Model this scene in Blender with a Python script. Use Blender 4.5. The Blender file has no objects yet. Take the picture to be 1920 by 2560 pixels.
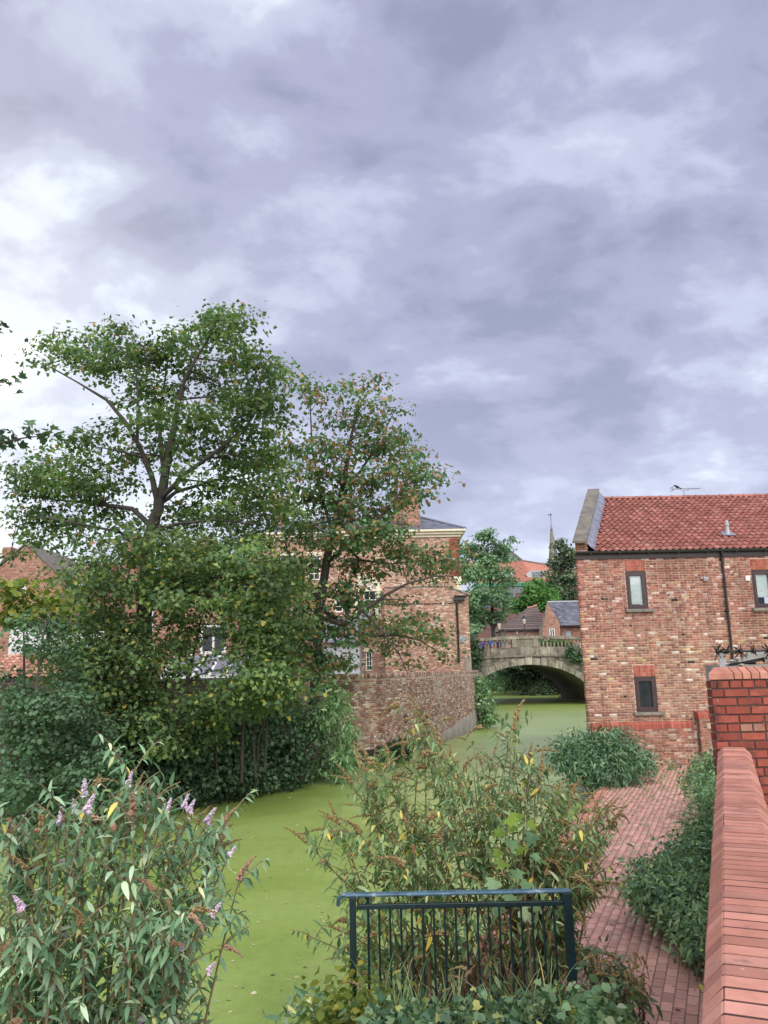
import bpy, math, random
import numpy as np
from mathutils import Vector, Matrix

random.seed(11)
rng = np.random.default_rng(11)
sc = bpy.context.scene
COL = sc.collection
PI = math.pi
R = math.radians

# ------------------------------------------------------------------ camera
EYE = Vector((0, 0, 3.25))          # water surface is z = 0
F = 1950.0                          # focal length in photo pixels (1920 wide)
PITCH, ROLL = R(11.45), -0.020
ROT = Matrix.Rotation(PI / 2 + PITCH, 3, 'X') @ Matrix.Rotation(ROLL, 3, 'Z')
cam = bpy.data.cameras.new('camera')
cam.sensor_fit = 'HORIZONTAL'
cam.sensor_width = 36.0
cam.lens = 36.0 * F / 1920.0
cam.clip_start, cam.clip_end = 0.05, 5000
camo = bpy.data.objects.new('camera', cam)
COL.objects.link(camo)
camo.matrix_world = Matrix.Translation(EYE) @ ROT.to_4x4()
sc.camera = camo

# ------------------------------------------------------------------ light
SUN_EL, SUN_AZ = R(42), R(172)     # azimuth from +Y, negative = left
sc.view_settings.view_transform = 'Standard'
sc.view_settings.look = 'None'
sc.view_settings.exposure = 1.50
sc.view_settings.gamma = 1.0
world = bpy.data.worlds.new('World')
sc.world = world
world.use_nodes = True
wn, wl = world.node_tree.nodes, world.node_tree.links
wn.clear()

def wnode(t, **k):
    n = wn.new(t)
    for a, b in k.items():
        setattr(n, a, b)
    return n

def wmath(op, a, b=None, clamp=False):
    n = wnode('ShaderNodeMath', operation=op, use_clamp=clamp)
    for i, v in enumerate((a, b)):
        if v is None:
            continue
        if isinstance(v, (int, float)):
            n.inputs[i].default_value = v
        else:
            wl.new(v, n.inputs[i])
    return n.outputs[0]

tc = wnode('ShaderNodeTexCoord')
sep = wnode('ShaderNodeSeparateXYZ')
wl.new(tc.outputs['Generated'], sep.inputs[0])
zc = wmath('ADD', wmath('MAXIMUM', sep.outputs[2], 0.0), 0.42)
comb = wnode('ShaderNodeCombineXYZ')
wl.new(wmath('DIVIDE', sep.outputs[0], zc), comb.inputs[0])
wl.new(wmath('DIVIDE', sep.outputs[1], zc), comb.inputs[1])

def wnoise(scale, detail, rough, off=(0, 0, 0), dist=0.0, sxy=(1, 1), rot=0.0):
    mp = wnode('ShaderNodeMapping')
    mp.inputs['Location'].default_value = off
    mp.inputs['Scale'].default_value = (sxy[0], sxy[1], 1)
    mp.inputs['Rotation'].default_value = (0, 0, rot)
    wl.new(comb.outputs[0], mp.inputs[0])
    n = wnode('ShaderNodeTexNoise')
    n.inputs['Scale'].default_value = scale
    n.inputs['Detail'].default_value = detail
    n.inputs['Roughness'].default_value = rough
    n.inputs['Distortion'].default_value = dist
    wl.new(mp.outputs[0], n.inputs['Vector'])
    return n.outputs[0]

def wramp(fac, stops):
    r = wnode('ShaderNodeValToRGB')
    r.color_ramp.interpolation = 'EASE'
    el = r.color_ramp.elements
    while len(el) < len(stops):
        el.new(0.5)
    for e, (p, c) in zip(el, stops):
        e.position = p
        e.color = (*c, 1)
    wl.new(fac, r.inputs[0])
    return r.outputs[0]

def wmix(fac, a, b, mode='MIX'):
    n = wnode('ShaderNodeMix', data_type='RGBA', blend_type=mode)
    for i, v in ((0, fac), (6, a), (7, b)):
        if isinstance(v, (int, float)):
            n.inputs[i].default_value = v
        elif isinstance(v, tuple):
            n.inputs[i].default_value = (*v, 1)
        else:
            wl.new(v, n.inputs[i])
    return n.outputs[2]

big = wnoise(1.0, 4.0, 0.50, (4.56, 10.7, 0), 0.2)
med = wnoise(3.3, 6.0, 0.54, (6.31, 6.73, 0), 0.25, (1.0, 1.25), R(25))
fine = wnoise(7.5, 5.0, 0.56, (1.3, 8.2, 0), 0.3, (1.0, 1.3), R(25))
mixn = wmath('ADD', wmath('MULTIPLY', big, 0.26), wmath('ADD', wmath('MULTIPLY', med, 0.53), wmath('MULTIPLY', fine, 0.21)))
# veiled sun side (left): thinner, brighter cloud
gd = Vector((math.sin(R(-37)) * math.cos(R(16)), math.cos(R(-37)) * math.cos(R(16)), math.sin(R(16))))
dotn = wnode('ShaderNodeVectorMath', operation='DOT_PRODUCT')
wl.new(tc.outputs['Generated'], dotn.inputs[0])
dotn.inputs[1].default_value = gd
glow = wmath('POWER', wmath('MAXIMUM', dotn.outputs['Value'], 0.0), 14.0)
cov = wmath('ADD', mixn, wmath('MULTIPLY', glow, 0.16))
cloud = wramp(cov, [(0.41, (0.255, 0.268, 0.392)), (0.488, (0.350, 0.360, 0.505)),
                    (0.55, (0.475, 0.500, 0.640)), (0.615, (0.690, 0.740, 0.830)),
                    (0.70, (1.0, 1.0, 0.96))])
# warm neutral tint towards the veiled sun, paler towards the horizon
cloud = wmix(wmath('MULTIPLY', glow, 0.40, True), cloud, (0.93, 0.93, 0.88))
hz = wmath('POWER', wmath('SUBTRACT', 1.0, wmath('MAXIMUM', sep.outputs[2], 0.0)), 6.0)
cloud = wmix(wmath('MULTIPLY', hz, 0.85, True), cloud, (0.68, 0.725, 0.87))
sky = wnode('ShaderNodeTexSky', sky_type='NISHITA')
sky.sun_disc = False
sky.sun_elevation = SUN_EL
sky.sun_rotation = SUN_AZ
skys = wmix(1.0, sky.outputs[0], (0.08, 0.08, 0.08), 'MULTIPLY')
CLOUD_LEVEL = 0.47
clouds = wmix(1.0, cloud, (CLOUD_LEVEL,) * 3, 'MULTIPLY')
fin = wmix(0.93, skys, clouds)
bg = wnode('ShaderNodeBackground')
bg.inputs[1].default_value = 1.0
wl.new(fin, bg.inputs[0])
wo = wnode('ShaderNodeOutputWorld')
wl.new(bg.outputs[0], wo.inputs[0])

sun = bpy.data.lights.new('sun', 'SUN')
sun.energy = 1.5
sun.angle = R(75)
sun.color = (1.0, 0.95, 0.87)
suno = bpy.data.objects.new('sun', sun)
COL.objects.link(suno)
sd = Vector((math.sin(SUN_AZ) * math.cos(SUN_EL), math.cos(SUN_AZ) * math.cos(SUN_EL), math.sin(SUN_EL)))
suno.rotation_euler = sd.to_track_quat('Z', 'Y').to_euler()
suno.location = (0, 0, 60)

# ------------------------------------------------------------------ survey helpers (photo measurements -> metres)
def ray(px, py):
    return ROT @ Vector(((px - 960) / F, -(py - 1280) / F, -1))

def at(px, py, Y):
    d = ray(px, py)
    return EYE + d * (Y / d.y)

def gr(px, py, z=0.0):
    d = ray(px, py)
    return EYE + d * ((z - EYE.z) / d.z)

# ------------------------------------------------------------------ materials
def nmat(name):
    m = bpy.data.materials.new(name)
    m.use_nodes = True
    nt = m.node_tree
    b = nt.nodes['Principled BSDF']
    return m, nt, b

class NT:
    def __init__(s, nt):
        s.nt, s.n, s.l = nt, nt.nodes, nt.links

    def put(s, v, sock):
        if isinstance(v, (int, float)):
            sock.default_value = v
        elif isinstance(v, tuple):
            sock.default_value = (*v, 1) if len(v) == 3 and sock.type == 'RGBA' else v
        else:
            s.l.new(v, sock)

    def math(s, op, a, b=None, clamp=False):
        n = s.n.new('ShaderNodeMath')
        n.operation, n.use_clamp = op, clamp
        s.put(a, n.inputs[0])
        if b is not None:
            s.put(b, n.inputs[1])
        return n.outputs[0]

    def mix(s, f, a, b, mode='MIX'):
        n = s.n.new('ShaderNodeMix')
        n.data_type, n.blend_type = 'RGBA', mode
        s.put(f, n.inputs[0]); s.put(a, n.inputs[6]); s.put(b, n.inputs[7])
        return n.outputs[2]

    def ramp(s, f, stops, interp='LINEAR'):
        r = s.n.new('ShaderNodeValToRGB')
        r.color_ramp.interpolation = interp
        el = r.color_ramp.elements
        while len(el) < len(stops):
            el.new(0.5)
        for e, (p, c) in zip(el, stops):
            e.position = p
            e.color = (*c, 1) if isinstance(c, tuple) else (c, c, c, 1)
        s.put(f, r.inputs[0])
        return r.outputs[0]

    def pos(s):
        return s.n.new('ShaderNodeNewGeometry').outputs['Position']

    def noise(s, scale, detail=3.0, rough=0.55, vec=None, stretch=None, dist=0.0):
        v = vec if vec is not None else s.pos()
        if stretch:
            mp = s.n.new('ShaderNodeMapping')
            mp.inputs['Scale'].default_value = stretch
            s.l.new(v, mp.inputs[0])
            v = mp.outputs[0]
        n = s.n.new('ShaderNodeTexNoise')
        n.inputs['Scale'].default_value = scale
        n.inputs['Detail'].default_value = detail
        n.inputs['Roughness'].default_value = rough
        n.inputs['Distortion'].default_value = dist
        s.l.new(v, n.inputs['Vector'])
        return n.outputs[0]

    def rnd(s, mul=1.0):
        a = s.n.new('ShaderNodeAttribute')
        a.attribute_name = 'rnd'
        o = s.n.new('ShaderNodeObjectInfo')
        v = s.math('FRACT', s.math('ADD', a.outputs['Fac'], o.outputs['Random']))
        if mul != 1.0:
            v = s.math('FRACT', s.math('MULTIPLY', v, mul))
        return v

    def bump(s, h, strength, dist, b):
        n = s.n.new('ShaderNodeBump')
        n.inputs['Strength'].default_value = strength
        n.inputs['Distance'].default_value = dist
        s.l.new(h, n.inputs['Height'])
        s.l.new(n.outputs[0], b.inputs['Normal'])

def plain(name, colr, rough=0.7, var=0.25, scale=6.0, metal=0.0, bump=0.0, spec=0.5, dirt=None, stretch=None, bscale=None):
    m, nt, b = nmat(name)
    t = NT(nt)
    n = t.noise(scale, 5, 0.6, stretch=stretch)
    lo = tuple(c * (1 - var) for c in colr)
    hi = tuple(min(1, c * (1 + var)) for c in colr)
    c = t.ramp(n, [(0.3, lo), (0.7, hi)])
    if dirt:
        dn = t.noise(dirt[1], 6, 0.65)
        c = t.mix(t.ramp(dn, [(dirt[2], 0.0), (dirt[2] + 0.14, 1.0)]), c, dirt[0])
    t.l.new(c, b.inputs['Base Color'])
    b.inputs['Roughness'].default_value = rough
    b.inputs['Metallic'].default_value = metal
    b.inputs['Specular IOR Level'].default_value = spec
    if bump:
        t.bump(t.noise(bscale or scale * 6, 4, 0.6, stretch=stretch), 1.0, bump, b)
    return m

def bricks(name, stops, rough=0.85, gain=(1, 1, 1), lime=None, zshift=None, nvar=0.35, nscale=22, bump=0.002, moss=None, soot=None, streak=0.0, patch=0.0):
    """per-brick colour from a constant ramp, grain, optional lime bloom, tone change with height"""
    stops = [(p, tuple(v * g for v, g in zip(c, gain))) for p, c in stops]
    m, nt, b = nmat(name)
    t = NT(nt)
    r = t.rnd()
    c = t.ramp(r, stops, 'CONSTANT')
    # fine per-brick brightness
    r2 = t.rnd(37.0)
    c = t.mix(1.0, c, t.ramp(r2, [(0, 0.78), (1, 1.18)]), 'MULTIPLY')
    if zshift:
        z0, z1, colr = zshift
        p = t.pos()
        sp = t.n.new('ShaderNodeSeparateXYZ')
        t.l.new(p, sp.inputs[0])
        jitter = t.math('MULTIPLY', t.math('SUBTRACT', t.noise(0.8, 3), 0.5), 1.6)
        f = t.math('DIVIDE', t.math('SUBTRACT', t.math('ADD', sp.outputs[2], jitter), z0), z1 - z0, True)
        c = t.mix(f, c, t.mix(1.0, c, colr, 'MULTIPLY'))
    g = t.noise(nscale, 4, 0.65)
    c = t.mix(1.0, c, t.ramp(g, [(0.25, 1 - nvar), (0.75, 1 + nvar * 0.6)]), 'MULTIPLY')
    if lime:
        ln = t.noise(lime[1], 6, 0.7)
        big = t.noise(0.45, 3, 0.5)
        lf = t.ramp(t.math('ADD', ln, t.math('MULTIPLY', t.math('SUBTRACT', big, 0.5), lime[3])), [(lime[2], 0.0), (lime[2] + 0.09, 0.85)])
        c = t.mix(lf, c, lime[0])
    if soot:
        sn = t.noise(soot[1], 5, 0.6)
        c = t.mix(t.ramp(sn, [(soot[2], 0.0), (soot[2] + 0.15, 0.85)]), c, soot[0])
    if patch:
        pk = t.noise(0.42, 3, 0.5)
        c = t.mix(1.0, c, t.ramp(pk, [(0.36, 1 - patch), (0.64, 1 + patch * 0.6)]), 'MULTIPLY')
    if streak:
        sk = t.noise(1.0, 5, 0.6, stretch=(3.2, 3.2, 0.28))
        c = t.mix(1.0, c, t.ramp(sk, [(0.36, 1 - streak), (0.58, 1.0)]), 'MULTIPLY')
    if moss:
        mn = t.noise(moss[1], 5, 0.6)
        c = t.mix(t.ramp(mn, [(moss[2], 0.0), (moss[2] + 0.12, 0.8)]), c, moss[0])
    t.l.new(c, b.inputs['Base Color'])
    b.inputs['Roughness'].default_value = rough
    b.inputs['Specular IOR Level'].default_value = 0.25
    if bump:
        t.bump(t.noise(nscale * 3, 4, 0.65), 1.0, bump, b)
    return m

def leafmat(name, stops, trans=0.42, rough=0.5, nvar=0.5, nscale=0.7, spec=0.30, gain=1.95):
    stops = [(p, tuple(v * gain for v in c)) for p, c in stops]
    m, nt, b = nmat(name)
    t = NT(nt)
    c = t.ramp(t.rnd(), stops)
    g = t.noise(nscale, 3, 0.5)
    c = t.mix(1.0, c, t.ramp(g, [(0.3, 1 - nvar), (0.7, 1 + nvar)]), 'MULTIPLY')
    t.l.new(c, b.inputs['Base Color'])
    b.inputs['Roughness'].default_value = rough
    b.inputs['Specular IOR Level'].default_value = spec
    tr = t.n.new('ShaderNodeBsdfTranslucent')
    t.l.new(t.mix(1.0, c, (1.25, 1.35, 0.7), 'MULTIPLY'), tr.inputs[0])
    mx = t.n.new('ShaderNodeMixShader')
    mx.inputs[0].default_value = trans
    t.l.new(b.outputs[0], mx.inputs[1])
    t.l.new(tr.outputs[0], mx.inputs[2])
    t.l.new(mx.outputs[0], t.n['Material Output'].inputs[0])
    return m

def glassmat(name, colr=(0.02, 0.025, 0.03), rough=0.06):
    m, nt, b = nmat(name)
    t = NT(nt)
    n = t.noise(2.5, 2)
    t.l.new(t.ramp(n, [(0.3, tuple(c * 0.6 for c in colr)), (0.7, tuple(c * 1.5 for c in colr))]), b.inputs['Base Color'])
    b.inputs['Roughness'].default_value = rough
    b.inputs['Specular IOR Level'].default_value = 0.7
    t.bump(t.noise(3.0, 2), 0.25, 0.01, b)
    return m

MT = {}
MT['house_brick'] = bricks('house_brick', [
    (0.00, (0.36, 0.170, 0.122)), (0.17, (0.41, 0.212, 0.145)), (0.34, (0.31, 0.145, 0.112)), (0.47, (0.43, 0.250, 0.175)),
    (0.60, (0.38, 0.220, 0.165)), (0.71, (0.26, 0.130, 0.105)), (0.78, (0.44, 0.295, 0.215)), (0.88, (0.49, 0.38, 0.29)),
    (0.93, (0.66, 0.59, 0.53)), (0.97, (0.055, 0.042, 0.040)), (0.978, (0.48, 0.37, 0.19))],
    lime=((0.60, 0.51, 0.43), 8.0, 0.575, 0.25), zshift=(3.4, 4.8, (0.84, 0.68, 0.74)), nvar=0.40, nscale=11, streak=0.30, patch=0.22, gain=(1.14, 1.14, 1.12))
MT['plinth_brick'] = bricks('plinth_brick', [
    (0.0, (0.30, 0.13, 0.09)), (0.3, (0.24, 0.12, 0.09)), (0.55, (0.35, 0.19, 0.14)), (0.75, (0.20, 0.10, 0.08)),
    (0.88, (0.42, 0.31, 0.24))], lime=((0.55, 0.47, 0.42), 5.0, 0.60, 0.3), nvar=0.35, nscale=10)
MT['red_brick'] = bricks('red_brick', [(0.0, (0.36, 0.105, 0.075)), (0.35, (0.40, 0.125, 0.09)), (0.7, (0.33, 0.09, 0.065))], nvar=0.2, nscale=14)
MT['coping_brick'] = bricks('coping_brick', [
    (0.0, (0.47, 0.205, 0.152)), (0.3, (0.51, 0.232, 0.175)), (0.6, (0.44, 0.188, 0.138)), (0.85, (0.54, 0.262, 0.205))],
    rough=0.75, nvar=0.22, nscale=9, bump=0.0022, soot=((0.27, 0.115, 0.095), 3.2, 0.55), lime=((0.60, 0.46, 0.40), 30, 0.645, 0.0), moss=((0.19, 0.125, 0.085), 13.0, 0.635))
MT['pier_brick'] = bricks('pier_brick', [
    (0.0, (0.33, 0.076, 0.052)), (0.35, (0.365, 0.088, 0.060)), (0.65, (0.295, 0.066, 0.046)), (0.97, (0.33, 0.15, 0.11))],
    nvar=0.22, nscale=14, soot=((0.075, 0.034, 0.030), 4.5, 0.53), gain=(.86, .92, .98))
MT['old_brick'] = bricks('old_brick', [
    (0.0, (0.28, 0.155, 0.115)), (0.18, (0.35, 0.215, 0.155)), (0.34, (0.24, 0.115, 0.09)), (0.48, (0.42, 0.29, 0.21)),
    (0.62, (0.31, 0.13, 0.095)), (0.76, (0.21, 0.13, 0.11)), (0.85, (0.13, 0.095, 0.085)), (0.92, (0.52, 0.44, 0.36))],
    lime=((0.60, 0.53, 0.46), 4.0, 0.545, 0.45), nvar=0.35, nscale=9, soot=((0.11, 0.09, 0.08), 0.55, 0.66), gain=(1.35, 1.42, 1.45))
MT['mansion_brick'] = bricks('mansion_brick', [
    (0.0, (0.36, 0.205, 0.15)), (0.2, (0.42, 0.265, 0.195)), (0.4, (0.31, 0.15, 0.115)), (0.6, (0.45, 0.235, 0.16)),
    (0.78, (0.26, 0.15, 0.12)), (0.90, (0.53, 0.42, 0.32))], lime=((0.60, 0.50, 0.42), 3.0, 0.58, 0.3), nvar=0.3, nscale=6, gain=(1.22, 1.28, 1.28))
MT['far_brick'] = bricks('far_brick', [
    (0.0, (0.40, 0.21, 0.15)), (0.3, (0.35, 0.17, 0.12)), (0.6, (0.44, 0.25, 0.18)), (0.9, (0.30, 0.16, 0.12))], nvar=0.25, nscale=4)
MT['mauve_brick'] = bricks('mauve_brick', [(0.0, (0.30, 0.16, 0.13)), (0.5, (0.25, 0.135, 0.12)), (0.8, (0.34, 0.20, 0.16))], nvar=0.25, nscale=4)
MT['paver'] = bricks('paver', [
    (0.0, (0.53, 0.295, 0.25)), (0.25, (0.56, 0.31, 0.265)), (0.5, (0.51, 0.275, 0.235)), (0.75, (0.575, 0.325, 0.28)), (0.93, (0.50, 0.295, 0.255))],
    rough=0.75, nvar=0.16, nscale=5, soot=((0.31, 0.20, 0.165), 0.8, 0.60))
MT['pantile'] = bricks('pantile', [
    (0.0, (0.38, 0.150, 0.122)), (0.3, (0.42, 0.175, 0.142)), (0.6, (0.35, 0.135, 0.110)), (0.85, (0.44, 0.205, 0.168))],
    rough=0.75, nvar=0.16, nscale=4, soot=((0.22, 0.10, 0.088), 5.0, 0.63), streak=0.18)
MT['pale_pantile'] = bricks('pale_pantile', [
    (0.0, (0.52, 0.26, 0.19)), (0.3, (0.56, 0.30, 0.22)), (0.6, (0.48, 0.23, 0.17)), (0.85, (0.58, 0.36, 0.28))], rough=0.7, nvar=0.25, nscale=5)
MT['brown_tile'] = bricks('brown_tile', [
    (0.0, (0.145, 0.112, 0.105)), (0.4, (0.175, 0.135, 0.122)), (0.8, (0.125, 0.098, 0.095))], rough=0.75, nvar=0.3, nscale=3)
MT['orange_roof'] = bricks('orange_roof', [(0.0, (0.46, 0.20, 0.145)), (0.5, (0.50, 0.225, 0.165))], rough=0.8, nvar=0.15, nscale=1.2)
MT['slate'] = bricks('slate', [
    (0.0, (0.135, 0.145, 0.19)), (0.3, (0.165, 0.175, 0.225)), (0.6, (0.120, 0.125, 0.165)), (0.85, (0.19, 0.19, 0.23))],
    rough=0.5, nvar=0.2, nscale=3)
MT['stone'] = bricks('stone', [
    (0.0, (0.27, 0.24, 0.19)), (0.3, (0.31, 0.28, 0.225)), (0.6, (0.235, 0.21, 0.17)), (0.85, (0.34, 0.305, 0.24))],
    rough=0.9, nvar=0.4, nscale=2.6, soot=((0.10, 0.092, 0.08), 0.9, 0.50), bump=0.006, streak=0.45, gain=(1.0, 1.0, 1.0))
MT['pale_stone'] = bricks('pale_stone', [
    (0.0, (0.33, 0.30, 0.24)), (0.4, (0.37, 0.335, 0.27)), (0.8, (0.29, 0.265, 0.215))], rough=0.9, nvar=0.4, nscale=3, soot=((0.14, 0.13, 0.11), 1.3, 0.53), streak=0.4)
MT['coping_slab'] = plain('coping_slab', (0.165, 0.150, 0.130), 0.9, 0.35, 3.0, bump=0.004, dirt=((0.33, 0.31, 0.27), 14, 0.62))
MT['sill_stone'] = plain('sill_stone', (0.20, 0.18, 0.155), 0.9, 0.3, 5.0, bump=0.002)
MT['mortar'] = plain('mortar', (0.50, 0.37, 0.30), 0.95, 0.3, 4.0, bump=0.002)
MT['old_mortar'] = plain('old_mortar', (0.46, 0.38, 0.30), 0.95, 0.4, 1.2, bump=0.004, dirt=((0.16, 0.13, 0.11), 0.8, 0.62))
MT['dark_mortar'] = plain('dark_mortar', (0.085, 0.055, 0.048), 0.95, 0.5, 9.0, bump=0.003, dirt=((0.16, 0.12, 0.10), 3.0, 0.64))
MT['joint'] = plain('joint', (0.060, 0.024, 0.022), 0.95, 0.4, 11.0)
MT['paver_joint'] = plain('paver_joint', (0.20, 0.135, 0.105), 0.95, 0.4, 3.0, dirt=((0.11, 0.13, 0.05), 0.9, 0.58))
MT['render'] = plain('render', (0.275, 0.245, 0.205), 0.9, 0.3, 1.5, bump=0.006, dirt=((0.15, 0.14, 0.11), 2.2, 0.58))
MT['lead'] = plain('lead', (0.24, 0.25, 0.32), 0.5, 0.3, 4.0, metal=0.25, bump=0.004)
MT['black'] = plain('black', (0.016, 0.015, 0.017), 0.4, 0.3, 8.0)
MT['fascia'] = plain('fascia', (0.022, 0.014, 0.018), 0.5, 0.3, 6.0)
MT['maroon'] = plain('maroon', (0.038, 0.013, 0.017), 0.35, 0.3, 7.0)
MT['white'] = plain('white', (0.78, 0.78, 0.77), 0.45, 0.06, 3.0)
MT['white_wall'] = plain('white_wall', (0.66, 0.66, 0.68), 0.8, 0.08, 1.5)
MT['cream'] = plain('cream', (0.70, 0.65, 0.49), 0.65, 0.10, 3.0)
MT['blind'] = plain('blind', (0.80, 0.82, 0.84), 0.85, 0.05, 3.0)
MT['room'] = plain('room', (0.030, 0.030, 0.034), 0.9, 0.6, 2.0)
MT['glass'] = glassmat('glass')
MT['bark'] = plain('bark', (0.060, 0.050, 0.046), 0.95, 0.45, 5.0, bump=0.02, stretch=(1, 1, 0.3), bscale=14)
MT['pale_bark'] = plain('pale_bark', (0.125, 0.105, 0.095), 0.95, 0.4, 5.0, bump=0.01, stretch=(1, 1, 0.3))
MT['stem'] = plain('stem', (0.19, 0.140, 0.080), 0.85, 0.35, 12.0)
MT['teal'] = plain('teal', (0.006, 0.022, 0.028), 0.38, 0.35, 9.0, dirt=((0.16, 0.20, 0.23), 26, 0.70), bump=0.0008)
MT['teal_top'] = plain('teal_top', (0.060, 0.125, 0.185), 0.42, 0.45, 9.0, dirt=((0.30, 0.36, 0.42), 12, 0.58))
MT['zinc'] = plain('zinc', (0.28, 0.30, 0.32), 0.5, 0.2, 14.0, metal=0.5)
MT['spike'] = plain('spike', (0.013, 0.011, 0.012), 0.45, 0.5, 20.0)
MT['soil'] = plain('soil', (0.060, 0.048, 0.034), 0.95, 0.5, 2.0, bump=0.02)
MT['ground'] = plain('ground', (0.075, 0.085, 0.040), 0.95, 0.4, 0.4)
MT['road'] = plain('road', (0.10, 0.095, 0.09), 0.9, 0.2, 2.0)
MT['greygreen'] = plain('greygreen', (0.26, 0.38, 0.31), 0.7, 0.12, 0.6)
MT['green_paint'] = plain('green_paint', (0.035, 0.20, 0.105), 0.5, 0.15, 1.0)
MT['greyblue'] = plain('greyblue', (0.24, 0.32, 0.37), 0.6, 0.15, 2.0)
MT['palegrey'] = plain('palegrey', (0.42, 0.44, 0.47), 0.7, 0.12, 2.0)
MT['weathered'] = plain('weathered', (0.30, 0.29, 0.27), 0.9, 0.3, 7.0, bump=0.004, stretch=(0.3, 1, 1))
MT['lampglass'] = plain('lampglass', (0.70, 0.66, 0.52), 0.3, 0.1, 4.0)
MT['bird'] = plain('bird', (0.012, 0.012, 0.015), 0.5, 0.4, 30.0)

# leaves: linear ramps over a per-leaf random number
MT['leaf_syc'] = leafmat('leaf_syc', gain=1.75, stops=[(0, (0.046, 0.086, 0.034)), (0.45, (0.070, 0.122, 0.044)), (0.80, (0.100, 0.155, 0.052)), (0.96, (0.145, 0.185, 0.06)), (0.985, (0.22, 0.16, 0.06)), (1, (0.24, 0.14, 0.06))])
MT['leaf_brown'] = leafmat('leaf_brown', [(0, (0.036, 0.085, 0.042)), (0.45, (0.052, 0.110, 0.050)), (0.66, (0.080, 0.135, 0.055)), (0.76, (0.19, 0.110, 0.060)), (1, (0.24, 0.135, 0.080))])
MT['leaf_lime'] = leafmat('leaf_lime', [(0, (0.054, 0.095, 0.046)), (0.5, (0.082, 0.136, 0.058)), (0.88, (0.120, 0.176, 0.066)), (0.965, (0.20, 0.24, 0.07)), (1, (0.36, 0.29, 0.06))], gain=1.6)
MT['leaf_alder'] = leafmat('leaf_alder', [(0, (0.045, 0.095, 0.052)), (0.5, (0.075, 0.140, 0.075)), (1, (0.115, 0.185, 0.105))], trans=0.3, gain=1.35)
MT['leaf_dark'] = leafmat('leaf_dark', [(0, (0.022, 0.045, 0.026)), (0.6, (0.036, 0.072, 0.036)), (1, (0.062, 0.105, 0.05))], trans=0.25, rough=0.4, gain=1.7)
MT['leaf_yellow'] = leafmat('leaf_yellow', [(0, (0.13, 0.20, 0.045)), (0.6, (0.22, 0.29, 0.06)), (1, (0.40, 0.36, 0.07))], gain=1.0)
MT['leaf_budd'] = leafmat('leaf_budd', [(0, (0.055, 0.105, 0.065)), (0.4, (0.085, 0.150, 0.088)), (0.8, (0.145, 0.210, 0.135)), (0.96, (0.27, 0.33, 0.24)), (1, (0.34, 0.28, 0.07))], trans=0.35, gain=2.35, nvar=0.35, nscale=2.0)
MT['leaf_olive'] = leafmat('leaf_olive', [(0, (0.050, 0.092, 0.045)), (0.4, (0.085, 0.138, 0.062)), (0.78, (0.140, 0.190, 0.085)), (0.93, (0.21, 0.26, 0.15)), (1, (0.40, 0.29, 0.05))], trans=0.35, nvar=0.35, nscale=2.0, gain=2.2)
MT['leaf_bush'] = leafmat('leaf_bush', [(0, (0.045, 0.085, 0.046)), (0.5, (0.075, 0.130, 0.062)), (0.9, (0.120, 0.185, 0.095)), (1, (0.20, 0.24, 0.15))], trans=0.35, nvar=0.4, nscale=2.2, gain=2.5)
MT['leaf_ivy'] = leafmat('leaf_ivy', [(0, (0.030, 0.065, 0.038)), (0.5, (0.055, 0.105, 0.058)), (0.9, (0.10, 0.155, 0.08)), (1, (0.26, 0.26, 0.07))], trans=0.2, nvar=0.35, nscale=3.0)
MT['leaf_far'] = leafmat('leaf_far', [(0, (0.075, 0.135, 0.085)), (0.6, (0.105, 0.175, 0.105)), (1, (0.155, 0.225, 0.135))], nscale=0.25)
MT['leaf_fargreen'] = leafmat('leaf_fargreen', [(0, (0.065, 0.150, 0.045)), (0.6, (0.095, 0.215, 0.06)), (1, (0.150, 0.270, 0.08))], nscale=0.35, nvar=0.35, gain=1.3)
MT['leaf_fardark'] = leafmat('leaf_fardark', [(0, (0.042, 0.068, 0.042)), (0.6, (0.058, 0.092, 0.052)), (1, (0.105, 0.110, 0.055))], nscale=0.35, trans=0.15)
MT['panicle'] = bricks('panicle', [(0.0, (0.30, 0.210, 0.095)), (0.3, (0.25, 0.180, 0.080)), (0.6, (0.34, 0.250, 0.125)), (0.85, (0.28, 0.225, 0.10))], nvar=0.5, nscale=120, bump=0)
MT['blossom'] = bricks('blossom', [(0.0, (0.62, 0.48, 0.64)), (0.5, (0.70, 0.58, 0.70)), (0.8, (0.55, 0.40, 0.50))], nvar=0.3, nscale=120, bump=0)
MT['rust_panicle'] = bricks('rust_panicle', [(0.0, (0.34, 0.205, 0.13)), (0.4, (0.40, 0.25, 0.17)), (0.8, (0.31, 0.21, 0.12))], nvar=0.45, nscale=120, bump=0)
MT['fleck'] = bricks('fleck', [(0.0, (0.48, 0.44, 0.22)), (0.4, (0.58, 0.55, 0.40)), (0.7, (0.20, 0.15, 0.08)), (0.85, (0.50, 0.36, 0.10))], nvar=0.2, bump=0)

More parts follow.
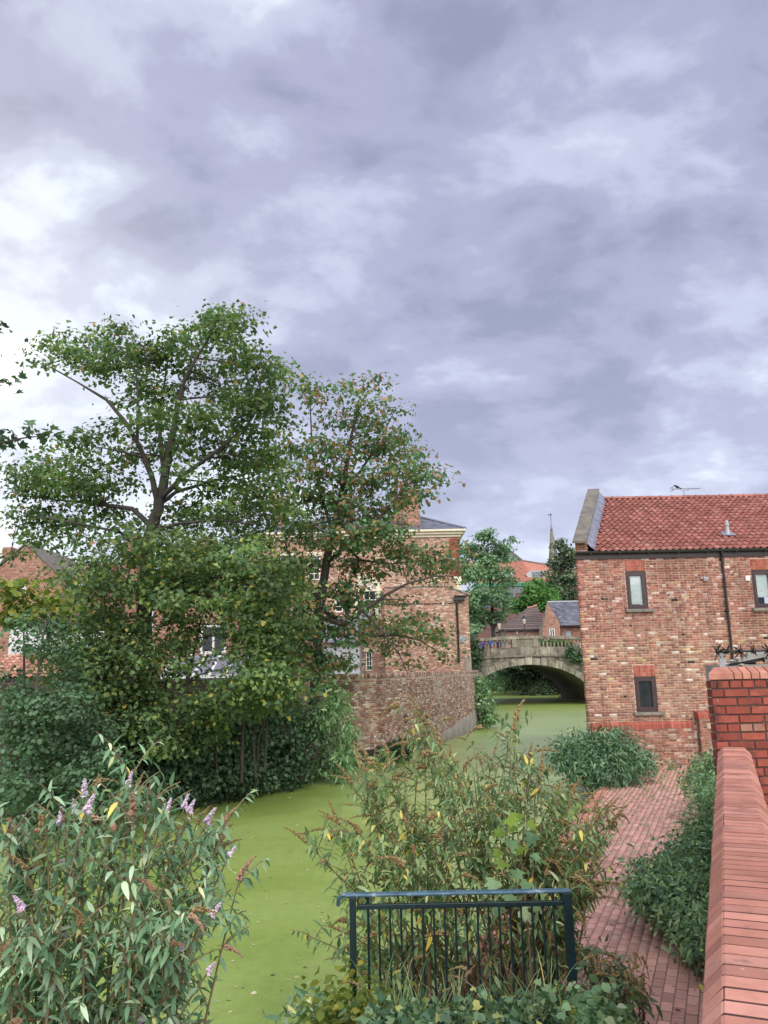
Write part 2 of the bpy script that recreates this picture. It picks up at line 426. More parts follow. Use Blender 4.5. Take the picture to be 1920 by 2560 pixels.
def watermat():
    m, nt, b = nmat('duckweed_water')
    t = NT(nt)
    p = t.pos()
    n1 = t.noise(0.35, 5, 0.6, p, dist=0.6)
    n2 = t.noise(5.5, 5, 0.7, p)
    n3 = t.noise(60.0, 3, 0.7, p)
    c = t.ramp(n1, [(0.3, (0.235, 0.335, 0.052)), (0.5, (0.300, 0.415, 0.080)), (0.72, (0.355, 0.470, 0.130))])
    c = t.mix(1.0, c, t.ramp(n2, [(0.3, 0.86), (0.7, 1.10)]), 'MULTIPLY')
    c = t.mix(1.0, c, t.ramp(n3, [(0.25, 0.62), (0.6, 1.12)]), 'MULTIPLY')
    # swept threads where the weed has drifted apart
    n4 = t.noise(1.0, 6, 0.65, p, stretch=(0.55, 0.16, 1), dist=1.2)
    c = t.mix(t.ramp(n4, [(0.60, 0.0), (0.70, 0.35)]), c, (0.135, 0.205, 0.045))
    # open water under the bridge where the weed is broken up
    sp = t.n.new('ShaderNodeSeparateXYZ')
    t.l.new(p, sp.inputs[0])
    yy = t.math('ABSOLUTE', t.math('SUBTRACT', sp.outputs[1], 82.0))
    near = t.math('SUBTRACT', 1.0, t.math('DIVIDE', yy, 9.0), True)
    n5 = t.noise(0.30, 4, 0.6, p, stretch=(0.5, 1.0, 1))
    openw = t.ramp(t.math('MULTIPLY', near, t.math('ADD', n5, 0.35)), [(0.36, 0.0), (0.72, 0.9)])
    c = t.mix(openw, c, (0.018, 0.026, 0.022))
    t.l.new(c, b.inputs['Base Color'])
    t.l.new(t.ramp(openw, [(0, 0.40), (1, 0.10)]), b.inputs['Roughness'])
    b.inputs['Specular IOR Level'].default_value = 0.6
    b.inputs['Coat Weight'].default_value = 1.0
    b.inputs['Coat Roughness'].default_value = 0.48
    b.inputs['Coat IOR'].default_value = 1.6
    t.bump(t.noise(70.0, 3, 0.7, p), 0.5, 0.004, b)
    return m
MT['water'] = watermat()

# ------------------------------------------------------------------ object helpers
def off(p):
    v = Vector((0, 0, 0))
    while p is not None:
        v = v + p.location
        p = p.parent
    return v

def link(o, parent=None):
    COL.objects.link(o)
    if parent is not None:
        o.parent = parent
    return o

def tag(o, label=None, cat=None, group=None, kind=None):
    if label: o['label'] = label
    if cat: o['category'] = cat
    if group: o['group'] = group
    if kind: o['kind'] = kind
    return o

def thing(name, label, cat, loc, group=None):
    o = bpy.data.objects.new(name, None)
    o.empty_display_size = 0.2
    link(o)
    o.location = loc
    return tag(o, label, cat, group)

def mesh_big(name, V, k, matl, parent=None, rnd=None, kind=None, smooth=False):
    """V: (n*k,3) array, polygons of k consecutive verts"""
    V = np.asarray(V, dtype=np.float32)
    o_ = off(parent)
    V = V - np.array(o_, dtype=np.float32)
    n = len(V) // k
    me = bpy.data.meshes.new(name)
    me.vertices.add(n * k)
    me.vertices.foreach_set('co', V.ravel())
    me.loops.add(n * k)
    me.loops.foreach_set('vertex_index', np.arange(n * k, dtype=np.int32))
    me.polygons.add(n)
    me.polygons.foreach_set('loop_start', np.arange(0, n * k, k, dtype=np.int32))
    me.polygons.foreach_set('loop_total', np.full(n, k, dtype=np.int32))
    if rnd is not None:
        a = me.attributes.new('rnd', 'FLOAT', 'POINT')
        a.data.foreach_set('value', np.repeat(np.asarray(rnd, dtype=np.float32), k))
    me.materials.append(matl)
    me.update(calc_edges=True)
    o = link(bpy.data.objects.new(name, me), parent)
    if kind: o['kind'] = kind
    return o

class MB:
    def __init__(s):
        s.v, s.f, s.r, s.cur = [], [], [], 0.0

    def add(s, vs, fs, r=None):
        b = len(s.v)
        s.v.extend([tuple(v) for v in vs])
        s.f.extend([tuple(b + i for i in f) for f in fs])
        s.r.extend([s.cur if r is None else r] * len(vs))
        return s

    def box(s, c, size, u=None, n=None, up=None, r=None):
        u = Vector(u) if u is not None else Vector((1, 0, 0))
        up = Vector(up) if up is not None else Vector((0, 0, 1))
        n = Vector(n) if n is not None else up.cross(u)
        c = Vector(c)
        a, b, d = size[0] / 2, size[1] / 2, size[2] / 2
        vs = [c + u * (a * i) + n * (b * j) + up * (d * k) for k in (-1, 1) for j in (-1, 1) for i in (-1, 1)]
        return s.add(vs, [(0, 2, 3, 1), (4, 5, 7, 6), (0, 1, 5, 4), (2, 6, 7, 3), (0, 4, 6, 2), (1, 3, 7, 5)], r)

    def bb(s, x0, x1, y0, y1, z0, z1, r=None):
        return s.box(((x0 + x1) / 2, (y0 + y1) / 2, (z0 + z1) / 2), (x1 - x0, y1 - y0, z1 - z0), r=r)

    def prism(s, poly, vec, r=None):
        """extrude a planar polygon (list of 3d points) by vec"""
        n = len(poly)
        p = [Vector(q) for q in poly]
        vec = Vector(vec)
        vs = p + [q + vec for q in p]
        fs = [tuple(range(n - 1, -1, -1)), tuple(range(n, 2 * n))]
        fs += [(i, (i + 1) % n, n + (i + 1) % n, n + i) for i in range(n)]
        return s.add(vs, fs, r)

    def tube(s, pts, rad, n=6, cap=True, r=None):
        pts = [Vector(p) for p in pts]
        if isinstance(rad, (int, float)):
            rad = [rad] * len(pts)
        vs, fs = [], []
        ref = None
        for i, p in enumerate(pts):
            d = (pts[min(i + 1, len(pts) - 1)] - pts[max(i - 1, 0)])
            if d.length < 1e-9: d = Vector((0, 0, 1))
            d.normalize()
            if ref is None:
                ref = d.orthogonal().normalized()
            a = (ref - d * ref.dot(d))
            if a.length < 1e-6: a = d.orthogonal()
            a.normalize()
            ref = a
            b = d.cross(a)
            for j in range(n):
                t = 2 * PI * j / n
                vs.append(p + (a * math.cos(t) + b * math.sin(t)) * rad[i])
        for i in range(len(pts) - 1):
            for j in range(n):
                k = (j + 1) % n
                fs.append((i * n + j, i * n + k, (i + 1) * n + k, (i + 1) * n + j))
        if cap:
            fs.append(tuple(range(n - 1, -1, -1)))
            m = (len(pts) - 1) * n
            fs.append(tuple(m + j for j in range(n)))
        return s.add(vs, fs, r)

    def lathe(s, base, prof, n=10, axis=None, r=None):
        base = Vector(base)
        ax = Vector(axis).normalized() if axis is not None else Vector((0, 0, 1))
        a = ax.orthogonal().normalized()
        b = ax.cross(a)
        vs, fs = [], []
        for (rr, h) in prof:
            for j in range(n):
                t = 2 * PI * j / n
                vs.append(base + ax * h + (a * math.cos(t) + b * math.sin(t)) * rr)
        for i in range(len(prof) - 1):
            for j in range(n):
                k = (j + 1) % n
                fs.append((i * n + j, i * n + k, (i + 1) * n + k, (i + 1) * n + j))
        fs.append(tuple(range(n - 1, -1, -1)))
        m = (len(prof) - 1) * n
        fs.append(tuple(m + j for j in range(n)))
        return s.add(vs, fs, r)

    def build(s, name, matl, parent=None, smooth=False, kind=None, bevel=0.0):
        o_ = off(parent)
        me = bpy.data.meshes.new(name)
        me.from_pydata([(v[0] - o_.x, v[1] - o_.y, v[2] - o_.z) for v in s.v], [], s.f)
        if any(s.r):
            a = me.attributes.new('rnd', 'FLOAT', 'POINT')
            a.data.foreach_set('value', s.r)
        me.materials.append(matl)
        if smooth:
            me.polygons.foreach_set('use_smooth', [True] * len(me.polygons))
        me.update()
        o = link(bpy.data.objects.new(name, me), parent)
        if bevel:
            md = o.modifiers.new('bevel', 'BEVEL')
            md.width, md.segments, md.limit_method = bevel, 2, 'ANGLE'
        if kind: o['kind'] = kind
        return o

# unit brick: x,z in -.5...5, y from -1 (inside) to 0 (face), small chamfer on the face
def unit_brick():
    c = 0.03
    vs = [(-.5, -1, -.5), (.5, -1, -.5), (.5, -1, .5), (-.5, -1, .5),
          (-.5, -.12, -.5), (.5, -.12, -.5), (.5, -.12, .5), (-.5, -.12, .5),
          (-.5 + c * .5, 0, -.5 + c * 2), (.5 - c * .5, 0, -.5 + c * 2), (.5 - c * .5, 0, .5 - c * 2), (-.5 + c * .5, 0, .5 - c * 2)]
    fs = [(0, 4, 5, 1), (1, 5, 6, 2), (2, 6, 7, 3), (3, 7, 4, 0), (4, 8, 9, 5), (5, 9, 10, 6), (6, 10, 11, 7), (7, 11, 8, 4), (8, 11, 10, 9)]
    return vs, [tuple(reversed(f)) for f in fs]
UBV, UBF = unit_brick()
_ub = {}
def unit_mesh(matl):
    if matl.name not in _ub:
        me = bpy.data.meshes.new('brick')
        me.from_pydata(UBV, [], UBF)
        me.materials.append(matl)
        me.update()
        _ub[matl.name] = me
    return _ub[matl.name]

class Fr:
    """wall frame: s along u, t along up, outward n"""
    def __init__(s, o, u, up=(0, 0, 1), n=None):
        s.o, s.u, s.up = Vector(o), Vector(u).normalized(), Vector(up).normalized()
        s.n = Vector(n).normalized() if n is not None else s.u.cross(s.up).normalized()

    def at(s, a, b):
        return s.o + s.u * a + s.up * b, s.u, s.up, s.n

class PathFr:
    def __init__(s, pts, z0):
        s.p = [Vector((p[0], p[1], 0)) for p in pts]
        s.l = [0]
        for a, b in zip(s.p, s.p[1:]):
            s.l.append(s.l[-1] + (b - a).length)
        s.len, s.z0 = s.l[-1], z0

    def at(s, a, b):
        i = 0
        while i < len(s.l) - 2 and s.l[i + 1] < a:
            i += 1
        d = (s.p[i + 1] - s.p[i]).normalized()
        q = s.p[i] + d * (a - s.l[i])
        up = Vector((0, 0, 1))
        return Vector((q.x, q.y, s.z0 + b)), d, up, d.cross(up).normalized()

def bond(W, H, course=0.075, L=0.225, gap=0.010, opens=(), s0=0.0, clip=None, header_every=4, stagger=True, t0=0.0):
    out = []
    nr = int(round(H / course))
    for r in range(nr):
        ta, tb = t0 + r * course, t0 + (r + 1) * course - gap
        tm = (ta + tb) / 2
        hdr = header_every and (r % header_every == header_every - 1)
        ln = L / 2 if hdr else L
        x = s0 - (ln / 2 if (r % 2 and stagger) else 0) - (0.055 if hdr else 0)
        while x < s0 + W:
            a, b = max(x, s0), min(x + ln - gap, s0 + W)
            x += ln
            segs = [(a, b)]
            for (oa, ob, oc, od) in opens:
                if oc < tm < od:
                    ns = []
                    for (p, q) in segs:
                        if q <= oa or p >= ob:
                            ns.append((p, q))
                        else:
                            if p < oa: ns.append((p, oa))
                            if q > ob: ns.append((ob, q))
                    segs = ns
            for (p, q) in segs:
                if q - p > 0.025 and (clip is None or clip((p + q) / 2, tm)):
                    out.append((p, q, ta, tb))
    return out

def brick_layer(parent, rects, fr, matl, proud=0.010, nparts=300, focus=None, name='brick', stuff='brickwork', depth=0.05, jit=0.004, tilt=0.0):
    n = len(rects)
    if n == 0: return
    if focus is None:
        focus = (sum(r[0] for r in rects) / n, sum(r[2] for r in rects) / n)
    order = sorted(range(n), key=lambda i: (rects[i][0] + rects[i][1]) / 2 * 0 + math.hypot((rects[i][0] + rects[i][1]) / 2 - focus[0], (rects[i][2] + rects[i][3]) / 2 - focus[1]))
    ind = set(order[:nparts])
    me = unit_mesh(matl)
    o_ = off(parent)
    ub = np.array(UBV)
    bigV, bigF, bigR = [], [], []
    for i, (a, b, c, d) in enumerate(rects):
        pos, u, up, nn = fr.at((a + b) / 2, (c + d) / 2)
        pr = proud + random.uniform(-jit, jit)
        w, h = b - a, d - c
        if tilt:   # lower edge kicked out (slates, tiles)
            up2 = (up * 1.0 - nn * tilt).normalized()
            n2 = u.cross(up2).normalized()
            pos = pos + nn * (tilt * 0.5 * h)
        else:
            up2, n2 = up, nn
        if i in ind:
            ob = bpy.data.objects.new(name, me)
            COL.objects.link(ob)
            ob.parent = parent
            q = pos + n2 * pr - o_
            M = Matrix(((u.x * w, n2.x * depth, up2.x * h, q.x), (u.y * w, n2.y * depth, up2.y * h, q.y),
                        (u.z * w, n2.z * depth, up2.z * h, q.z), (0, 0, 0, 1)))
            ob.matrix_basis = M
        else:
            A = np.array((tuple(u * w), tuple(n2 * depth), tuple(up2 * h)))
            bigV.append(ub @ A + np.array(pos + n2 * pr - o_))
            bigR.append(random.random())
    if bigV:
        k = len(bigV)
        me2 = bpy.data.meshes.new(stuff)
        V = np.concatenate(bigV).astype(np.float32)
        base = np.array([f for f in UBF], dtype=np.int32)
        Fc = (base[None, :, :] + (np.arange(k, dtype=np.int32) * 12)[:, None, None]).reshape(-1)
        nf = k * len(UBF)
        me2.vertices.add(len(V)); me2.vertices.foreach_set('co', V.ravel())
        me2.loops.add(nf * 4); me2.loops.foreach_set('vertex_index', Fc)
        me2.polygons.add(nf)
        me2.polygons.foreach_set('loop_start', np.arange(0, nf * 4, 4, dtype=np.int32))
        me2.polygons.foreach_set('loop_total', np.full(nf, 4, dtype=np.int32))
        at_ = me2.attributes.new('rnd', 'FLOAT', 'POINT')
        at_.data.foreach_set('value', np.repeat(np.array(bigR, dtype=np.float32), 12))
        me2.materials.append(matl)
        me2.update(calc_edges=True)
        ob = bpy.data.objects.new(stuff, me2)
        link(ob, parent)
        ob['kind'] = 'stuff'

def core(mb, fr, W, H, opens=(), th=0.3, s0=0.0, t0=0.0):
    """wall body with real openings, front face on the frame plane"""
    xs = sorted({s0, s0 + W} | {v for o in opens for v in o[:2] if s0 < v < s0 + W})
    ts = sorted({t0, t0 + H} | {v for o in opens for v in o[2:] if t0 < v < t0 + H})
    for i in range(len(xs) - 1):
        for j in range(len(ts) - 1):
            cx, ct = (xs[i] + xs[i + 1]) / 2, (ts[j] + ts[j + 1]) / 2
            if any(o[0] < cx < o[1] and o[2] < ct < o[3] for o in opens):
                continue
            p, u, up, n = fr.at(cx, ct)
            mb.box(p - n * (th / 2), (xs[i + 1] - xs[i], th, ts[j + 1] - ts[j]), u, n, up)

def window(parent, fr, s0, s1, t0, t1, framem, setback=0.09, fw=0.055, sash=None, blind=None, bars=(1, 1), barw=0.022, name='window', depth=0.07):
    """window part > frame members joined, pane, blind"""
    w = MB()
    def bx(a, b, c, d, y0, y1, mb):
        p, u, up, n = fr.at((a + b) / 2, (c + d) / 2)
        mb.box(p - n * ((y0 + y1) / 2), (b - a, y1 - y0, d - c), u, n, up)
    y0, y1 = setback, setback + depth
    bx(s0, s0 + fw, t0, t1, y0, y1, w); bx(s1 - fw, s1, t0, t1, y0, y1, w)
    bx(s0 + fw, s1 - fw, t1 - fw, t1, y0, y1, w); bx(s0 + fw, s1 - fw, t0, t0 + fw, y0, y1, w)
    i0, i1, j0, j1 = s0 + fw, s1 - fw, t0 + fw, t1 - fw
    if sash:
        e = sash
        yy0, yy1 = y0 - 0.012, y1 - 0.02
        bx(i0 - .012, i0 + e, j0 - .012, j1 + .012, yy0, yy1, w); bx(i1 - e, i1 + .012, j0 - .012, j1 + .012, yy0, yy1, w)
        bx(i0 + e, i1 - e, j1 - e, j1 + .012, yy0, yy1, w); bx(i0 + e, i1 - e, j0 - .012, j0 + e, yy0, yy1, w)
        i0, i1, j0, j1 = i0 + e, i1 - e, j0 + e, j1 - e
    for k in range(1, bars[0]):
        x = i0 + (i1 - i0) * k / bars[0]
        bx(x - barw / 2, x + barw / 2, j0, j1, y0 + .012, y0 + .045, w)
    for k in range(1, bars[1]):
        z = j0 + (j1 - j0) * k / bars[1]
        bx(i0, i1, z - barw / 2, z + barw / 2, y0 + .010, y0 + .043, w)
    wo_ = w.build(name, framem, parent)
    g = MB()
    bx(i0 - .004, i1 + .004, j0 - .004, j1 + .004, y0 + .047, y0 + .053, g)
    if blind:
        m, nt, b = None, None, None
        g.build('pane', MT['clear'], wo_)
        bl = MB()
        z0 = j0 + (j1 - j0) * blind
        p, u, up, n = fr.at((i0 + i1) / 2, (z0 + j1) / 2)
        # roman blind: gently pleated sheet
        K = 14
        vs, fs = [], []
        for k in range(K + 1):
            tt = z0 + (j1 - z0) * k / K
            yb = y0 + .064 + 0.006 * (k % 3 == 0)
            for ss in (i0 - .01, i1 + .01):
                q, _, _, nn = fr.at(ss, tt)
                vs.append(q - nn * yb)
        for k in range(K):
            fs.append((2 * k, 2 * k + 1, 2 * k + 3, 2 * k + 2))
        bl.add(vs, fs)
        bl.build('blind', MT['blind'], wo_)
        rm = MB(); bx(i0 - .05, i1 + .05, j0 - .05, j1 + .05, y0 + .5, y0 + .52, rm)
        rm.build('room_shade', MT['room'], wo_)
    else:
        g.build('pane', MT['glass'], wo_)
    return wo_

def clearglass():
    m, nt, b = nmat('clear')
    t = NT(nt)
    tr = t.n.new('ShaderNodeBsdfTransparent')
    tr.inputs[0].default_value = (0.9, 0.93, 0.93, 1)
    gl = t.n.new('ShaderNodeBsdfGlossy')
    gl.inputs[1].default_value = 0.03
    fz = t.n.new('ShaderNodeFresnel')
    fz.inputs[0].default_value = 1.45
    mx = t.n.new('ShaderNodeMixShader')
    t.l.new(fz.outputs[0], mx.inputs[0]); t.l.new(tr.outputs[0], mx.inputs[1]); t.l.new(gl.outputs[0], mx.inputs[2])
    t.l.new(mx.outputs[0], t.n['Material Output'].inputs[0])
    return m
MT['clear'] = clearglass()

# pantile: local x across (cover width 1 tile), y up slope, z normal
def pantile_data(cw, ln, amp=0.030, lift=0.050):
    N = 8
    vs, fs = [], []
    for j, (y, zl) in enumerate(((-0.02, lift), (ln + 0.05, 0.0))):
        for i in range(N + 1):
            x = -cw * 0.06 + (cw * 1.10) * i / N
            ph = i / N
            z = amp * math.sin(2 * PI * (ph - 0.10)) * (1.0 if ph < 0.6 else 0.9)
            vs.append((x, y, z + zl + 0.02))
    for i in range(N):
        fs.append((i, i + 1, N + 2 + i, N + 1 + i))
    b = len(vs)
    for i in range(N + 1):
        vs.append((vs[i][0], vs[i][1], vs[i][2] - 0.018))
    for i in range(N):
        fs.append((b + i, b + i + 1, i + 1, i))
    return vs, fs

def pantile_roof(parent, o, u, up, width, rows, cw, gauge, matl, nparts=300, clip=None, focus=None, name='tile', amp=0.03):
    """o: eaves start; u along eaves; up: unit vector up the slope"""
    o, u, up = Vector(o), Vector(u).normalized(), Vector(up).normalized()
    n = u.cross(up).normalized()
    vs, fs = pantile_data(cw, gauge, amp)
    me = bpy.data.meshes.new(name)
    me.from_pydata(vs, [], fs); me.materials.append(matl); me.update()
    cells = []
    for r in range(rows):
        for c in range(int(width / cw)):
            if clip is None or clip((c + 0.5) * cw, (r + 0.5) * gauge):
                cells.append((c * cw, r * gauge))
    focus = focus or (width / 2, 0)
    cells.sort(key=lambda q: (q[0] - focus[0]) ** 2 * 0.25 + (q[1] - focus[1]) ** 2)
    big = MB()
    o_ = off(parent)
    for i, (a, b) in enumerate(cells):
        q = o + u * (a + random.uniform(-.004, .004)) + up * (b + random.uniform(-.006, .006)) + n * random.uniform(-.003, .004)
        if i < nparts:
            ob = bpy.data.objects.new(name, me)
            COL.objects.link(ob); ob.parent = parent
            p = q - o_
            ob.matrix_basis = Matrix(((u.x, up.x, n.x, p.x), (u.y, up.y, n.y, p.y), (u.z, up.z, n.z, p.z), (0, 0, 0, 1)))
        else:
            big.add([q + u * v[0] + up * v[1] + n * v[2] for v in vs], fs, random.random() + 0.001)
    if big.v:
        big.build(name + '_field', matl, parent, kind='stuff')

# ------------------------------------------------------------------ foliage
SHAPES = {
    'maple': np.array([(0, 0), (.30, -.02), (.62, .22), (.36, .36), (.42, .74), (.17, .62), (0, 1.05), (-.17, .62), (-.42, .74), (-.36, .36), (-.62, .22), (-.30, -.02)]),
    'maple_s': np.array([(0, 0), (.55, .15), (.30, .38), (.36, .74), (0, 1.0), (-.36, .74), (-.30, .38), (-.55, .15)]),
    'oval': np.array([(0, 0), (.34, .28), (.36, .62), (0, 1.0), (-.36, .62), (-.34, .28)]),
    'round': np.array([(0, 0), (.42, .18), (.52, .55), (.26, .92), (-.26, .92), (-.52, .55), (-.42, .18)]),
    'lance': np.array([(0, 0), (.10, .16), (.145, .38), (.095, .72), (0, 1.0), (-.095, .72), (-.145, .38), (-.10, .16)]),
    'rhomb': np.array([(0, 0), (.33, .45), (0, 1.0), (-.33, .45)]),
}

def unit(a):
    return a / np.maximum(np.linalg.norm(a, axis=1, keepdims=True), 1e-9)

def leaf_verts(P, D, Nn, size, shape, fold=0.25, droop=0.25):
    """P base points, D direction of the midrib, Nn rough normal"""
    S = SHAPES[shape]
    k = len(S)
    D = unit(D)
    X = unit(np.cross(D, Nn))
    Z = np.cross(X, D)
    x = S[:, 0][None, :, None]; y = S[:, 1][None, :, None]
    z = (np.abs(x) * fold - (y ** 2) * droop)
    V = P[:, None, :] + size[:, None, None] * (X[:, None, :] * x + D[:, None, :] * y + Z[:, None, :] * z)
    return V.reshape(-1, 3), k

def scatter(clumps, density_fn, spray=0.35, flat=0.45, per_spray=14, shell=0.55):
    """clumps: list of (centre, (rx,ry,rz), n). returns points and outward dirs, spray centres"""
    P, O, SC = [], [], []
    for (c, rad, n) in clumps:
        c = np.array(c); rad = np.array(rad)
        ns = max(3, int(n / per_spray))
        d = unit(rng.normal(size=(ns, 3)))
        rr = (shell + (1 - shell) * rng.random(ns)) ** 1.0
        rr = np.where(rng.random(ns) < 0.25, rng.random(ns) ** 0.5, rr)
        s = d * rr[:, None] * rad
        SC.append(c + s)
        idx = rng.integers(0, ns, n)
        sg = spray
        g = rng.normal(size=(n, 3)) * np.array((sg, sg, sg * flat))
        pts = s[idx] + g
        P.append(c + pts)
        O.append(unit(pts / rad + 1e-6))
    return np.concatenate(P), np.concatenate(O), np.concatenate(SC)

def foliage(name, parent, matl, clumps, size, shape='maple_s', spray=0.35, flat=0.45, hang=0.35, upbias=0.9, per_spray=14, kind='stuff', svar=0.35, shell=0.55):
    P, O, SC = scatter(clumps, None, spray, flat, per_spray, shell)
    n = len(P)
    rnd = rng.normal(size=(n, 3))
    Nn = unit(O * 0.55 + np.array((0, 0, upbias)) + rnd * 0.55)
    h = rng.normal(size=(n, 3))
    D = unit(h + O * 0.5 + np.array((0, 0, -hang)))
    D = unit(D - Nn * (D * Nn).sum(1, keepdims=True) * 0.85)
    sz = size * (1 + svar * (rng.random(n) * 2 - 1))
    V, k = leaf_verts(P, D, Nn, sz, shape)
    # colour follows its spray a little, so tones come in drifts
    r = np.clip(rng.random(n) * 0.75 + 0.25 * rng.random(n), 0, 0.999)
    return mesh_big(name, V, k, matl, parent, r, kind), SC

def bez(a, b, c, n):
    return [a * (1 - t) ** 2 + b * (2 * t * (1 - t)) + c * t ** 2 for t in [i / n for i in range(n + 1)]]

# =================================================================== THE SETTING
PAVE = 0.27
A = R(22.9)                                   # bearing of the parapet and the terrace
AU = Vector((math.sin(A), math.cos(A), 0))    # along the terrace, away from the camera
AN = Vector((math.cos(A), -math.sin(A), 0))   # to the right of it

g = MB(); g.add([(-2500, -2500, -0.9), (2500, -2500, -0.9), (2500, 2500, -0.9), (-2500, 2500, -0.9)], [(0, 1, 2, 3)])
tag(g.build('ground', MT['ground']), kind='structure')
g = MB(); g.add([(-60, -8, 0), (60, -8, 0), (60, 135, 0), (-60, 135, 0)], [(0, 1, 2, 3)])
tag(g.build('water', MT['water']), kind='structure')

def slab(name, poly, z0, z1, matl):
    m = MB()
    m.prism([(p[0], p[1], z0) for p in poly], (0, 0, z1 - z0))
    return tag(m.build(name, matl), kind='structure')

# left bank, low strip under the trees, then the raised gardens behind the river wall
edge = [gr(-350, 2120), gr(0, 2062), gr(250, 2036), gr(520, 1994), gr(700, 1966), gr(850, 1936)]
WALL = [gr(640, 1920), gr(760, 1915), gr(880, 1911), gr(949, 1902), gr(1030, 1880), gr(1110, 1852), gr(1168, 1831), gr(1200, 1815)]
slab('bank', [(-40, edge[0].y - 2)] + [(p.x, p.y) for p in edge] + [(WALL[3].x, WALL[3].y + 0.2), (-40, 33)], -0.9, 0.45, MT['soil'])
gp = [(p.x - 0.15, p.y + 0.25) for p in WALL]
slab('garden_terrain', [(-60, gp[0][1])] + gp + [(gp[-1][0] + 0.2, 62), (-60, 62)], -0.9, 3.02, MT['soil'])
slab('river_bank', [(7.6, 24.2), (30, 24.2), (40, 66), (18.6, 66)], -0.9, 1.1, MT['soil'])
slab('far_bank', [(22.5, 83.5), (60, 83.5), (60, 140), (22.0, 140), (22.0, 96)], -0.9, 4.55, MT['soil'])
slab('cottage_yard', [(13.5, 90.5), (40, 90.5), (40, 106), (13.5, 106)], 3.9, 4.56, MT['soil'])
slab('far_terrain', [(-120, 118), (160, 118), (300, 600), (-300, 600)], -0.9, 4.5, MT['ground'])
slab('far_left_bank', [(-60, 62), (6.6, 62), (6.9, 96), (9.5, 119), (-60, 119)], -0.9, 3.2, MT['soil'])
slab('near_bank', [(-7, 1.0), (-0.6, 1.0), (-0.6, 5.2), (-2.6, 5.0), (-7, 4.6)], -0.9, 0.18, MT['soil'])

# brick terrace between river and parapet
TL0, TL1 = Vector((-0.62, 5.2, 0)), Vector((5.62, 21.3, 0))
tdir = (TL1 - TL0).normalized()
TL2 = TL0 + tdir * ((24.2 - TL0.y) / tdir.y)
def rgt(Y): return Y * math.tan(A) - 0.10
terr = tag(MB().prism([(TL0.x, TL0.y, -0.9), (rgt(4.2), 4.2, -0.9), (rgt(24.2), 24.2, -0.9), (TL2.x, TL2.y, -0.9)], (0, 0, 0.9 + PAVE - 0.004)).build('paving', MT['paver_joint']), kind='structure')
# pavers in staggered columns along the terrace
fr = Fr((0, 0, PAVE - 0.012), AN, AU, (0, 0, 1))      # s = across, t = along
rects = []
cwid, clen = 0.107, 0.212
for c in range(-42, 1):
    s = c * cwid - 0.06
    t = 4.0 + (clen / 2 if c % 2 else 0)
    while t < 26.6:
        p = fr.o + AN * (s + cwid / 2) + AU * (t + clen / 2)
        lx = TL0.x + (p.y - TL0.y) * tdir.x / tdir.y
        if p.x > lx + 0.16 and 4.6 < p.y < 24.05 and p.x < rgt(p.y) - 0.03:
            rects.append((s + 0.005, s + cwid - 0.005, t + 0.005, t + clen - 0.005))
        t += clen
brick_layer(terr, rects, fr, MT['paver'], proud=0.012, nparts=300, focus=(-0.55, 7.6), name='paver', stuff='paver_field', jit=0.0022)
# kerb of bricks on edge along the water
kl = (TL2 - TL0).length
fr = Fr(TL0 + Vector((0, 0, PAVE + 0.035)), tdir, (tdir.y, -tdir.x, 0), (0, 0, 1))
rects = [(i * 0.10 + 0.005, i * 0.10 + 0.095, -0.05, 0.165) for i in range(int(kl / 0.10))]
brick_layer(terr, rects, fr, MT['coping_brick'], proud=0.01, nparts=200, focus=(17.0, 0), name='kerb_brick', stuff='kerb_bricks', depth=0.12)

# =================================================================== PARAPET (camera stands over it)
CT = EYE.z - 0.72
par = thing('parapet_wall', 'low red brick parapet with bevelled coping running along the terrace', 'wall', AU * 4.0 + Vector((0.1, 0, PAVE)))
PEND = 7.2 / math.cos(A) - 0.02
b = MB()
SH = AN * -0.07
b.prism([SH + AN * s + AU * (-0.6) + Vector((0, 0, z)) for s, z in ((-0.0482, -0.5), (-0.0482, CT - 0.0535), (0.0005, CT - 0.0018), (0.163, CT - 0.0018), (0.2132, CT - 0.0535), (0.2132, -0.5))], AU * (PEND + 0.6))
b.build('mortar_bed', MT['joint'], par)
prof = [(-0.05, CT - 0.115), (-0.05, CT - 0.052), (-0.047, CT - 0.046), (-0.004, CT - 0.003), (0.004, CT), (0.161, CT), (0.169, CT - 0.003), (0.212, CT - 0.046), (0.215, CT - 0.052), (0.215, CT - 0.115)]
vs = [SH + AN * s + Vector((0, 0, z)) for s, z in prof]
cm = MB(); cm.prism([v - AU * 0.0314 for v in vs], AU * 0.0628)
cme = bpy.data.meshes.new('coping_brick')
cme.from_pydata(cm.v, [], cm.f); cme.materials.append(MT['coping_brick']); cme.update()
t = -0.5
while t < PEND - 0.04:
    o = bpy.data.objects.new('coping_brick', cme)
    COL.objects.link(o); o.parent = par
    o.location = AU * (t + random.uniform(-.0018, .0018)) + AN * random.uniform(-.0012, .0012) + Vector((0, 0, random.uniform(-.0012, .0008))) - off(par)
    o.rotation_euler = (0, 0, random.uniform(-.006, .006))
    t += 0.0752
frl = Fr(SH + AU * PEND - AN * 0.047 + Vector((0, 0, PAVE)), -AU, (0, 0, 1), -AN)
brick_layer(par, bond(PEND + 0.5, CT - 0.115 - PAVE), frl, MT['red_brick'], nparts=0, stuff='side_brickwork')

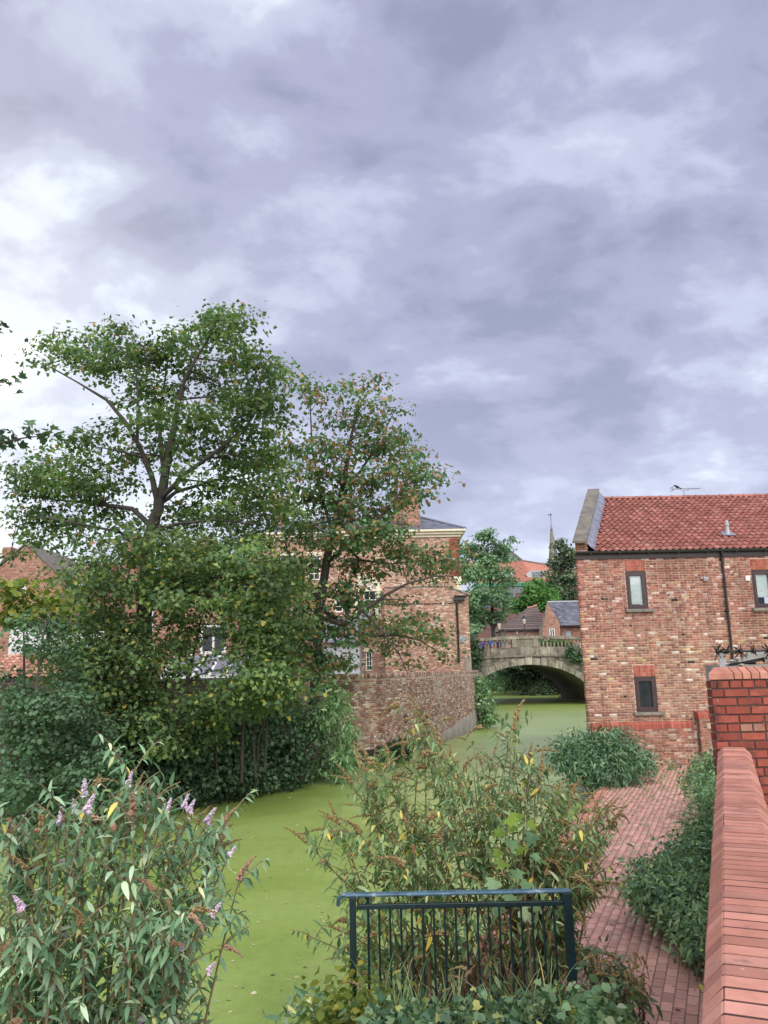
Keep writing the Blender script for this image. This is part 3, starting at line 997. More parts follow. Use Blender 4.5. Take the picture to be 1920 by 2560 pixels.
# =================================================================== TALL WALL at the end of the parapet
PW = 7.2
wl0 = at(1781, 1750, PW).x
wtop = at(1850, 1698, PW).z
tall = thing('boundary_wall', 'taller saturated red brick wall with sooty joints closing the parapet', 'wall', (wl0 + 0.8, PW + 0.16, PAVE))
WW = 2.2
b = MB()
TA = math.tan(A)
b.prism([(wl0 + 0.004, PW + 0.006, -0.6), (wl0 + WW, PW + 0.006, -0.6), (wl0 + WW, PW + 0.32, -0.6), (wl0 + 0.006 + 0.32 * TA, PW + 0.32, -0.6)], (0, 0, wtop + 0.6))
r0_ = wl0 + 0.32 * TA + 0.03
rt = [Vector((r0_, PW + 0.32, -0.6)), Vector((r0_ + .25, PW + 0.32, -0.6)), Vector((r0_ + .25, PW + 0.32, -0.6)) + AU * 5.0, Vector((r0_, PW + 0.32, -0.6)) + AU * 5.0]
b.prism(rt, (0, 0, wtop - 0.4 + 0.6))
b.build('mortar_bed', MT['dark_mortar'], tall)
H = wtop + 0.35
nrow = int(H / 0.0757)
fr = Fr((wl0, PW, wtop - nrow * 0.0757), (1, 0, 0))
rects = bond(WW, nrow * 0.0757, 0.0757, 0.2252, 0.012, header_every=5)
brick_layer(tall, rects, fr, MT['pier_brick'], proud=0.006, nparts=300, focus=(0.4, nrow * 0.0757 - 0.4), depth=0.11, jit=0.004)
brick_layer(tall, bond(0.32, nrow * 0.0757, 0.0757, 0.2252, 0.012, header_every=0), Fr(Vector((wl0 + .004, PW + 0.002, wtop - nrow * 0.0757)) + AU * .33, -AU), MT['pier_brick'], proud=0.002, nparts=0, stuff='side_brickwork', jit=0.001)
# bevelled coping bricks: first a long return brick, then headers
ch, cx = 0.058, wl0 - 0.012
ztop = at(1850, 1667, PW + 0.10).z
x = cx
k = 0
while x < wl0 + WW:
    w = 0.226 if k == 0 else 0.078
    m = MB()
    pr = [(PW - 0.014, wtop), (PW - 0.014, wtop + ch), (PW + 0.09, ztop), (PW + 0.24, ztop), (PW + 0.34, wtop + ch), (PW + 0.34, wtop)]
    if k == 0:
        lo = [Vector((x + (y - PW) * TA, y, z)) for y, z in pr]
        hi = [Vector((x + w - 0.008, y, z)) for y, z in pr]
        lo[2].x += 0.055; lo[3].x += 0.055
        m.add(lo + hi, [tuple(range(5, -1, -1)), tuple(range(6, 12))] + [(i, (i + 1) % 6, 6 + (i + 1) % 6, 6 + i) for i in range(6)])
    else:
        m.prism([(x, y, z + random.uniform(-.002, .002)) for y, z in pr], (w - 0.009, 0, 0))
    m.build('coping_brick', MT['coping_brick'], tall, bevel=0.003)
    x += w; k += 1

# spiked anti-climb spinner on the tall wall
ax0 = at(1794, 1629, PW + 0.14)
ax1 = Vector((ax0.x + 1.1, ax0.y, ax0.z + 0.004))
spn = thing('anti_climb_spinner', 'black spiked anti-climb roller on grey brackets above the red wall', 'spikes', (ax0.x, ax0.y, ztop))
MB().tube([ax0, ax1], 0.011, 8).build('axle', MT['spike'], spn)
for i, xx in enumerate((0.035, 0.52)):
    m = MB()
    m.box((ax0.x + xx, ax0.y + 0.01, (ztop + ax0.z) / 2), (0.05 if i == 0 else 0.006, 0.006, ax0.z - ztop + 0.004))
    m.box((ax0.x + xx + 0.05, ax0.y + 0.01, ztop + 0.004), (0.17, 0.05, 0.006))
    m.build('bracket', MT['zinc'], spn)
for i, (xx, rad, nsp) in enumerate(((0.0, 0.085, 16), (0.085, 0.06, 12), (0.215, 0.092, 15), (0.335, 0.058, 12), (0.475, 0.088, 15), (0.60, 0.058, 12), (0.73, 0.088, 15))):
    m = MB()
    c = ax0 + Vector((xx, 0, 0))
    m.lathe(c - Vector((0.014, 0, 0)), [(0.006, 0), (0.022, 0.002), (0.026, 0.014), (0.022, 0.026), (0.006, 0.028)], 10, (1, 0, 0))
    for j in range(nsp):
        a = 2 * PI * (j + random.random() * 0.4) / nsp
        lean = random.uniform(-0.55, 0.55)
        d = Vector((lean, math.cos(a), math.sin(a))).normalized()
        L = rad * random.uniform(0.75, 1.05)
        side = d.cross(Vector((1, 0, 0.2))).normalized()
        th = side.cross(d)
        w0 = 0.0055
        pts = []
        for (q, ww) in ((0.016, 0.6), (0.6 * L, 1.25), (0.9 * L, 1.1), (L, 0.35)):
            base = c + d * q + Vector((lean * 0.02 * (q / L) ** 2, 0, 0))
            pts.append((base, ww * w0))
        vs, fs = [], []
        for (bp, ww) in pts:
            vs += [bp - side * ww - th * 0.0015, bp + side * ww - th * 0.0015, bp + side * ww + th * 0.0015, bp - side * ww + th * 0.0015]
        for q in range(3):
            for e in range(4):
                f = (e + 1) % 4
                fs.append((q * 4 + e, q * 4 + f, q * 4 + 4 + f, q * 4 + 4 + e))
        fs.append((12, 13, 14, 15))
        m.add(vs, fs)
    m.build('spiked_collar', MT['spike'], spn)

# weathered boards and slabs piled on a shed roof behind the tall wall
heap = thing('board_heap', 'grey weathered boards and slabs heaped behind the spiked roller', 'boards', (at(1870, 1660, 9.6).x, 9.6, PAVE))
hb = MB()
hb.bb(at(1828, 1660, 9.6).x, at(1828, 1660, 9.6).x + 2.6, 9.3, 10.4, PAVE, at(1850, 1662, 9.6).z)
hb.build('shed_base', MT['weathered'], heap)
random.seed(5)
for i in range(13):
    px = 1838 + i * 10 + random.uniform(-6, 6)
    py = 1656 - min(i, 7) * 2.2 + random.uniform(-5, 4)
    c = at(px, py, 9.5 + random.uniform(-.1, .25))
    tl = random.uniform(-0.28, 0.12)
    u = Vector((math.cos(tl), random.uniform(-.4, .4), math.sin(tl) + 0.12)).normalized()
    n = u.cross(Vector((0, 0, 1))).normalized()
    MB().box(c, (random.uniform(0.22, 0.45), random.uniform(0.10, 0.25), random.uniform(0.018, 0.05)), u, n, n.cross(u) * -1).build('board', MT['weathered'], heap, bevel=0.004)

# =================================================================== THE BRICK HOUSE on the right
HY = 24.0
HX0 = at(1455, 1610, HY).x
ZE = at(1600, 1396, HY).z                     # under the fascia
HX1 = HX0 + 10.5
SK = math.tan(R(21))                          # the gable end runs back at a slant
RY = HY + 4.85
ZR = at(1640, 1247, RY).z
house = thing('brick_house', 'mottled reclaimed-brick house with red pantile roof at the end of the terrace', 'house', (HX0 + 5, HY + 2, PAVE))
fr = Fr((HX0, HY, PAVE), (1, 0, 0))
W, H = HX1 - HX0, ZE - PAVE
def sx(px, py, Y=HY): return at(px, py, Y).x - HX0
def sz(px, py, Y=HY): return at(px, py, Y).z - PAVE
wins = []
for (pl, pr_, pt, pb) in ((1566, 1618, 1428, 1523), (1588, 1643, 1691, 1780), (1882, 1936, 1424, 1520)):
    my = (pt + pb) / 2
    wins.append((sx(pl, my), sx(pr_, my), sz((pl + pr_) / 2, pb), sz((pl + pr_) / 2, pt)))
LH = 0.335
opens = [(a, b, c - 0.09, d) for a, b, c, d in wins]
bopens = [(a - 0.005, b + 0.005, c - 0.09, d + LH) for a, b, c, d in wins]
cb = MB()
core(cb, fr, W - 0.06, H, opens, s0=0.06)
# slanting gable end wall
D1 = 9.7
g0, g1 = Vector((HX0, HY + 0.3, 0)), Vector((HX0 + SK * D1, HY + D1, 0))
apex = Vector((HX0 + SK * (RY - HY), RY, 0))
poly = [Vector((HX0 + SK * .3, HY + .301, PAVE - .6)), Vector((HX0 + SK * .3, HY + .301, ZE + .3)), Vector((apex.x, apex.y, ZR + .3)), Vector((g1.x, g1.y, ZE + .3)), Vector((g1.x, g1.y, PAVE - .6))]
cb.prism([q + Vector((0.07, 0, 0)) for q in poly], (0.3, 0, 0))
cb.build('wall', MT['mortar'], house)
gd_ = Vector((SK, 1, 0)).normalized()
gfr = Fr(Vector((HX0, HY + .06, PAVE)) + gd_ * D1 / gd_.y, -gd_)
def gcl(s, t):
    y = (D1 / gd_.y - s) * gd_.y
    k = 1 - abs(y - (RY - HY)) / (RY - HY)
    return t + PAVE < ZE + 0.1 + (ZR - ZE) * k
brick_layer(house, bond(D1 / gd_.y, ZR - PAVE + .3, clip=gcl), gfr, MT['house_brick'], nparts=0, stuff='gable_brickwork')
ledge_z = sz(1600, 1822)
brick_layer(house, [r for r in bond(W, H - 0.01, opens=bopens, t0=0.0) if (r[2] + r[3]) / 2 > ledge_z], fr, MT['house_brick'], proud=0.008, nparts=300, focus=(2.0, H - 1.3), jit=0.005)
# soldier-course lintels, windows, sills
for i, (a, b, c, d) in enumerate(wins):
    w = window(house, fr, a + 0.004, b - 0.004, c + 0.004, d - 0.004, MT['maroon'], setback=0.03, fw=0.075, sash=0.06, blind=(0.02 if i == 0 else (0.22 if i == 2 else None)))
    n = max(8, int(round((b - a) / 0.0735)))
    ww = (b - a) / n
    rr = []
    for k in range(n):
        cut = d + (LH * 0.66 if k % 2 else LH * 0.34)
        rr += [(a + k * ww + .004, a + (k + 1) * ww - .004, d + .004, cut - .004), (a + k * ww + .004, a + (k + 1) * ww - .004, cut + .004, d + LH - .004)]
    brick_layer(house, rr, fr, MT['red_brick'], proud=0.010, nparts=100, name='lintel_brick', jit=0.002)
    p, u, up, nn = fr.at((a + b) / 2 + 0.03, c - 0.045)
    MB().box(p + nn * 0.02, (b - a + 0.24, 0.20, 0.088), u, nn, up).build('sill', MT['sill_stone'], w, bevel=0.006)
# thicker plinth with a bull-nosed red ledge, stepping up into a pier at the right
pl0, pl1 = sx(1477, 1815), sx(1737, 1815)
zl0, zl1 = sz(1600, 1822), sz(1600, 1804)
m = MB(); core(m, Fr((HX0, HY - 0.11, PAVE), (1, 0, 0)), pl1 - pl0 - .05, zl0 - 0.005, th=0.108, s0=pl0 + .05)
pz = sz(1760, 1795)
m.bb(HX0 + pl1 + 0.05, HX0 + pl1 + 3.0, HY - 0.34, HY - 0.002, PAVE, PAVE + pz - 0.004)
m.build('plinth', MT['mortar'], house)
brick_layer(house, bond(pl1 - pl0, zl0, s0=pl0), Fr((HX0, HY - 0.11, PAVE), (1, 0, 0)), MT['plinth_brick'], nparts=300, name='plinth_brick', stuff='plinth_brickwork', focus=(2.8, 0.5), jit=0.005)
brick_layer(house, bond(3.0, pz, s0=pl1 + .006), Fr((HX0, HY - 0.34, PAVE), (1, 0, 0)), MT['plinth_brick'], nparts=120, name='plinth_brick', stuff='pier_brickwork', focus=(pl1 + .4, pz))
brick_layer(house, bond(.225, pz, header_every=0), Fr((HX0 + pl1 + .05, HY - 0.112, PAVE), (0, -1, 0)), MT['plinth_brick'], nparts=0, stuff='pier_side_brickwork')
for (s_a, s_b, zb, zt, yf) in ((pl0, pl1 - .004, zl0, zl1, HY - 0.12), (pl1 + 0.0, pl1 + 3.0, pz, sz(1760, 1777), HY - 0.36)):
    n = int((s_b - s_a) / 0.0735)
    lm = MB()
    hh = zt - zb
    lm.prism([(0, 0, 0), (0, 0, hh * 0.62), (0, 0.05, hh * 0.90), (0, 0.11 if yf > HY - .2 else .34, hh), (0, 0.11 if yf > HY - .2 else .34, 0)], (0.066, 0, 0))
    me = bpy.data.meshes.new('ledge_brick'); me.from_pydata(lm.v, [], lm.f); me.materials.append(MT['red_brick']); me.update()
    for k in range(n):
        o = bpy.data.objects.new('ledge_brick', me); COL.objects.link(o); o.parent = house
        o.location = Vector((HX0 + s_a + k * 0.0735, yf + random.uniform(-.003, .003), PAVE + zb + random.uniform(-.002, .002))) - off(house)
# fascia and gutter, downpipe
m = MB(); m.bb(HX0 - 0.03, HX1, HY - 0.05, HY + 0.02, ZE + 0.0, ZE + 0.15)
m.build('fascia', MT['fascia'], house)
gy, gz = HY - 0.12, ZE + 0.145
m = MB()
N = 8
vs, fs = [], []
for xx in (HX0 - 0.04, HX1):
    for j in range(N + 1):
        a = PI + PI * j / N
        vs.append((xx, gy + 0.062 * math.cos(a), gz + 0.085 + 0.085 * math.sin(a)))
    for j in range(N + 1):
        a = 2 * PI - PI * j / N
        vs.append((xx, gy + 0.055 * math.cos(a), gz + 0.085 + 0.078 * math.sin(a)))
k = 2 * (N + 1)
fs = [(j, (j + 1) % k, k + (j + 1) % k, k + j) for j in range(k)] + [tuple(range(k)), tuple(range(2 * k - 1, k - 1, -1))]
m.add(vs, fs)
for xx in np.arange(HX0 + 0.4, HX1, 0.9):
    m.bb(xx, xx + 0.03, gy - 0.066, HY - 0.05, gz - 0.012, gz + 0.02)
m.build('gutter', MT['black'], house)
dpx = at(1817, 1510, HY - 0.07).x
m = MB()
m.tube([(dpx, gy, gz), (dpx, gy, gz - 0.06), (dpx, HY - 0.075, gz - 0.24), (dpx, HY - 0.075, PAVE + 1.0)], 0.036, 10)
for zz in (ZE - 0.12, ZE - 1.7, ZE - 3.4):
    m.lathe((dpx, HY - 0.075, zz), [(0.036, 0), (0.045, 0.005), (0.045, 0.07), (0.036, 0.075)], 10)
    m.bb(dpx - 0.07, dpx + 0.07, HY - 0.04, HY - 0.008, zz + 0.01, zz + 0.05)
m.build('downpipe', MT['black'], house)
# security light and white junction box
p = at(1765, 1447, HY - 0.1)
m = MB(); m.box(p, (0.14, 0.06, 0.09), up=Vector((0, -0.45, 0.9)).normalized()); m.box(p + Vector((-.05, .05, .0)), (0.04, 0.10, 0.04)); m.box(p + Vector((-.11, .06, .03)), (0.05, 0.07, 0.04))
m.build('floodlight', MT['palegrey'], house)
p = at(1869, 1446, HY - 0.03)
MB().box(p, (0.13, 0.05, 0.14)).build('junction_box', MT['white'], house, bevel=0.006)
# roof
ey, ez = HY - 0.13, ZE + 0.20
slope = Vector((0, RY - ey, ZR - ez)); SL = slope.length; sup = slope.normalized()
rn = Vector((1, 0, 0)).cross(sup).normalized()
dk = MB()
xe = HX0 + 0.30
dk.add([Vector((HX0 + .02, ey + .02, ez)) - rn * .0, Vector((HX1, ey + .02, ez)), Vector((HX1, RY, ZR)), Vector((apex.x + .02, RY, ZR)),
        Vector((HX0 + .02, ey + .02, ez - .04)), Vector((HX1, ey + .02, ez - .04)), Vector((HX1, RY, ZR - .04)), Vector((apex.x + .02, RY, ZR - .04))],
       [(0, 1, 2, 3), (4, 7, 6, 5), (0, 4, 5, 1), (1, 5, 6, 2), (0, 3, 7, 4)])
dk.add([Vector((apex.x, RY + .01, ZR)), Vector((HX1, RY + .01, ZR)), Vector((HX1, HY + D1, ZE)), Vector((g1.x, HY + D1, ZE))], [(0, 1, 2, 3)])
dk.build('roof_deck', MT['fascia'], house)
GA = SL / 19.0
def vclip(s, t):
    return HX0 + s > HX0 + 0.52 + SK * (t * sup.y)
pantile_roof(house, Vector((HX0, ey, ez)), (1, 0, 0), sup, HX1 - HX0, 19, 0.207, GA, MT['pantile'], 300, vclip, focus=(3.6, 1.2), amp=0.034)
# ridge tiles
rm = MB()
N = 7
vs, fs = [], []
for (yy, rr) in ((0, .115), (.40, .105), (.41, .125), (.455, .125)):
    for j in range(N + 1):
        a = PI * j / N
        vs.append((yy, rr * math.cos(a), rr * math.sin(a) * 0.85))
for i in range(3):
    for j in range(N):
        fs.append((i * (N + 1) + j, i * (N + 1) + j + 1, (i + 1) * (N + 1) + j + 1, (i + 1) * (N + 1) + j))
fs.append(tuple(range(3 * (N + 1), 4 * (N + 1))))
rme = bpy.data.meshes.new('ridge_tile'); rme.from_pydata(vs, [], fs); rme.materials.append(MT['pantile']); rme.update()
x = apex.x + 0.42
while x < HX1:
    o = bpy.data.objects.new('ridge_tile', rme); COL.objects.link(o); o.parent = house
    o.location = Vector((x, RY, ZR + 0.02 + random.uniform(-.006, .006))) - off(house)
    x += 0.45
# gable parapet: brick upstand, stone slabs, lead flashing
hup = 0.42
def gpt(k, lift):      # point on the gable line, k 0..1 from eaves to ridge
    y = HY - 0.10 + (RY - HY + 0.10) * k
    return Vector((HX0 + SK * (y - HY), y, ez + (ZR - ez) * k + lift))
m = MB()
vs = [gpt(0.004, -0.06), gpt(0.004, hup - 0.07), gpt(1, hup - 0.07), gpt(1, -0.06)]
m.prism([v + Vector((0.012, 0.012, 0)) for v in vs], (0.36, 0, 0))
m.build('gable_upstand', MT['mortar'], house)
kf = Fr((HX0, HY - 0.115, ZE + 0.15), (1, 0, 0))
brick_layer(house, bond(0.36, 0.45, header_every=0), kf, MT['plinth_brick'], nparts=50, name='kneeler_brick', proud=0.006)
ns = 6
for i in range(ns):
    k0, k1 = i / ns + (0.0 if i else -0.03), (i + 1) / ns - 0.004
    a, b_ = gpt(k0, hup - 0.069), gpt(k1, hup - 0.069)
    dz = Vector((0, 0, random.uniform(-.008, .008)))
    lft, rgt_ = Vector((-0.05, 0, 0)), Vector((0.385, 0, 0))
    MB().prism([a + lft + dz, a + rgt_ + dz, b_ + rgt_ + dz, b_ + lft + dz], Vector((0, -0.03, 0.085))).build('coping_slab', MT['coping_slab'], house, bevel=0.012)
m = MB()
q = [gpt(0.0, hup - 0.10) + Vector((0.375, 0, 0)), gpt(1.0, hup - 0.10) + Vector((0.375, 0, 0)), gpt(1.0, 0.085) + Vector((0.60, 0, 0)), gpt(0.0, 0.085) + Vector((0.60, 0, 0))]
K = 22
vs, fs = [], []
for i in range(K + 1):
    k = i / K
    a, b_ = q[0].lerp(q[1], k), q[3].lerp(q[2], k)
    w_ = 0.012 * math.sin(i * 2.3)
    vs += [a, a.lerp(b_, 0.45) + Vector((w_, 0, -0.03)), b_ + Vector((w_ * 2, 0, 0)), b_ + Vector((w_ * 2, 0, -0.12))]
for i in range(K):
    for j in range(3):
        fs.append((i * 4 + j, i * 4 + j + 1, i * 4 + 5 + j, i * 4 + 4 + j))
m.add(vs, fs)
m.build('lead_flashing', MT['lead'], house, smooth=True)
# vent pipe through the tiles
vp = at(1823, 1365, HY + 0.9)
tt = (vp.y - ey) / sup.y
base = Vector((vp.x, ey + sup.y * tt, ez + sup.z * tt + 0.06))
m = MB()
m.prism([base + Vector((-.22, 0, 0)) - sup * .12 + rn * .03, base + Vector((.22, 0, 0)) - sup * .12 + rn * .03, base + Vector((.14, 0, 0)) + sup * .25 + rn * .03, base + Vector((-.14, 0, 0)) + sup * .25 + rn * .03], rn * 0.02)
fl = m.build('vent_flashing', MT['lead'], house)
MB().lathe(base, [(0.075, -0.02), (0.06, 0.18), (0.055, 0.30), (0.075, 0.31), (0.075, 0.36), (0.055, 0.37), (0.05, 0.46), (0.03, 0.49)], 12).build('vent_pipe', MT['palegrey'], fl, smooth=False)

# aerial and bird on the ridge
ab = Vector((at(1711, 1240, RY).x, RY, ZR + 0.09))
aer = thing('tv_aerial', 'thin grey television aerial on the red roof ridge', 'aerial', ab)
bz = at(1711, 1222, RY).z
m = MB(); m.tube([ab, (ab.x - .01, RY, bz - 0.07)], 0.017, 6); m.build('mast', MT['zinc'], aer)
xl, xr = at(1680, 1222, RY).x, at(1751, 1222, RY).x
m = MB(); m.tube([(xl, RY, bz), (xr, RY, bz)], 0.010, 6)
m.tube([(ab.x - .12, RY, bz), (ab.x - .10, RY, bz - .06), (ab.x - .06, RY, bz - .07), (ab.x + .14, RY, bz - .07), (ab.x + .18, RY, bz - .06), (ab.x + .19, RY, bz)], 0.009, 6)
bm_ = m.build('boom', MT['zinc'], aer)
m = MB()
for i, xx in enumerate(np.linspace(xl + .06, xr - .03, 13)):
    m.tube([(xx, RY - .16, bz), (xx, RY + .16, bz)], 0.005, 5)
for zz in (-.07, -.035, .035, .07):
    m.tube([(xl, RY - .2, bz + zz), (xl - .01, RY + .2, bz + zz)], 0.006, 5)
m.tube([(xl, RY, bz - .09), (xl + .015, RY, bz), (xl, RY, bz + .09)], 0.008, 5)
m.build('elements', MT['zinc'], aer)
bp = at(1691, 1219, RY)
bird = thing('bird', 'small black bird perched on the rooftop aerial', 'bird', (bp.x, bp.y, bz))
m = MB()
pr = [(-.115, .075, .004), (-.095, .080, .012), (-.075, .088, .026), (-.052, .086, .033), (-.030, .072, .032), (-.005, .055, .044), (.03, .036, .050), (.065, .018, .042), (.095, .004, .026), (.13, -.012, .017), (.19, -.036, .014), (.205, -.042, .010)]
m.tube([(bp.x + x, bp.y, bz + .045 + z) for x, z, r_ in pr], [r_ for _, _, r_ in pr], 10)
for s in (-1, 1):
    m.tube([(bp.x + .015, bp.y + .015 * s, bz + .05), (bp.x + .02, bp.y + .015 * s, bz + .008)], 0.004, 5)
    m.add([(bp.x - .01, bp.y + .048 * s, bz + .12), (bp.x + .05, bp.y + .055 * s, bz + .075), (bp.x + .15, bp.y + .02 * s, bz + .03), (bp.x + .05, bp.y + .05 * s, bz + .045)], [(0, 1, 2, 3)])
m.build('body', MT['bird'], bird, smooth=True)

# =================================================================== RIVER WALL on the left bank
rw = thing('river_wall', 'old patched brick river wall curving along the green water', 'wall', (WALL[4].x, WALL[4].y, 0))
pf = PathFr(WALL, 0.0)
RH = 3.12
cw_ = 0.0765
NSEG = 44
m = MB()
vs, fs = [], []
for i in range(NSEG + 1):
    s = pf.len * i / NSEG
    p, u, up, n = pf.at(s, 0)
    bat = 0.16
    for (dz, dn) in ((-0.9, bat + .05), (0.0, bat), (RH, 0.0), (RH, -0.45), (-0.9, -0.45)):
        vs.append(p + n * dn + up * dz)
for i in range(NSEG):
    for j in range(4):
        fs.append((i * 5 + j, i * 5 + j + 1, (i + 1) * 5 + j + 1, (i + 1) * 5 + j))
e = NSEG * 5
fs += [(0, 1, 2, 3, 4), (e + 4, e + 3, e + 2, e + 1, e)]
m.add(vs, fs)
m.build('wall_body', MT['old_mortar'], rw)
class Batter:
    def at(s, a, b):
        p, u, up, n = pf.at(a, b)
        return p + n * (0.16 * (1 - b / RH)), u, (up - n * 0.051).normalized(), (n + up * 0.051).normalized()
def rclip(s, t):
    f = s / pf.len
    base = 0.25 + 0.95 * max(0, (f - 0.50) / 0.5) ** 0.8
    return t > base + 0.05 * math.sin(s * 3)
rects = bond(pf.len, RH - 0.18, cw_, 0.228, 0.011, clip=rclip)
brick_layer(rw, rects, Batter(), MT['old_brick'], proud=0.007, nparts=300, focus=(pf.len * 0.62, 2.3), jit=0.008)
# brick-on-edge top course
brick_layer(rw, [(i * .078, i * .078 + .068, RH - .17, RH + .02) for i in range(int(pf.len / .078))], Batter(), MT['old_brick'], proud=0.012, nparts=150, focus=(pf.len * .6, RH), name='capping_brick', stuff='capping_bricks', depth=.3)
# cement render at the foot
m = MB(); vs, fs = [], []
for i in range(NSEG + 1):
    s = pf.len * i / NSEG
    p, u, up, n = Batter().at(s, 0)
    f = i / NSEG
    hh = 0.25 + 0.95 * max(0, (f - 0.50) / 0.5) ** 0.8 + 0.05 * math.sin(s * 2.1)
    for (dz, dn) in ((-0.9, 0.06), (0.02, 0.035), (hh, 0.022), (hh + 0.01, -0.03)):
        vs.append(Batter().at(s, dz)[0] + n * dn)
for i in range(NSEG):
    for j in range(3):
        fs.append((i * 4 + j, i * 4 + j + 1, (i + 1) * 4 + j + 1, (i + 1) * 4 + j))
m.add(vs, fs); m.build('render_skirt', MT['render'], rw, smooth=True)
# end return of the wall
pe, ue, upe, ne = pf.at(pf.len - 0.001, 0)
m = MB(); m.prism([pe + ne * .17 + Vector((0, 0, -.9)), pe + ne * 0.0 + Vector((0, 0, RH)), pe - ne * 3 + Vector((0, 0, RH)), pe - ne * 3 + Vector((0, 0, -.9))], ue * 0.3)
m.build('wall_end', MT['render'], rw)
# two drain openings
for px in (1009, 1046):
    q = at(px, 1797, 33.0)
    best = min(np.linspace(0, pf.len, 300), key=lambda s: abs((pf.at(s, 0)[0].x / pf.at(s, 0)[0].y) - q.x / q.y))
    p, u, up, n = Batter().at(best, 1.35)
    MB().lathe(p - n * 0.02, [(0.17, 0), (0.17, 0.05), (0.13, 0.052), (0.13, 0.0)], 14, n).build('drain_outlet', MT['black'], rw)

# =================================================================== MANSION behind the river wall
MY = 46.0
GZ = 3.02
mx0, mx1 = at(620, 1500, MY).x, at(1150, 1400, MY).x
mzt = at(1110, 1343, MY).z
man = thing('mansion', 'tall mottled brick mansion with cream cornice and slate roof behind the trees', 'house', ((mx0 + mx1) / 2, MY + 4, GZ))
fr = Fr((mx0, MY, GZ), (1, 0, 0))
W, H = mx1 - mx0, mzt - GZ
def ms(px, py): return at(px, py, MY).x - mx0
def mz(px, py): return at(px, py, MY).z - GZ
ow = [(ms(893, 1510), ms(941, 1510), mz(917, 1545), mz(917, 1476)), (ms(838, 1500), ms(857, 1500), mz(848, 1530), mz(848, 1480)),
      (ms(700, 1420), ms(730, 1420), mz(715, 1450), mz(715, 1390)), (ms(770, 1420), ms(800, 1420), mz(785, 1450), mz(785, 1390)),
      (ms(915, 1660), ms(931, 1660), mz(923, 1677), mz(923, 1630))]
cb = MB(); core(cb, fr, W, H, ow)
cb.bb(mx0 + .01, mx1 - .01, MY + .31, MY + 14, GZ - .5, mzt - .01)
cb.build('wall', MT['old_mortar'], man)
RCX, RCZ, RR = ms(917, 1476) , mz(917, 1476), (ms(941, 1476) - ms(893, 1476)) / 2
def mclip(s, t):
    return math.hypot(s - RCX, t - RCZ) > RR * 1.45 or t < RCZ
brick_layer(man, bond(W, H, opens=ow, clip=mclip), fr, MT['mansion_brick'], proud=0.008, nparts=300, focus=(ms(1115, 1380), mz(1115, 1380)))
# darker red quoin strip and cream quoins at the right corner
qa, qb = ms(1124, 1390), W
brick_layer(man, bond(qb - qa, mz(1140, 1345) - mz(1140, 1440), s0=qa, t0=mz(1140, 1440), header_every=0), fr, MT['red_brick'], proud=0.05, nparts=200, name='quoin_brick', stuff='quoin_bricks', depth=.06)
for k in range(7):
    z0 = mz(1140, 1440) - (k + 1) * 0.34
    w = 0.42 if k % 2 == 0 else 0.26
    MB().bb(mx1 - w, mx1 + .03, MY - .04, MY + .4, GZ + z0 + .008, GZ + z0 + .33).build('quoin', MT['cream'], man, bevel=.01)
m = MB(); m.box(at(1130, 1398, MY - .06), (1.0, .05, .07)); m.build('pipe_run', MT['palegrey'], man)
# cornice
zc0, zc1 = mzt, at(1110, 1323, MY - .3).z
for i, (o1, f0, f1) in enumerate(((.10, 0, .35), (.24, .35, .7), (.38, .7, 1.0))):
    MB().bb(mx0 - o1, mx1 + o1, MY - o1, MY + 14 + o1, zc0 + (zc1 - zc0) * f0, zc0 + (zc1 - zc0) * f1).build('cornice_band', MT['cream'], man, bevel=.02)
# hipped slate roof
e0, e1, ey0, ey1 = mx0 - .35, mx1 + .35, MY - .35, MY + 14.3
rz = at(1053, 1283, MY + 5).z
rxr = at(1050, 1283, MY + 5).x
rp = [Vector((e0, ey0, zc1)), Vector((e1, ey0, zc1)), Vector((e1, ey1, zc1)), Vector((e0, ey1, zc1)), Vector((e0 + 4, MY + 6.5, rz)), Vector((rxr, MY + 6.5, rz))]
m = MB(); m.add(rp, [(0, 1, 5, 4), (1, 2, 5), (2, 3, 4, 5), (3, 0, 4)])
m.build('roof_deck', MT['slate'], man)
up = Vector((0, MY + 6.5 - ey0, rz - zc1)); L = up.length
def slc(s, t):
    f = t / L
    return s < (e1 - e0) - (e1 - rxr) * f - .1 and s > 4 * f
brick_layer(man, bond(e1 - e0, L, .19, .30, .012, clip=slc, header_every=0), Fr(rp[0], (1, 0, 0), up.normalized()), MT['slate'], proud=.014, nparts=120, focus=(rxr - e0, 1.5), name='slate', stuff='slates', depth=.02, jit=.003, tilt=.03)
m = MB(); m.tube([rp[1] + Vector((0, 0, .03)), rp[5] + Vector((0, 0, .06))], .09, 6); m.tube([rp[5] + Vector((0, 0, .06)), rp[4] + Vector((0, 0, .06))], .09, 6); m.build('lead_hips', MT['lead'], man)
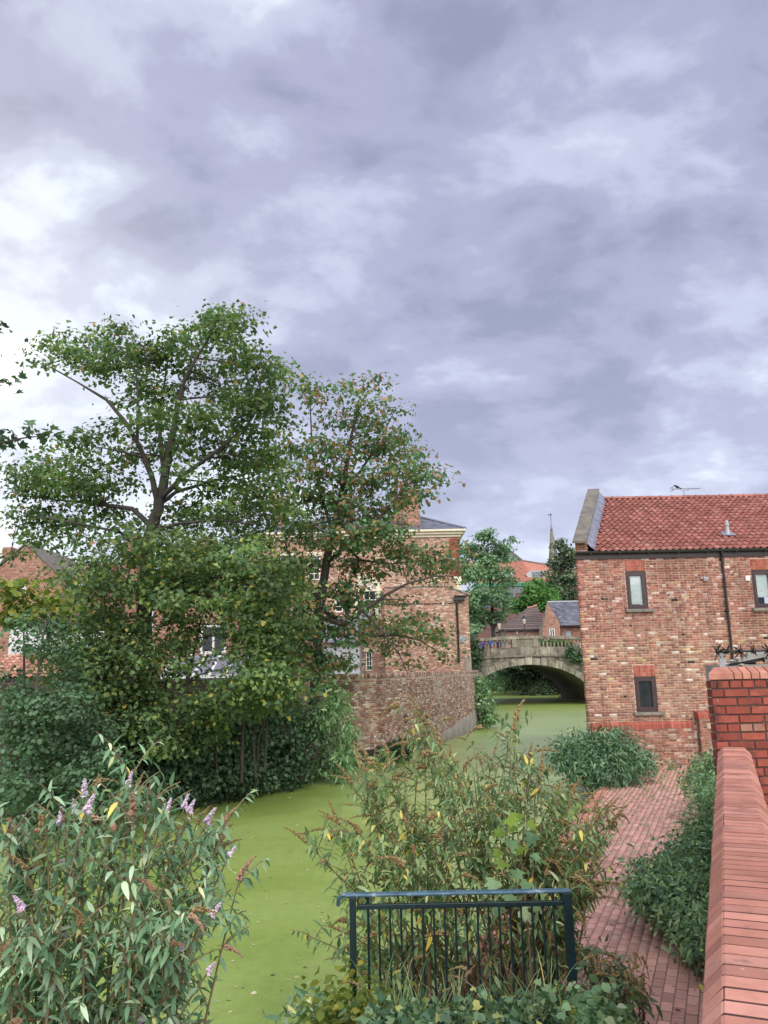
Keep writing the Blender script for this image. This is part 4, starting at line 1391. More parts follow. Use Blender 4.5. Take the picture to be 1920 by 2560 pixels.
# chimney stacks
def stack(px0, px1, pyb, pyt, Y, pots, label_parent):
    a, b_ = at(px0, pyb, Y), at(px1, pyb, Y)
    zt = at((px0 + px1) / 2, pyt, Y).z
    m = MB(); m.bb(a.x, b_.x, Y, Y + .9, a.z - 3, zt)
    st = m.build('chimney', MT['old_mortar'], label_parent)
    fr_ = Fr((a.x, Y, a.z - .5), (1, 0, 0))
    brick_layer(st, bond(b_.x - a.x, zt - a.z + .5 - .25), fr_, MT['far_brick'], nparts=60, name='chimney_brick', stuff='chimney_bricks')
    for i in range(2):
        c = MB(); c.bb(a.x - .05 - .04 * i, b_.x + .05 + .04 * i, Y - .05 - .04 * i, Y + .95 + .04 * i, zt - .24 + .12 * i, zt - .13 + .12 * i)
        c.build('corbel', MT['far_brick'], st)
    for px, pt in pots:
        q = at(px, pyt, Y + .45); h = at(px, pt, Y + .45).z - zt
        MB().lathe((q.x, Y + .45, zt - .02), [(.16, 0), (.15, .1), (.125, h * .8), (.15, h * .82), (.15, h * .9), (.13, h * .91), (.13, h)], 12).build('chimney_pot', MT['far_brick'] if pt > 1200 else MT['pale_stone'], st)
stack(1012, 1051, 1320, 1222, MY + 2.0, ((1021, 1172), (1037, 1169)), man)
stack(985, 1010, 1320, 1245, MY + 4.5, ((990, 1210), (1004, 1211)), man)
stack(680, 716, 1330, 1250, MY + 5.0, ((690, 1222), (706, 1224)), man)
# venetian window with cream surround
def arcpoly(cx, cz, r0, r1, n=18):
    pts = []
    for i in range(n + 1):
        a = PI * i / n; pts.append((cx + r1 * math.cos(a), cz + r1 * math.sin(a)))
    for i in range(n + 1):
        a = PI - PI * i / n; pts.append((cx + r0 * math.cos(a), cz + r0 * math.sin(a)))
    return pts
vw = window(man, fr, ow[0][0], ow[0][1], ow[0][2], ow[0][3], MT['white'], setback=.04, bars=(3, 3), barw=.045, fw=.06)
vw['label'] = 'arched cream-surround window'
P2 = lambda s, t, d: Vector((mx0 + s, MY - d, GZ + t))
m = MB(); m.prism([P2(s, t, .06) for s, t in arcpoly(RCX, RCZ, RR, RR * 1.42)], (0, .15, 0))
for a0, b0 in ((RCX - RR * 1.42, RCX - RR * 1.02), (RCX + RR * 1.02, RCX + RR * 1.42)):
    m.prism([P2(a0, ow[0][2] - .1, .055), P2(b0, ow[0][2] - .1, .055), P2(b0, RCZ, .055), P2(a0, RCZ, .055)], (0, .14, 0))
m.prism([P2(RCX - RR * 1.55, RCZ - .06, .08), P2(RCX + RR * 1.55, RCZ - .06, .08), P2(RCX + RR * 1.55, RCZ + .06, .08), P2(RCX - RR * 1.55, RCZ + .06, .08)], (0, .1, 0))
for k in range(-1, 2):
    a = PI / 2 + k * .5
    c = P2(RCX + RR * 1.5 * math.cos(a), RCZ + RR * 1.5 * math.sin(a), .09)
    m.box(c, (.16, .1, .2), (math.sin(a), 0, -math.cos(a)), (0, 1, 0), (math.cos(a), 0, math.sin(a)))
m.build('surround', MT['cream'], vw)
m = MB(); m.prism([P2(RCX + RR * math.cos(PI * i / 16), RCZ + RR * math.sin(PI * i / 16), -.01) for i in range(17)], (0, .02, 0)); m.build('fanlight_pane', MT['glass'], vw)
m = MB(); m.prism([P2(s, t, .03) for s, t in arcpoly(RCX, RCZ, RR * .42, RR * .5)], (0, .03, 0))
for a in (R(45), R(90), R(135)):
    d = Vector((math.cos(a), 0, math.sin(a)))
    m.box(P2(RCX, RCZ, .016) + d * RR * .72, (RR * .48, .03, .045), d, (0, 1, 0), (-math.sin(a), 0, math.cos(a)))
m.build('fanlight_bars', MT['white'], vw)
for o in ow[1:]:
    w = window(man, fr, o[0], o[1], o[2], o[3], MT['white'], setback=.05, bars=(2, 4), barw=.035, fw=.06)
    m = MB(); m.bb(mx0 + o[0] - .12, mx0 + o[1] + .12, MY - .06, MY + .05, GZ + o[3] + .01, GZ + o[3] + .22); m.build('head', MT['cream'], w)
# black soil pipes on the wall
for px in (868, 874):
    q0, q1 = at(px - 4, 1455, MY - .08), at(px, 1580, MY - .08)
    MB().tube([(q0.x, MY - .08, q0.z), (q0.x, MY - .08, q1.z)], .06, 8).build('soil_pipe', MT['black'], man)
# lead-roofed extension in front
ex0, ex1 = at(790, 1590, 42.5).x, at(905, 1590, 42.5).x
m = MB()
zr0, zr1 = at(860, 1600, 42.5).z, at(860, 1545, MY).z
m.prism([(ex0, 42.3, zr0), (ex0, MY - .02, zr1), (ex0, MY - .02, zr1 - .12), (ex0, 42.3, zr0 - .12)], (ex1 - ex0, 0, 0))
m.build('extension_roof', MT['lead'], man)
m = MB(); m.bb(ex0 + .15, ex1 - .15, 42.6, MY - .03, GZ, zr0 - .13); m.build('extension_wall', MT['palegrey'], man)
p0 = at(895, 1546, 45.0); p1 = at(925, 1530, 45.6)
m = MB(); m.prism([(p0.x, 44.6, p0.z), (p0.x, MY - .02, p0.z + .4), (p0.x, MY - .02, p0.z - .02), (p0.x, 44.6, p0.z - .08)], (.75, 0, 0)); m.build('porch_roof', MT['lead'], man)

# lower wing, nearer the river
GY = 44.9
wx0, wx1 = at(962, 1580, GY).x, at(1174, 1580, GY).x
wing = thing('brick_wing', 'lower brick wing with black downpipe and blue cross tie-plate above the river wall', 'building', ((wx0 + wx1) / 2, GY + .5, GZ))
fr = Fr((wx0, GY, GZ), (1, 0, 0))
ztl, ztr = at(1125, 1466, GY).z - GZ, at(1166, 1487, GY).z - GZ
sl0 = at(1122, 1466, GY).x - wx0
W = wx1 - wx0
ws = lambda px, py: at(px, py, GY).x - wx0
wz = lambda px, py: at(px, py, GY).z - GZ
def wclip(s, t):
    top = ztl if s < sl0 else ztl + (ztr - ztl) * (s - sl0) / (W - sl0)
    return t < top - .02
m = MB(); m.prism([(wx0, GY, GZ - .5), (wx1 - .05, GY, GZ - .5), (wx1 - .05, GY, GZ + ztr - .05), (wx0 + sl0, GY, GZ + ztl - .05), (wx0, GY, GZ + ztl - .05)], (0, 1.05, 0))
m.build('wall', MT['old_mortar'], wing)
brick_layer(wing, bond(W, ztl, clip=wclip), fr, MT['mansion_brick'], proud=.008, nparts=300, focus=(ws(1120, 1560), wz(1120, 1560)), jit=.006)
brick_layer(wing, bond(1.1, ztr, header_every=0), Fr((wx1, GY, GZ), (0, 1, 0)), MT['old_brick'], nparts=0, stuff='end_brickwork')
m = MB(); m.prism([(wx0 + sl0 - .1, GY - .06, GZ + ztl - .02), (wx1 + .14, GY - .06, GZ + ztr - .04), (wx1 + .14, GY - .06, GZ + ztr + .05), (wx0 + sl0 - .1, GY - .06, GZ + ztl + .08)], (0, 1.2, 0)); m.build('sloping_coping', MT['pale_stone'], wing)
m = MB(); m.bb(wx0, wx0 + sl0, GY - .03, GY + 1.1, GZ + ztl - .02, GZ + ztl + .05); m.build('coping', MT['coping_slab'], wing)
hp = at(1147, 1497, GY - .16)
m = MB(); m.box(hp, (.62, .24, .22)); m.box(hp + Vector((.12, -.02, .16)), (.75, .32, .06)); m.box(hp + Vector((-.12, 0, -.16)), (.2, .18, .14)); m.build('hopper', MT['black'], wing, bevel=.02)
q1 = at(1148, 1656, GY)
m = MB(); m.tube([(hp.x - .12, GY - .1, hp.z - .2), (hp.x - .12, GY - .1, q1.z)], .06, 8)
for k in range(3): m.lathe((hp.x - .12, GY - .1, hp.z - .9 - k * 1.0), [(.06, 0), (.08, .01), (.08, .1), (.06, .11)], 8)
m.build('downpipe', MT['black'], wing)
c = at(1158, 1597, GY - .04)
m = MB(); m.prism([(c.x + x, c.y, c.z + z) for x, z in ((-.06, -.19), (.06, -.19), (.06, -.06), (.17, -.06), (.17, .06), (.06, .06), (.06, .19), (-.06, .19), (-.06, .06), (-.17, .06), (-.17, -.06), (-.06, -.06))], (0, .035, 0))
m.build('tie_plate', MT['greyblue'], wing)
m = MB(); m.bb(wx1 - .35, wx1 + .03, GY - .035, GY + .4, GZ, at(1170, 1642, GY).z); m.build('rendered_corner', MT['render'], wing, bevel=.02)
m = MB()
for xx in np.arange(wx0 + .2, wx0 + sl0 + .3, .45):
    m.box((xx, GY - .02, GZ + wz(1010, 1510) + random.uniform(-.02, .02)), (.4, .05, .05))
m.build('string_course', MT['fascia'], wing)
m = MB(); c0 = at(1108, 1490, GY - .03); m.tube([(c0.x, GY - .03, c0.z), (c0.x, GY - .03, c0.z - .6)], .03, 6); m.build('vent_stub', MT['palegrey'], wing)
m = MB(); m.box(at(1108, 1509, GY - .03), (.1, .06, .1)); m.build('wall_lamp', MT['white'], wing)

# middle house with white window and conservatory, mostly behind the sycamores
HY2 = 37.0
hx0, hx1 = at(385, 1500, HY2).x, at(640, 1500, HY2).x
mh = thing('garden_house', 'warm brick house with white-framed window half hidden by sycamore leaves', 'house', ((hx0 + hx1) / 2, HY2 + 3, GZ))
fr = Fr((hx0, HY2, GZ), (1, 0, 0))
W = hx1 - hx0
zet = at(500, 1440, HY2).z - GZ
o = (at(500, 1600, HY2).x - hx0, at(566, 1600, HY2).x - hx0, at(530, 1634, HY2).z - GZ, at(530, 1562, HY2).z - GZ)
apz = at(500, 1350, HY2).z - GZ
cb = MB(); core(cb, fr, W, zet, [o]); cb.prism([(hx0, HY2, GZ + zet), (hx1, HY2, GZ + zet), ((hx0 + hx1) / 2, HY2, GZ + apz)], (0, .3, 0)); cb.bb(hx0 + .01, hx1 - .01, HY2 + .5, HY2 + 6, GZ, GZ + zet - .02); cb.build('wall', MT['old_mortar'], mh)
def mhc(s, t): return t < zet or t < zet + (apz - zet) * (1 - abs(s - W / 2) / (W / 2))
brick_layer(mh, bond(W, apz, opens=[o], clip=mhc), fr, MT['far_brick'], nparts=200, focus=(1.2, 4.2))
window(mh, fr, o[0], o[1], o[2], o[3], MT['white'], setback=.02, fw=.11, bars=(2, 1), barw=.1)
m = MB()
for s in (0, 1):
    a = Vector((hx0 - .15 if s == 0 else hx1 + .15, HY2 - .15, GZ + zet - .1)); b_ = Vector(((hx0 + hx1) / 2, HY2 - .15, GZ + apz + .12))
    m.prism([a, b_, b_ + Vector((0, 0, .12)), a + Vector((0, 0, .12))], (0, 6.5, 0))
m.build('roof', MT['pantile'], mh)
st0, st1 = at(312, 1390, HY2 + 3).x, at(345, 1390, HY2 + 3).x
m = MB(); zt = at(330, 1338, HY2 + 3).z; m.bb(st0, st1, HY2 + 3, HY2 + 3.7, GZ + 2, zt); m.bb(st0 - .06, st1 + .06, HY2 + 2.95, HY2 + 3.75, zt - .2, zt - .08)
m.build('chimney', MT['far_brick'], mh)
CY = 34.0
con = thing('conservatory', 'white-framed glass conservatory glimpsed through the sycamore leaves', 'conservatory', (at(500, 1700, CY).x, CY + 1, GZ))
c0, c1 = at(405, 1720, CY).x, at(602, 1720, CY).x
zb, ze_, zr_ = GZ, at(500, 1692, CY).z, at(500, 1640, CY + 1.8).z
zb2 = at(500, 1806, CY).z
m = MB()
for i in range(6):
    x = c0 + (c1 - c0) * i / 5
    m.bb(x - .05, x + .05, CY - .05, CY + .05, zb2, ze_)
    m.prism([(x - .05, CY - .1, ze_ + .0), (x - .05, CY + 2.2, zr_ + .0), (x - .05, CY + 2.2, zr_ + .1), (x - .05, CY - .1, ze_ + .1)], (.1, 0, 0))
for z in (zb2 + .05, (zb2 + ze_) / 2 + .25, ze_ - .04):
    m.bb(c0 - .04, c1 + .04, CY - .044, CY + .044, z - .05, z + .05)
m.bb(c0 - .06, c1 + .06, CY - .16, CY - .06, ze_ - .06, ze_ + .08)
m.build('frame', MT['white'], con)
m = MB(); m.bb(c0, c1, CY - .01, CY + .01, zb2, ze_); m.prism([(c0, CY, ze_ + .02), (c0, CY + 2.2, zr_ + .02), (c0, CY + 2.2, zr_ + .04), (c0, CY, ze_ + .04)], (c1 - c0, 0, 0)); m.build('glazing', MT['lead'], con)
m = MB(); m.bb(c0 - .2, c1 - .3, CY - .3, CY + .1, zb2 - .45, zb2 - .05); m.build('dwarf_wall', MT['cream'], con)

# far left house with gable, sash window, pantiled side range and white lean-to
LY = 40.0
lg0, lg1 = at(-45, 1480, LY).x, at(157, 1480, LY).x
lh = thing('gable_house', 'pinkish brick gabled house with white sash window at the far left', 'house', ((lg0 + lg1) / 2, LY + 3, GZ))
fr = Fr((lg0, LY, GZ), (1, 0, 0))
W = lg1 - lg0
zet, apz = at(157, 1448, LY).z - GZ, at(65, 1365, LY).z - GZ
o = (at(20, 1470, LY).x - lg0, at(66, 1470, LY).x - lg0, at(43, 1492, LY).z - GZ, at(43, 1450, LY).z - GZ)
cb = MB(); core(cb, fr, W, zet, [o]); cb.prism([(lg0, LY, GZ + zet), (lg1, LY, GZ + zet), ((lg0 + lg1) / 2, LY, GZ + apz)], (0, .3, 0)); cb.bb(lg0 + .01, lg1 - .01, LY + .5, LY + 6, GZ, GZ + zet - .02); cb.build('wall', MT['old_mortar'], lh)
def lhc(s, t): return t < zet or t < zet + (apz - zet) * (1 - abs(s - W / 2) / (W / 2))
brick_layer(lh, bond(W, apz, opens=[o], clip=lhc), fr, MT['far_brick'], nparts=300, focus=(W * .7, zet))
window(lh, fr, o[0], o[1], o[2], o[3], MT['white'], setback=.02, fw=.11, bars=(2, 2), barw=.06)
m = MB()
for s in (0, 1):
    a = Vector((lg0 - .1 if s == 0 else lg1 + .1, LY - .08, GZ + zet - .06)); b_ = Vector(((lg0 + lg1) / 2, LY - .08, GZ + apz + .08))
    m.prism([a, b_, b_ + Vector((0, 0, .1)), a + Vector((0, 0, .1))], (0, 6, 0))
m.build('roof', MT['coping_slab'], lh)
m = MB(); m.bb(at(5, 1400, LY + 4).x, at(28, 1400, LY + 4).x, LY + 4, LY + 4.6, GZ + zet, at(15, 1368, LY + 4).z); m.build('chimney', MT['far_brick'], lh)
# side range
s0_, s1_ = lg1 + .05, at(300, 1480, LY + .6).x
sr = thing('side_range', 'low pantiled brick range joined to the far left gable house', 'building', ((s0_ + s1_) / 2, LY + 3, GZ))
fr = Fr((s0_, LY + .6, GZ), (1, 0, 0))
zs = at(200, 1464, LY + .6).z - GZ
m = MB(); m.bb(s0_, s1_, LY + .6, LY + 5, GZ, GZ + zs - .02); m.build('wall', MT['old_mortar'], sr)
brick_layer(sr, bond(s1_ - s0_, zs), fr, MT['mauve_brick'], nparts=150, focus=(1, 2.5))
zr_ = at(200, 1410, LY + 3.4).z
up = Vector((0, 3.1, zr_ - GZ - zs))
m = MB(); m.prism([(s0_, LY + .3, GZ + zs - .02), (s0_, LY + 3.4, zr_ - .02), (s0_, LY + 6.5, GZ + zs - .02)], (s1_ - s0_, 0, 0)); m.build('roof_deck', MT['fascia'], sr)
pantile_roof(sr, (s0_, LY + .3, GZ + zs), (1, 0, 0), up, s1_ - s0_, int(up.length / .3), .21, .3, MT['pantile'], 150, focus=(1, .5))
m = MB(); m.tube([(s0_, LY + .2, GZ + zs - .02), (s1_, LY + .2, GZ + zs - .02)], .06, 6); m.build('gutter', MT['palegrey'], sr)
m = MB(); m.tube([(s0_ + .1, LY + .5, GZ + zs - .05), (s0_ + .1, LY + .5, GZ)], .05, 6); m.build('downpipe', MT['black'], sr)
# white-walled outbuilding with pale pantiles
OY = 31.0
ob0, ob1 = at(-60, 1640, OY).x, at(160, 1660, OY).x
ob = thing('outbuilding', 'white walled outbuilding with pale orange pantiles under the left trees', 'shed', ((ob0 + ob1) / 2, OY + 2, GZ))
zev = at(80, 1694, OY).z; zrd = at(80, 1635, OY + 2.4).z; zwt = at(80, 1562, OY + 2.7).z
m = MB(); m.bb(ob0, ob1 + .6, OY + 2.6, OY + 3.0, GZ - .3, zwt); m.build('white_wall', MT['white_wall'], ob)
m = MB(); m.bb(ob0, ob1 + .6, OY + 2.5, OY + 3.1, zwt, zwt + .1); m.build('wall_cap', MT['coping_slab'], ob)
m = MB(); m.bb(ob0, ob1, OY + .1, OY + 2.5, .5, zev - .03); m.build('lower_wall', MT['mauve_brick'], ob)
up = Vector((0, 2.4, zrd - zev))
m = MB(); m.prism([(ob0, OY, zev - .05), (ob0, OY + 2.4, zrd - .05), (ob0, OY + 2.4, zrd - .12), (ob0, OY, zev - .12)], (ob1 - ob0, 0, 0)); m.build('roof_deck', MT['fascia'], ob)
pantile_roof(ob, (ob0, OY, zev), (1, 0, 0), up, ob1 - ob0, max(3, int(up.length / .31)), .22, .31, MT['pale_pantile'], 200, focus=((ob1 - ob0) * .6, .5))

# =================================================================== STONE BRIDGE
BY0, BY1 = 69.0, 83.0
BCX = at(1322, 1661, BY0).x
AA, AB = 5.65, at(1322, 1661, BY0).z + 0.05    # arch half span, crown height above water (springs just below water)
bx0, bx1 = 5.4, 24.0
br = thing('stone_bridge', 'weathered stone arch bridge with baluster parapet over the green river', 'bridge', (BCX, (BY0 + BY1) / 2, 0))
def hump(x):            # the roadway humps gently
    return -0.30 * min(1.4, abs(x - BCX) / 6.0) ** 2
def zat(py): return at(1322, py, BY0).z
z_str0, z_str1 = zat(1641.5), zat(1637)       # string course
z_pl = zat(1629)                              # top of plinth, underside of balusters ... die
z_b1, z_cap = zat(1597), zat(1589.5)
z_b0 = zat(1618)
NX = 40
AP = [(BCX + AA * math.cos(PI - PI * i / NX), -0.05 + AB * math.sin(PI * i / NX)) for i in range(NX + 1)]
# barrel vault and spandrel body
m = MB()
for (ya, yb) in ((BY0 + .02, BY1 - .02),):
    outl = [(bx0, -.9)] + [(bx0, z_str0 + hump(bx0))] + [(bx0 + (bx1 - bx0) * i / 20, z_str0 + hump(bx0 + (bx1 - bx0) * i / 20)) for i in range(1, 20)] + [(bx1, z_str0 + hump(bx1)), (bx1, -.9), (AP[-1][0], -.9)] + AP[::-1] + [(AP[0][0], -.9)]
    n = len(outl)
    m.prism([(x, ya, z) for x, z in outl], (0, yb - ya, 0))
m.build('vault', MT['stone'], br)
# ring of voussoirs
NV = 27
for i in range(NV):
    a0, a1 = PI * (i + .03) / NV, PI * (i + .97) / NV
    L = (.62 if i % 2 else .50) + random.uniform(-.03, .03)
    if abs(i - NV // 2) == 0: L = .72
    def ell(a, e): 
        nx, nz = math.cos(a) / AA, math.sin(a) / AB
        q = math.hypot(nx, nz)
        return (BCX + AA * math.cos(a) + e * nx / q, -.05 + AB * math.sin(a) + e * nz / q)
    pts = [ell(a0, -.03), ell((a0 + a1) / 2, -.03), ell(a1, -.03), ell(a1, L), ell((a0 + a1) / 2, L + .01), ell(a0, L)]
    MB().prism([(x, BY0 - .06 - random.uniform(0, .02), z) for x, z in pts], (0, .5, 0)).build('voussoir', MT['pale_stone'], br, bevel=.02)
# ashlar facing of the spandrels
def vo(s, t):
    x = bx0 + s
    if abs(x - BCX) >= AA + .5: return True
    zz = -.05 + AB * math.sqrt(max(0, 1 - ((x - BCX) / AA) ** 2)) if abs(x - BCX) < AA else -.1
    nx = (x - BCX) / AA
    return ((x - BCX) / (AA + .58)) ** 2 + ((t + .05) / (AB + .60)) ** 2 > 1
cl = lambda s, t: vo(s, t) and t < z_str0 + hump(bx0 + s) - .05
brick_layer(br, bond(bx1 - bx0, z_str0 + .2, .34, .8, .012, clip=cl, header_every=0), Fr((bx0, BY0, 0), (1, 0, 0)), MT['stone'], proud=.012, nparts=200, name='ashlar_block', stuff='ashlar', depth=.05, jit=.008)
# parapet courses follow the hump in short lengths
def course(name, z0, z1, y0, y1, matl, seg=1.25, xa=bx0, xb=bx1):
    x = xa
    while x < xb - .05:
        x2 = min(x + seg * random.uniform(.9, 1.1), xb)
        h0, h1 = hump(x), hump(x2)
        m = MB()
        m.prism([(x + .006, y0, z0 + h0), (x2 - .006, y0, z0 + h1), (x2 - .006, y0, z1 + h1), (x + .006, y0, z1 + h0)], (0, y1 - y0, 0))
        m.build(name, matl, br, bevel=.012)
        x = x2
course('string_stone', z_str0, z_str1, BY0 - .16, BY0 + .4, MT['stone'])
course('plinth_stone', z_str1 + .004, z_b0, BY0 - .03, BY0 + .38, MT['stone'])
course('coping_stone', z_b1, z_cap, BY0 - .10, BY0 + .45, MT['pale_stone'])
# dies (solid panels) between baluster runs
def bxp(px): return at(px, 1610, BY0).x
dies = [(bxp(1279), bxp(1347))]
m = MB()
for a, b_ in dies:
    m.prism([(a, BY0 + .02, z_b0 + hump(a) + .004), (b_, BY0 + .02, z_b0 + hump(b_) + .004), (b_, BY0 + .02, z_b1 + hump(b_) - .004), (a, BY0 + .02, z_b1 + hump(a) - .004)], (0, .33, 0))
    w = b_ - a
    for c0, c1, pr in ((a, a + .5, .06), (a + .55, b_ - .55, .0), (b_ - .5, b_, .06)):
        MB().bb(c0 + .01, c1 - .01, BY0 - .02 - pr, BY0 + .1, z_b0 + .01 - .02, z_b1 - .01).build('die_panel', MT['stone'], br, bevel=.015)
m.build('die', MT['stone'], br)
# balusters
bh = z_b1 - z_b0
bp_ = MB(); bp_.lathe((0, 0, 0), [(.09, 0), (.09, bh * .10), (.05, bh * .12), (.07, bh * .22), (.085, bh * .32), (.07, bh * .46), (.042, bh * .64), (.035, bh * .80), (.055, bh * .86), (.055, bh * .90), (.085, bh * .91), (.085, bh)], 10)
bme = bpy.data.meshes.new('baluster'); bme.from_pydata(bp_.v, [], bp_.f); bme.materials.append(MT['pale_stone']); bme.update()
x = bx0 + .3
while x < bx1 - .1:
    if not any(a - .1 < x < b_ + .1 for a, b_ in dies):
        for yy in (BY0 + .18, BY1 - .2):
            o = bpy.data.objects.new('baluster', bme); COL.objects.link(o); o.parent = br
            o.location = Vector((x, yy, z_b0 + hump(x))) - off(br)
    x += .32
# far parapet (plinth and coping) and roadway
m = MB()
for i in range(16):
    xa, xb = bx0 + (bx1 - bx0) * i / 16, bx0 + (bx1 - bx0) * (i + 1) / 16
    for z0, z1, y0, y1 in ((z_str0, z_b0, BY1 - .4, BY1), (z_b1, z_cap, BY1 - .45, BY1 + .1), (z_str0 - .1, z_str0 + .10, BY0 + .38, BY1 - .4)):
        m.prism([(xa, y0, z0 + hump(xa)), (xb, y0, z0 + hump(xb)), (xb, y0, z1 + hump(xb)), (xa, y0, z1 + hump(xa))], (0, y1 - y0, 0))
m.build('far_parapet_and_deck', MT['stone'], br)
# springing ledge of the arch on the right
m = MB(); m.bb(BCX + AA - .30, BCX + AA + .1, BY0 + .05, BY1 - .05, -.2, .22); m.build('springer_ledge', MT['pale_stone'], br)

# people sitting behind the left balusters
def person(name, label, pos, face, top, legs, headc):
    deck = pos[2]
    t = thing(name, label, 'person', pos)
    P = Vector(pos)
    fx = Vector((math.sin(face), math.cos(face), 0)); sx_ = Vector((fx.y, -fx.x, 0))
    J = {}
    pts = [('pel', 0, .0, .46, .15), ('chest', 0, .03, .78, .17), ('neck', 0, .04, .97, .06), ('head0', 0, .05, 1.05, .075), ('head1', 0, .06, 1.17, .10), ('head2', 0, .05, 1.27, .06)]
    for s, tg_ in ((-1, 'l'), (1, 'r')):
        pts += [('sh' + tg_, .19 * s, .02, .90, .065), ('el' + tg_, .24 * s, .08, .66, .048), ('wr' + tg_, .16 * s, .28, .58, .036), ('ha' + tg_, .14 * s, .36, .57, .03),
                ('hip' + tg_, .10 * s, .03, .44, .10), ('kn' + tg_, .12 * s, .42, .47, .07), ('an' + tg_, .12 * s, .44, .08, .045), ('toe' + tg_, .13 * s, .60, .035, .035)]
    idx = {p[0]: i for i, p in enumerate(pts)}
    ed = [('pel', 'chest'), ('chest', 'neck'), ('neck', 'head0'), ('head0', 'head1'), ('head1', 'head2')]
    for c in 'lr':
        ed += [('chest', 'sh' + c), ('sh' + c, 'el' + c), ('el' + c, 'wr' + c), ('wr' + c, 'ha' + c), ('pel', 'hip' + c), ('hip' + c, 'kn' + c), ('kn' + c, 'an' + c), ('an' + c, 'toe' + c)]
    me = bpy.data.meshes.new('body')
    me.from_pydata([tuple(sx_ * p[1] + fx * p[2] + Vector((0, 0, p[3]))) for p in pts], [(idx[a], idx[b]) for a, b in ed], [])
    o = bpy.data.objects.new('body', me); link(o, t)
    md = o.modifiers.new('skin', 'SKIN')
    me.skin_vertices.new() if not me.skin_vertices else None
    for i, p in enumerate(pts):
        me.skin_vertices[0].data[i].radius = (p[4], p[4])
    me.skin_vertices[0].data[0].use_root = True
    sb = o.modifiers.new('sub', 'SUBSURF'); sb.levels = sb.render_levels = 1
    m_, nt, b = nmat('clothes_' + name)
    tt = NT(nt)
    tcn = tt.n.new('ShaderNodeTexCoord'); sp = tt.n.new('ShaderNodeSeparateXYZ'); tt.l.new(tcn.outputs['Object'], sp.inputs[0])
    c = tt.ramp(tt.math('DIVIDE', sp.outputs[2], 1.4), [(0, (.03, .03, .03)), (.07, legs), (.36, top), (.70, headc)], 'CONSTANT')
    tt.l.new(c, b.inputs['Base Color']); b.inputs['Roughness'].default_value = .8
    me.materials.append(m_)
    # bench under them is the ledge of the footway
    return t
dz = z_cap + hump(bxp(1230)) - 1.27
SK_ = (.42, .25, .18)
bench = thing('stone_bench', 'low stone bench behind the left run of balusters', 'bench', (bxp(1235), BY0 + .9, dz - .02))
m = MB(); m.bb(bxp(1205), bxp(1272), BY0 + .95, BY0 + 1.35, dz + .28, dz + .36); m.build('seat', MT['stone'], bench, bevel=.01)
for px in (1208, 1238, 1268):
    m = MB(); m.bb(bxp(px) - .1, bxp(px) + .1, BY0 + 1.0, BY0 + 1.3, dz - .3, dz + .28); m.build('leg', MT['stone'], bench)
for k, (px, lab, top, legs, dzz) in enumerate(((1230, 'person in bright blue top and red trousers behind the balusters', (.05, .12, .55), (.45, .12, .06), .03), (1209, 'person in purple top sitting behind the leftmost balusters', (.16, .07, .48), (.03, .03, .05), -.06), (1250, 'person in dark purple and red clothes behind the balusters', (.06, .03, .14), (.28, .05, .06), -.05))):
    person('person', lab, (bxp(px), BY0 + 1.1, dz + dzz), PI, top, legs, SK_)

# lanterns on the far side of the bridge
def lamp(px, ptop, pmid, Y, label):
    b0 = at(px + 2, 1589, Y); zt = at(px, ptop, Y).z; zm = at(px, pmid, Y).z
    zb = z_str0 - .1
    t = thing('street_lamp', label, 'street lamp', (b0.x, Y, zb), 'lanterns on the bridge')
    MB().lathe((b0.x, Y, zb), [(.16, 0), (.16, .3), (.10, .35), (.07, .9), (.055, 1.0), (.05, zm - zb - .06), (.08, zm - zb - .05), (.05, zm - zb)], 10).build('post', MT['black'], t)
    h = zt - zm
    MB().lathe((b0.x, Y, zm), [(.13, 0), (.24, h * .60)], 6).build('lantern_glass', MT['lampglass'], t)
    m = MB()
    m.lathe((b0.x, Y, zm + h * .60), [(.27, 0), (.29, .03), (.20, h * .16), (.10, h * .2), (.10, h * .26), (.04, h * .3), (.05, h * .35), (.01, h * .4)], 8)
    for k in range(6):
        a = PI * k / 3
        m.tube([(b0.x + .135 * math.cos(a), Y + .135 * math.sin(a), zm), (b0.x + .245 * math.cos(a), Y + .245 * math.sin(a), zm + h * .6)], .015, 5)
    m.build('lantern_cap', MT['black'], t)
lamp(1247, 1548, 1573, BY1 - .8, 'grey capped lantern on the bridge, left of the two')
lamp(1310, 1538, 1560, BY1 - .8, 'pale lantern on black post in front of the brown tiled roof')

# =================================================================== FAR SIDE OF THE BRIDGE
FZ = 4.55
# cottage with brown tiles, hipped at the left
KY = 95.0
k0, k1 = at(1262, 1580, KY).x, at(1362, 1580, KY).x
ct = thing('tiled_cottage', 'low cottage with dark brown ribbed tile roof behind the bridge', 'cottage', ((k0 + k1) / 2, KY + 3, FZ))
ze_, zr_ = at(1310, 1574, KY).z, at(1330, 1520, KY + 4).z
m = MB(); m.bb(k0 + .1, k1, KY, KY + 8, FZ - 1, ze_); m.build('wall', MT['old_mortar'], ct)
brick_layer(ct, bond(k1 - k0 - .1, ze_ - FZ + .5, .08, .24), Fr((k0 + .1, KY, FZ - .5), (1, 0, 0)), MT['mauve_brick'], nparts=80)
rl = at(1318, 1520, KY + 4).x
re_ = at(1255, 1575, KY).x
V0, V1, V2, V3 = Vector((re_, KY - .3, ze_)), Vector((k1 + .02, KY - .3, ze_)), Vector((k1 + .02, KY + 4, zr_ + .25)), Vector((rl, KY + 4, zr_))
m = MB(); m.add([V0, V1, V2, V3, Vector((re_, KY + 8.3, ze_)), Vector((k1, KY + 8.3, ze_))], [(0, 1, 2, 3), (0, 3, 4), (3, 2, 5, 4)]); m.build('roof_deck', MT['brown_tile'], ct)
NR = 13
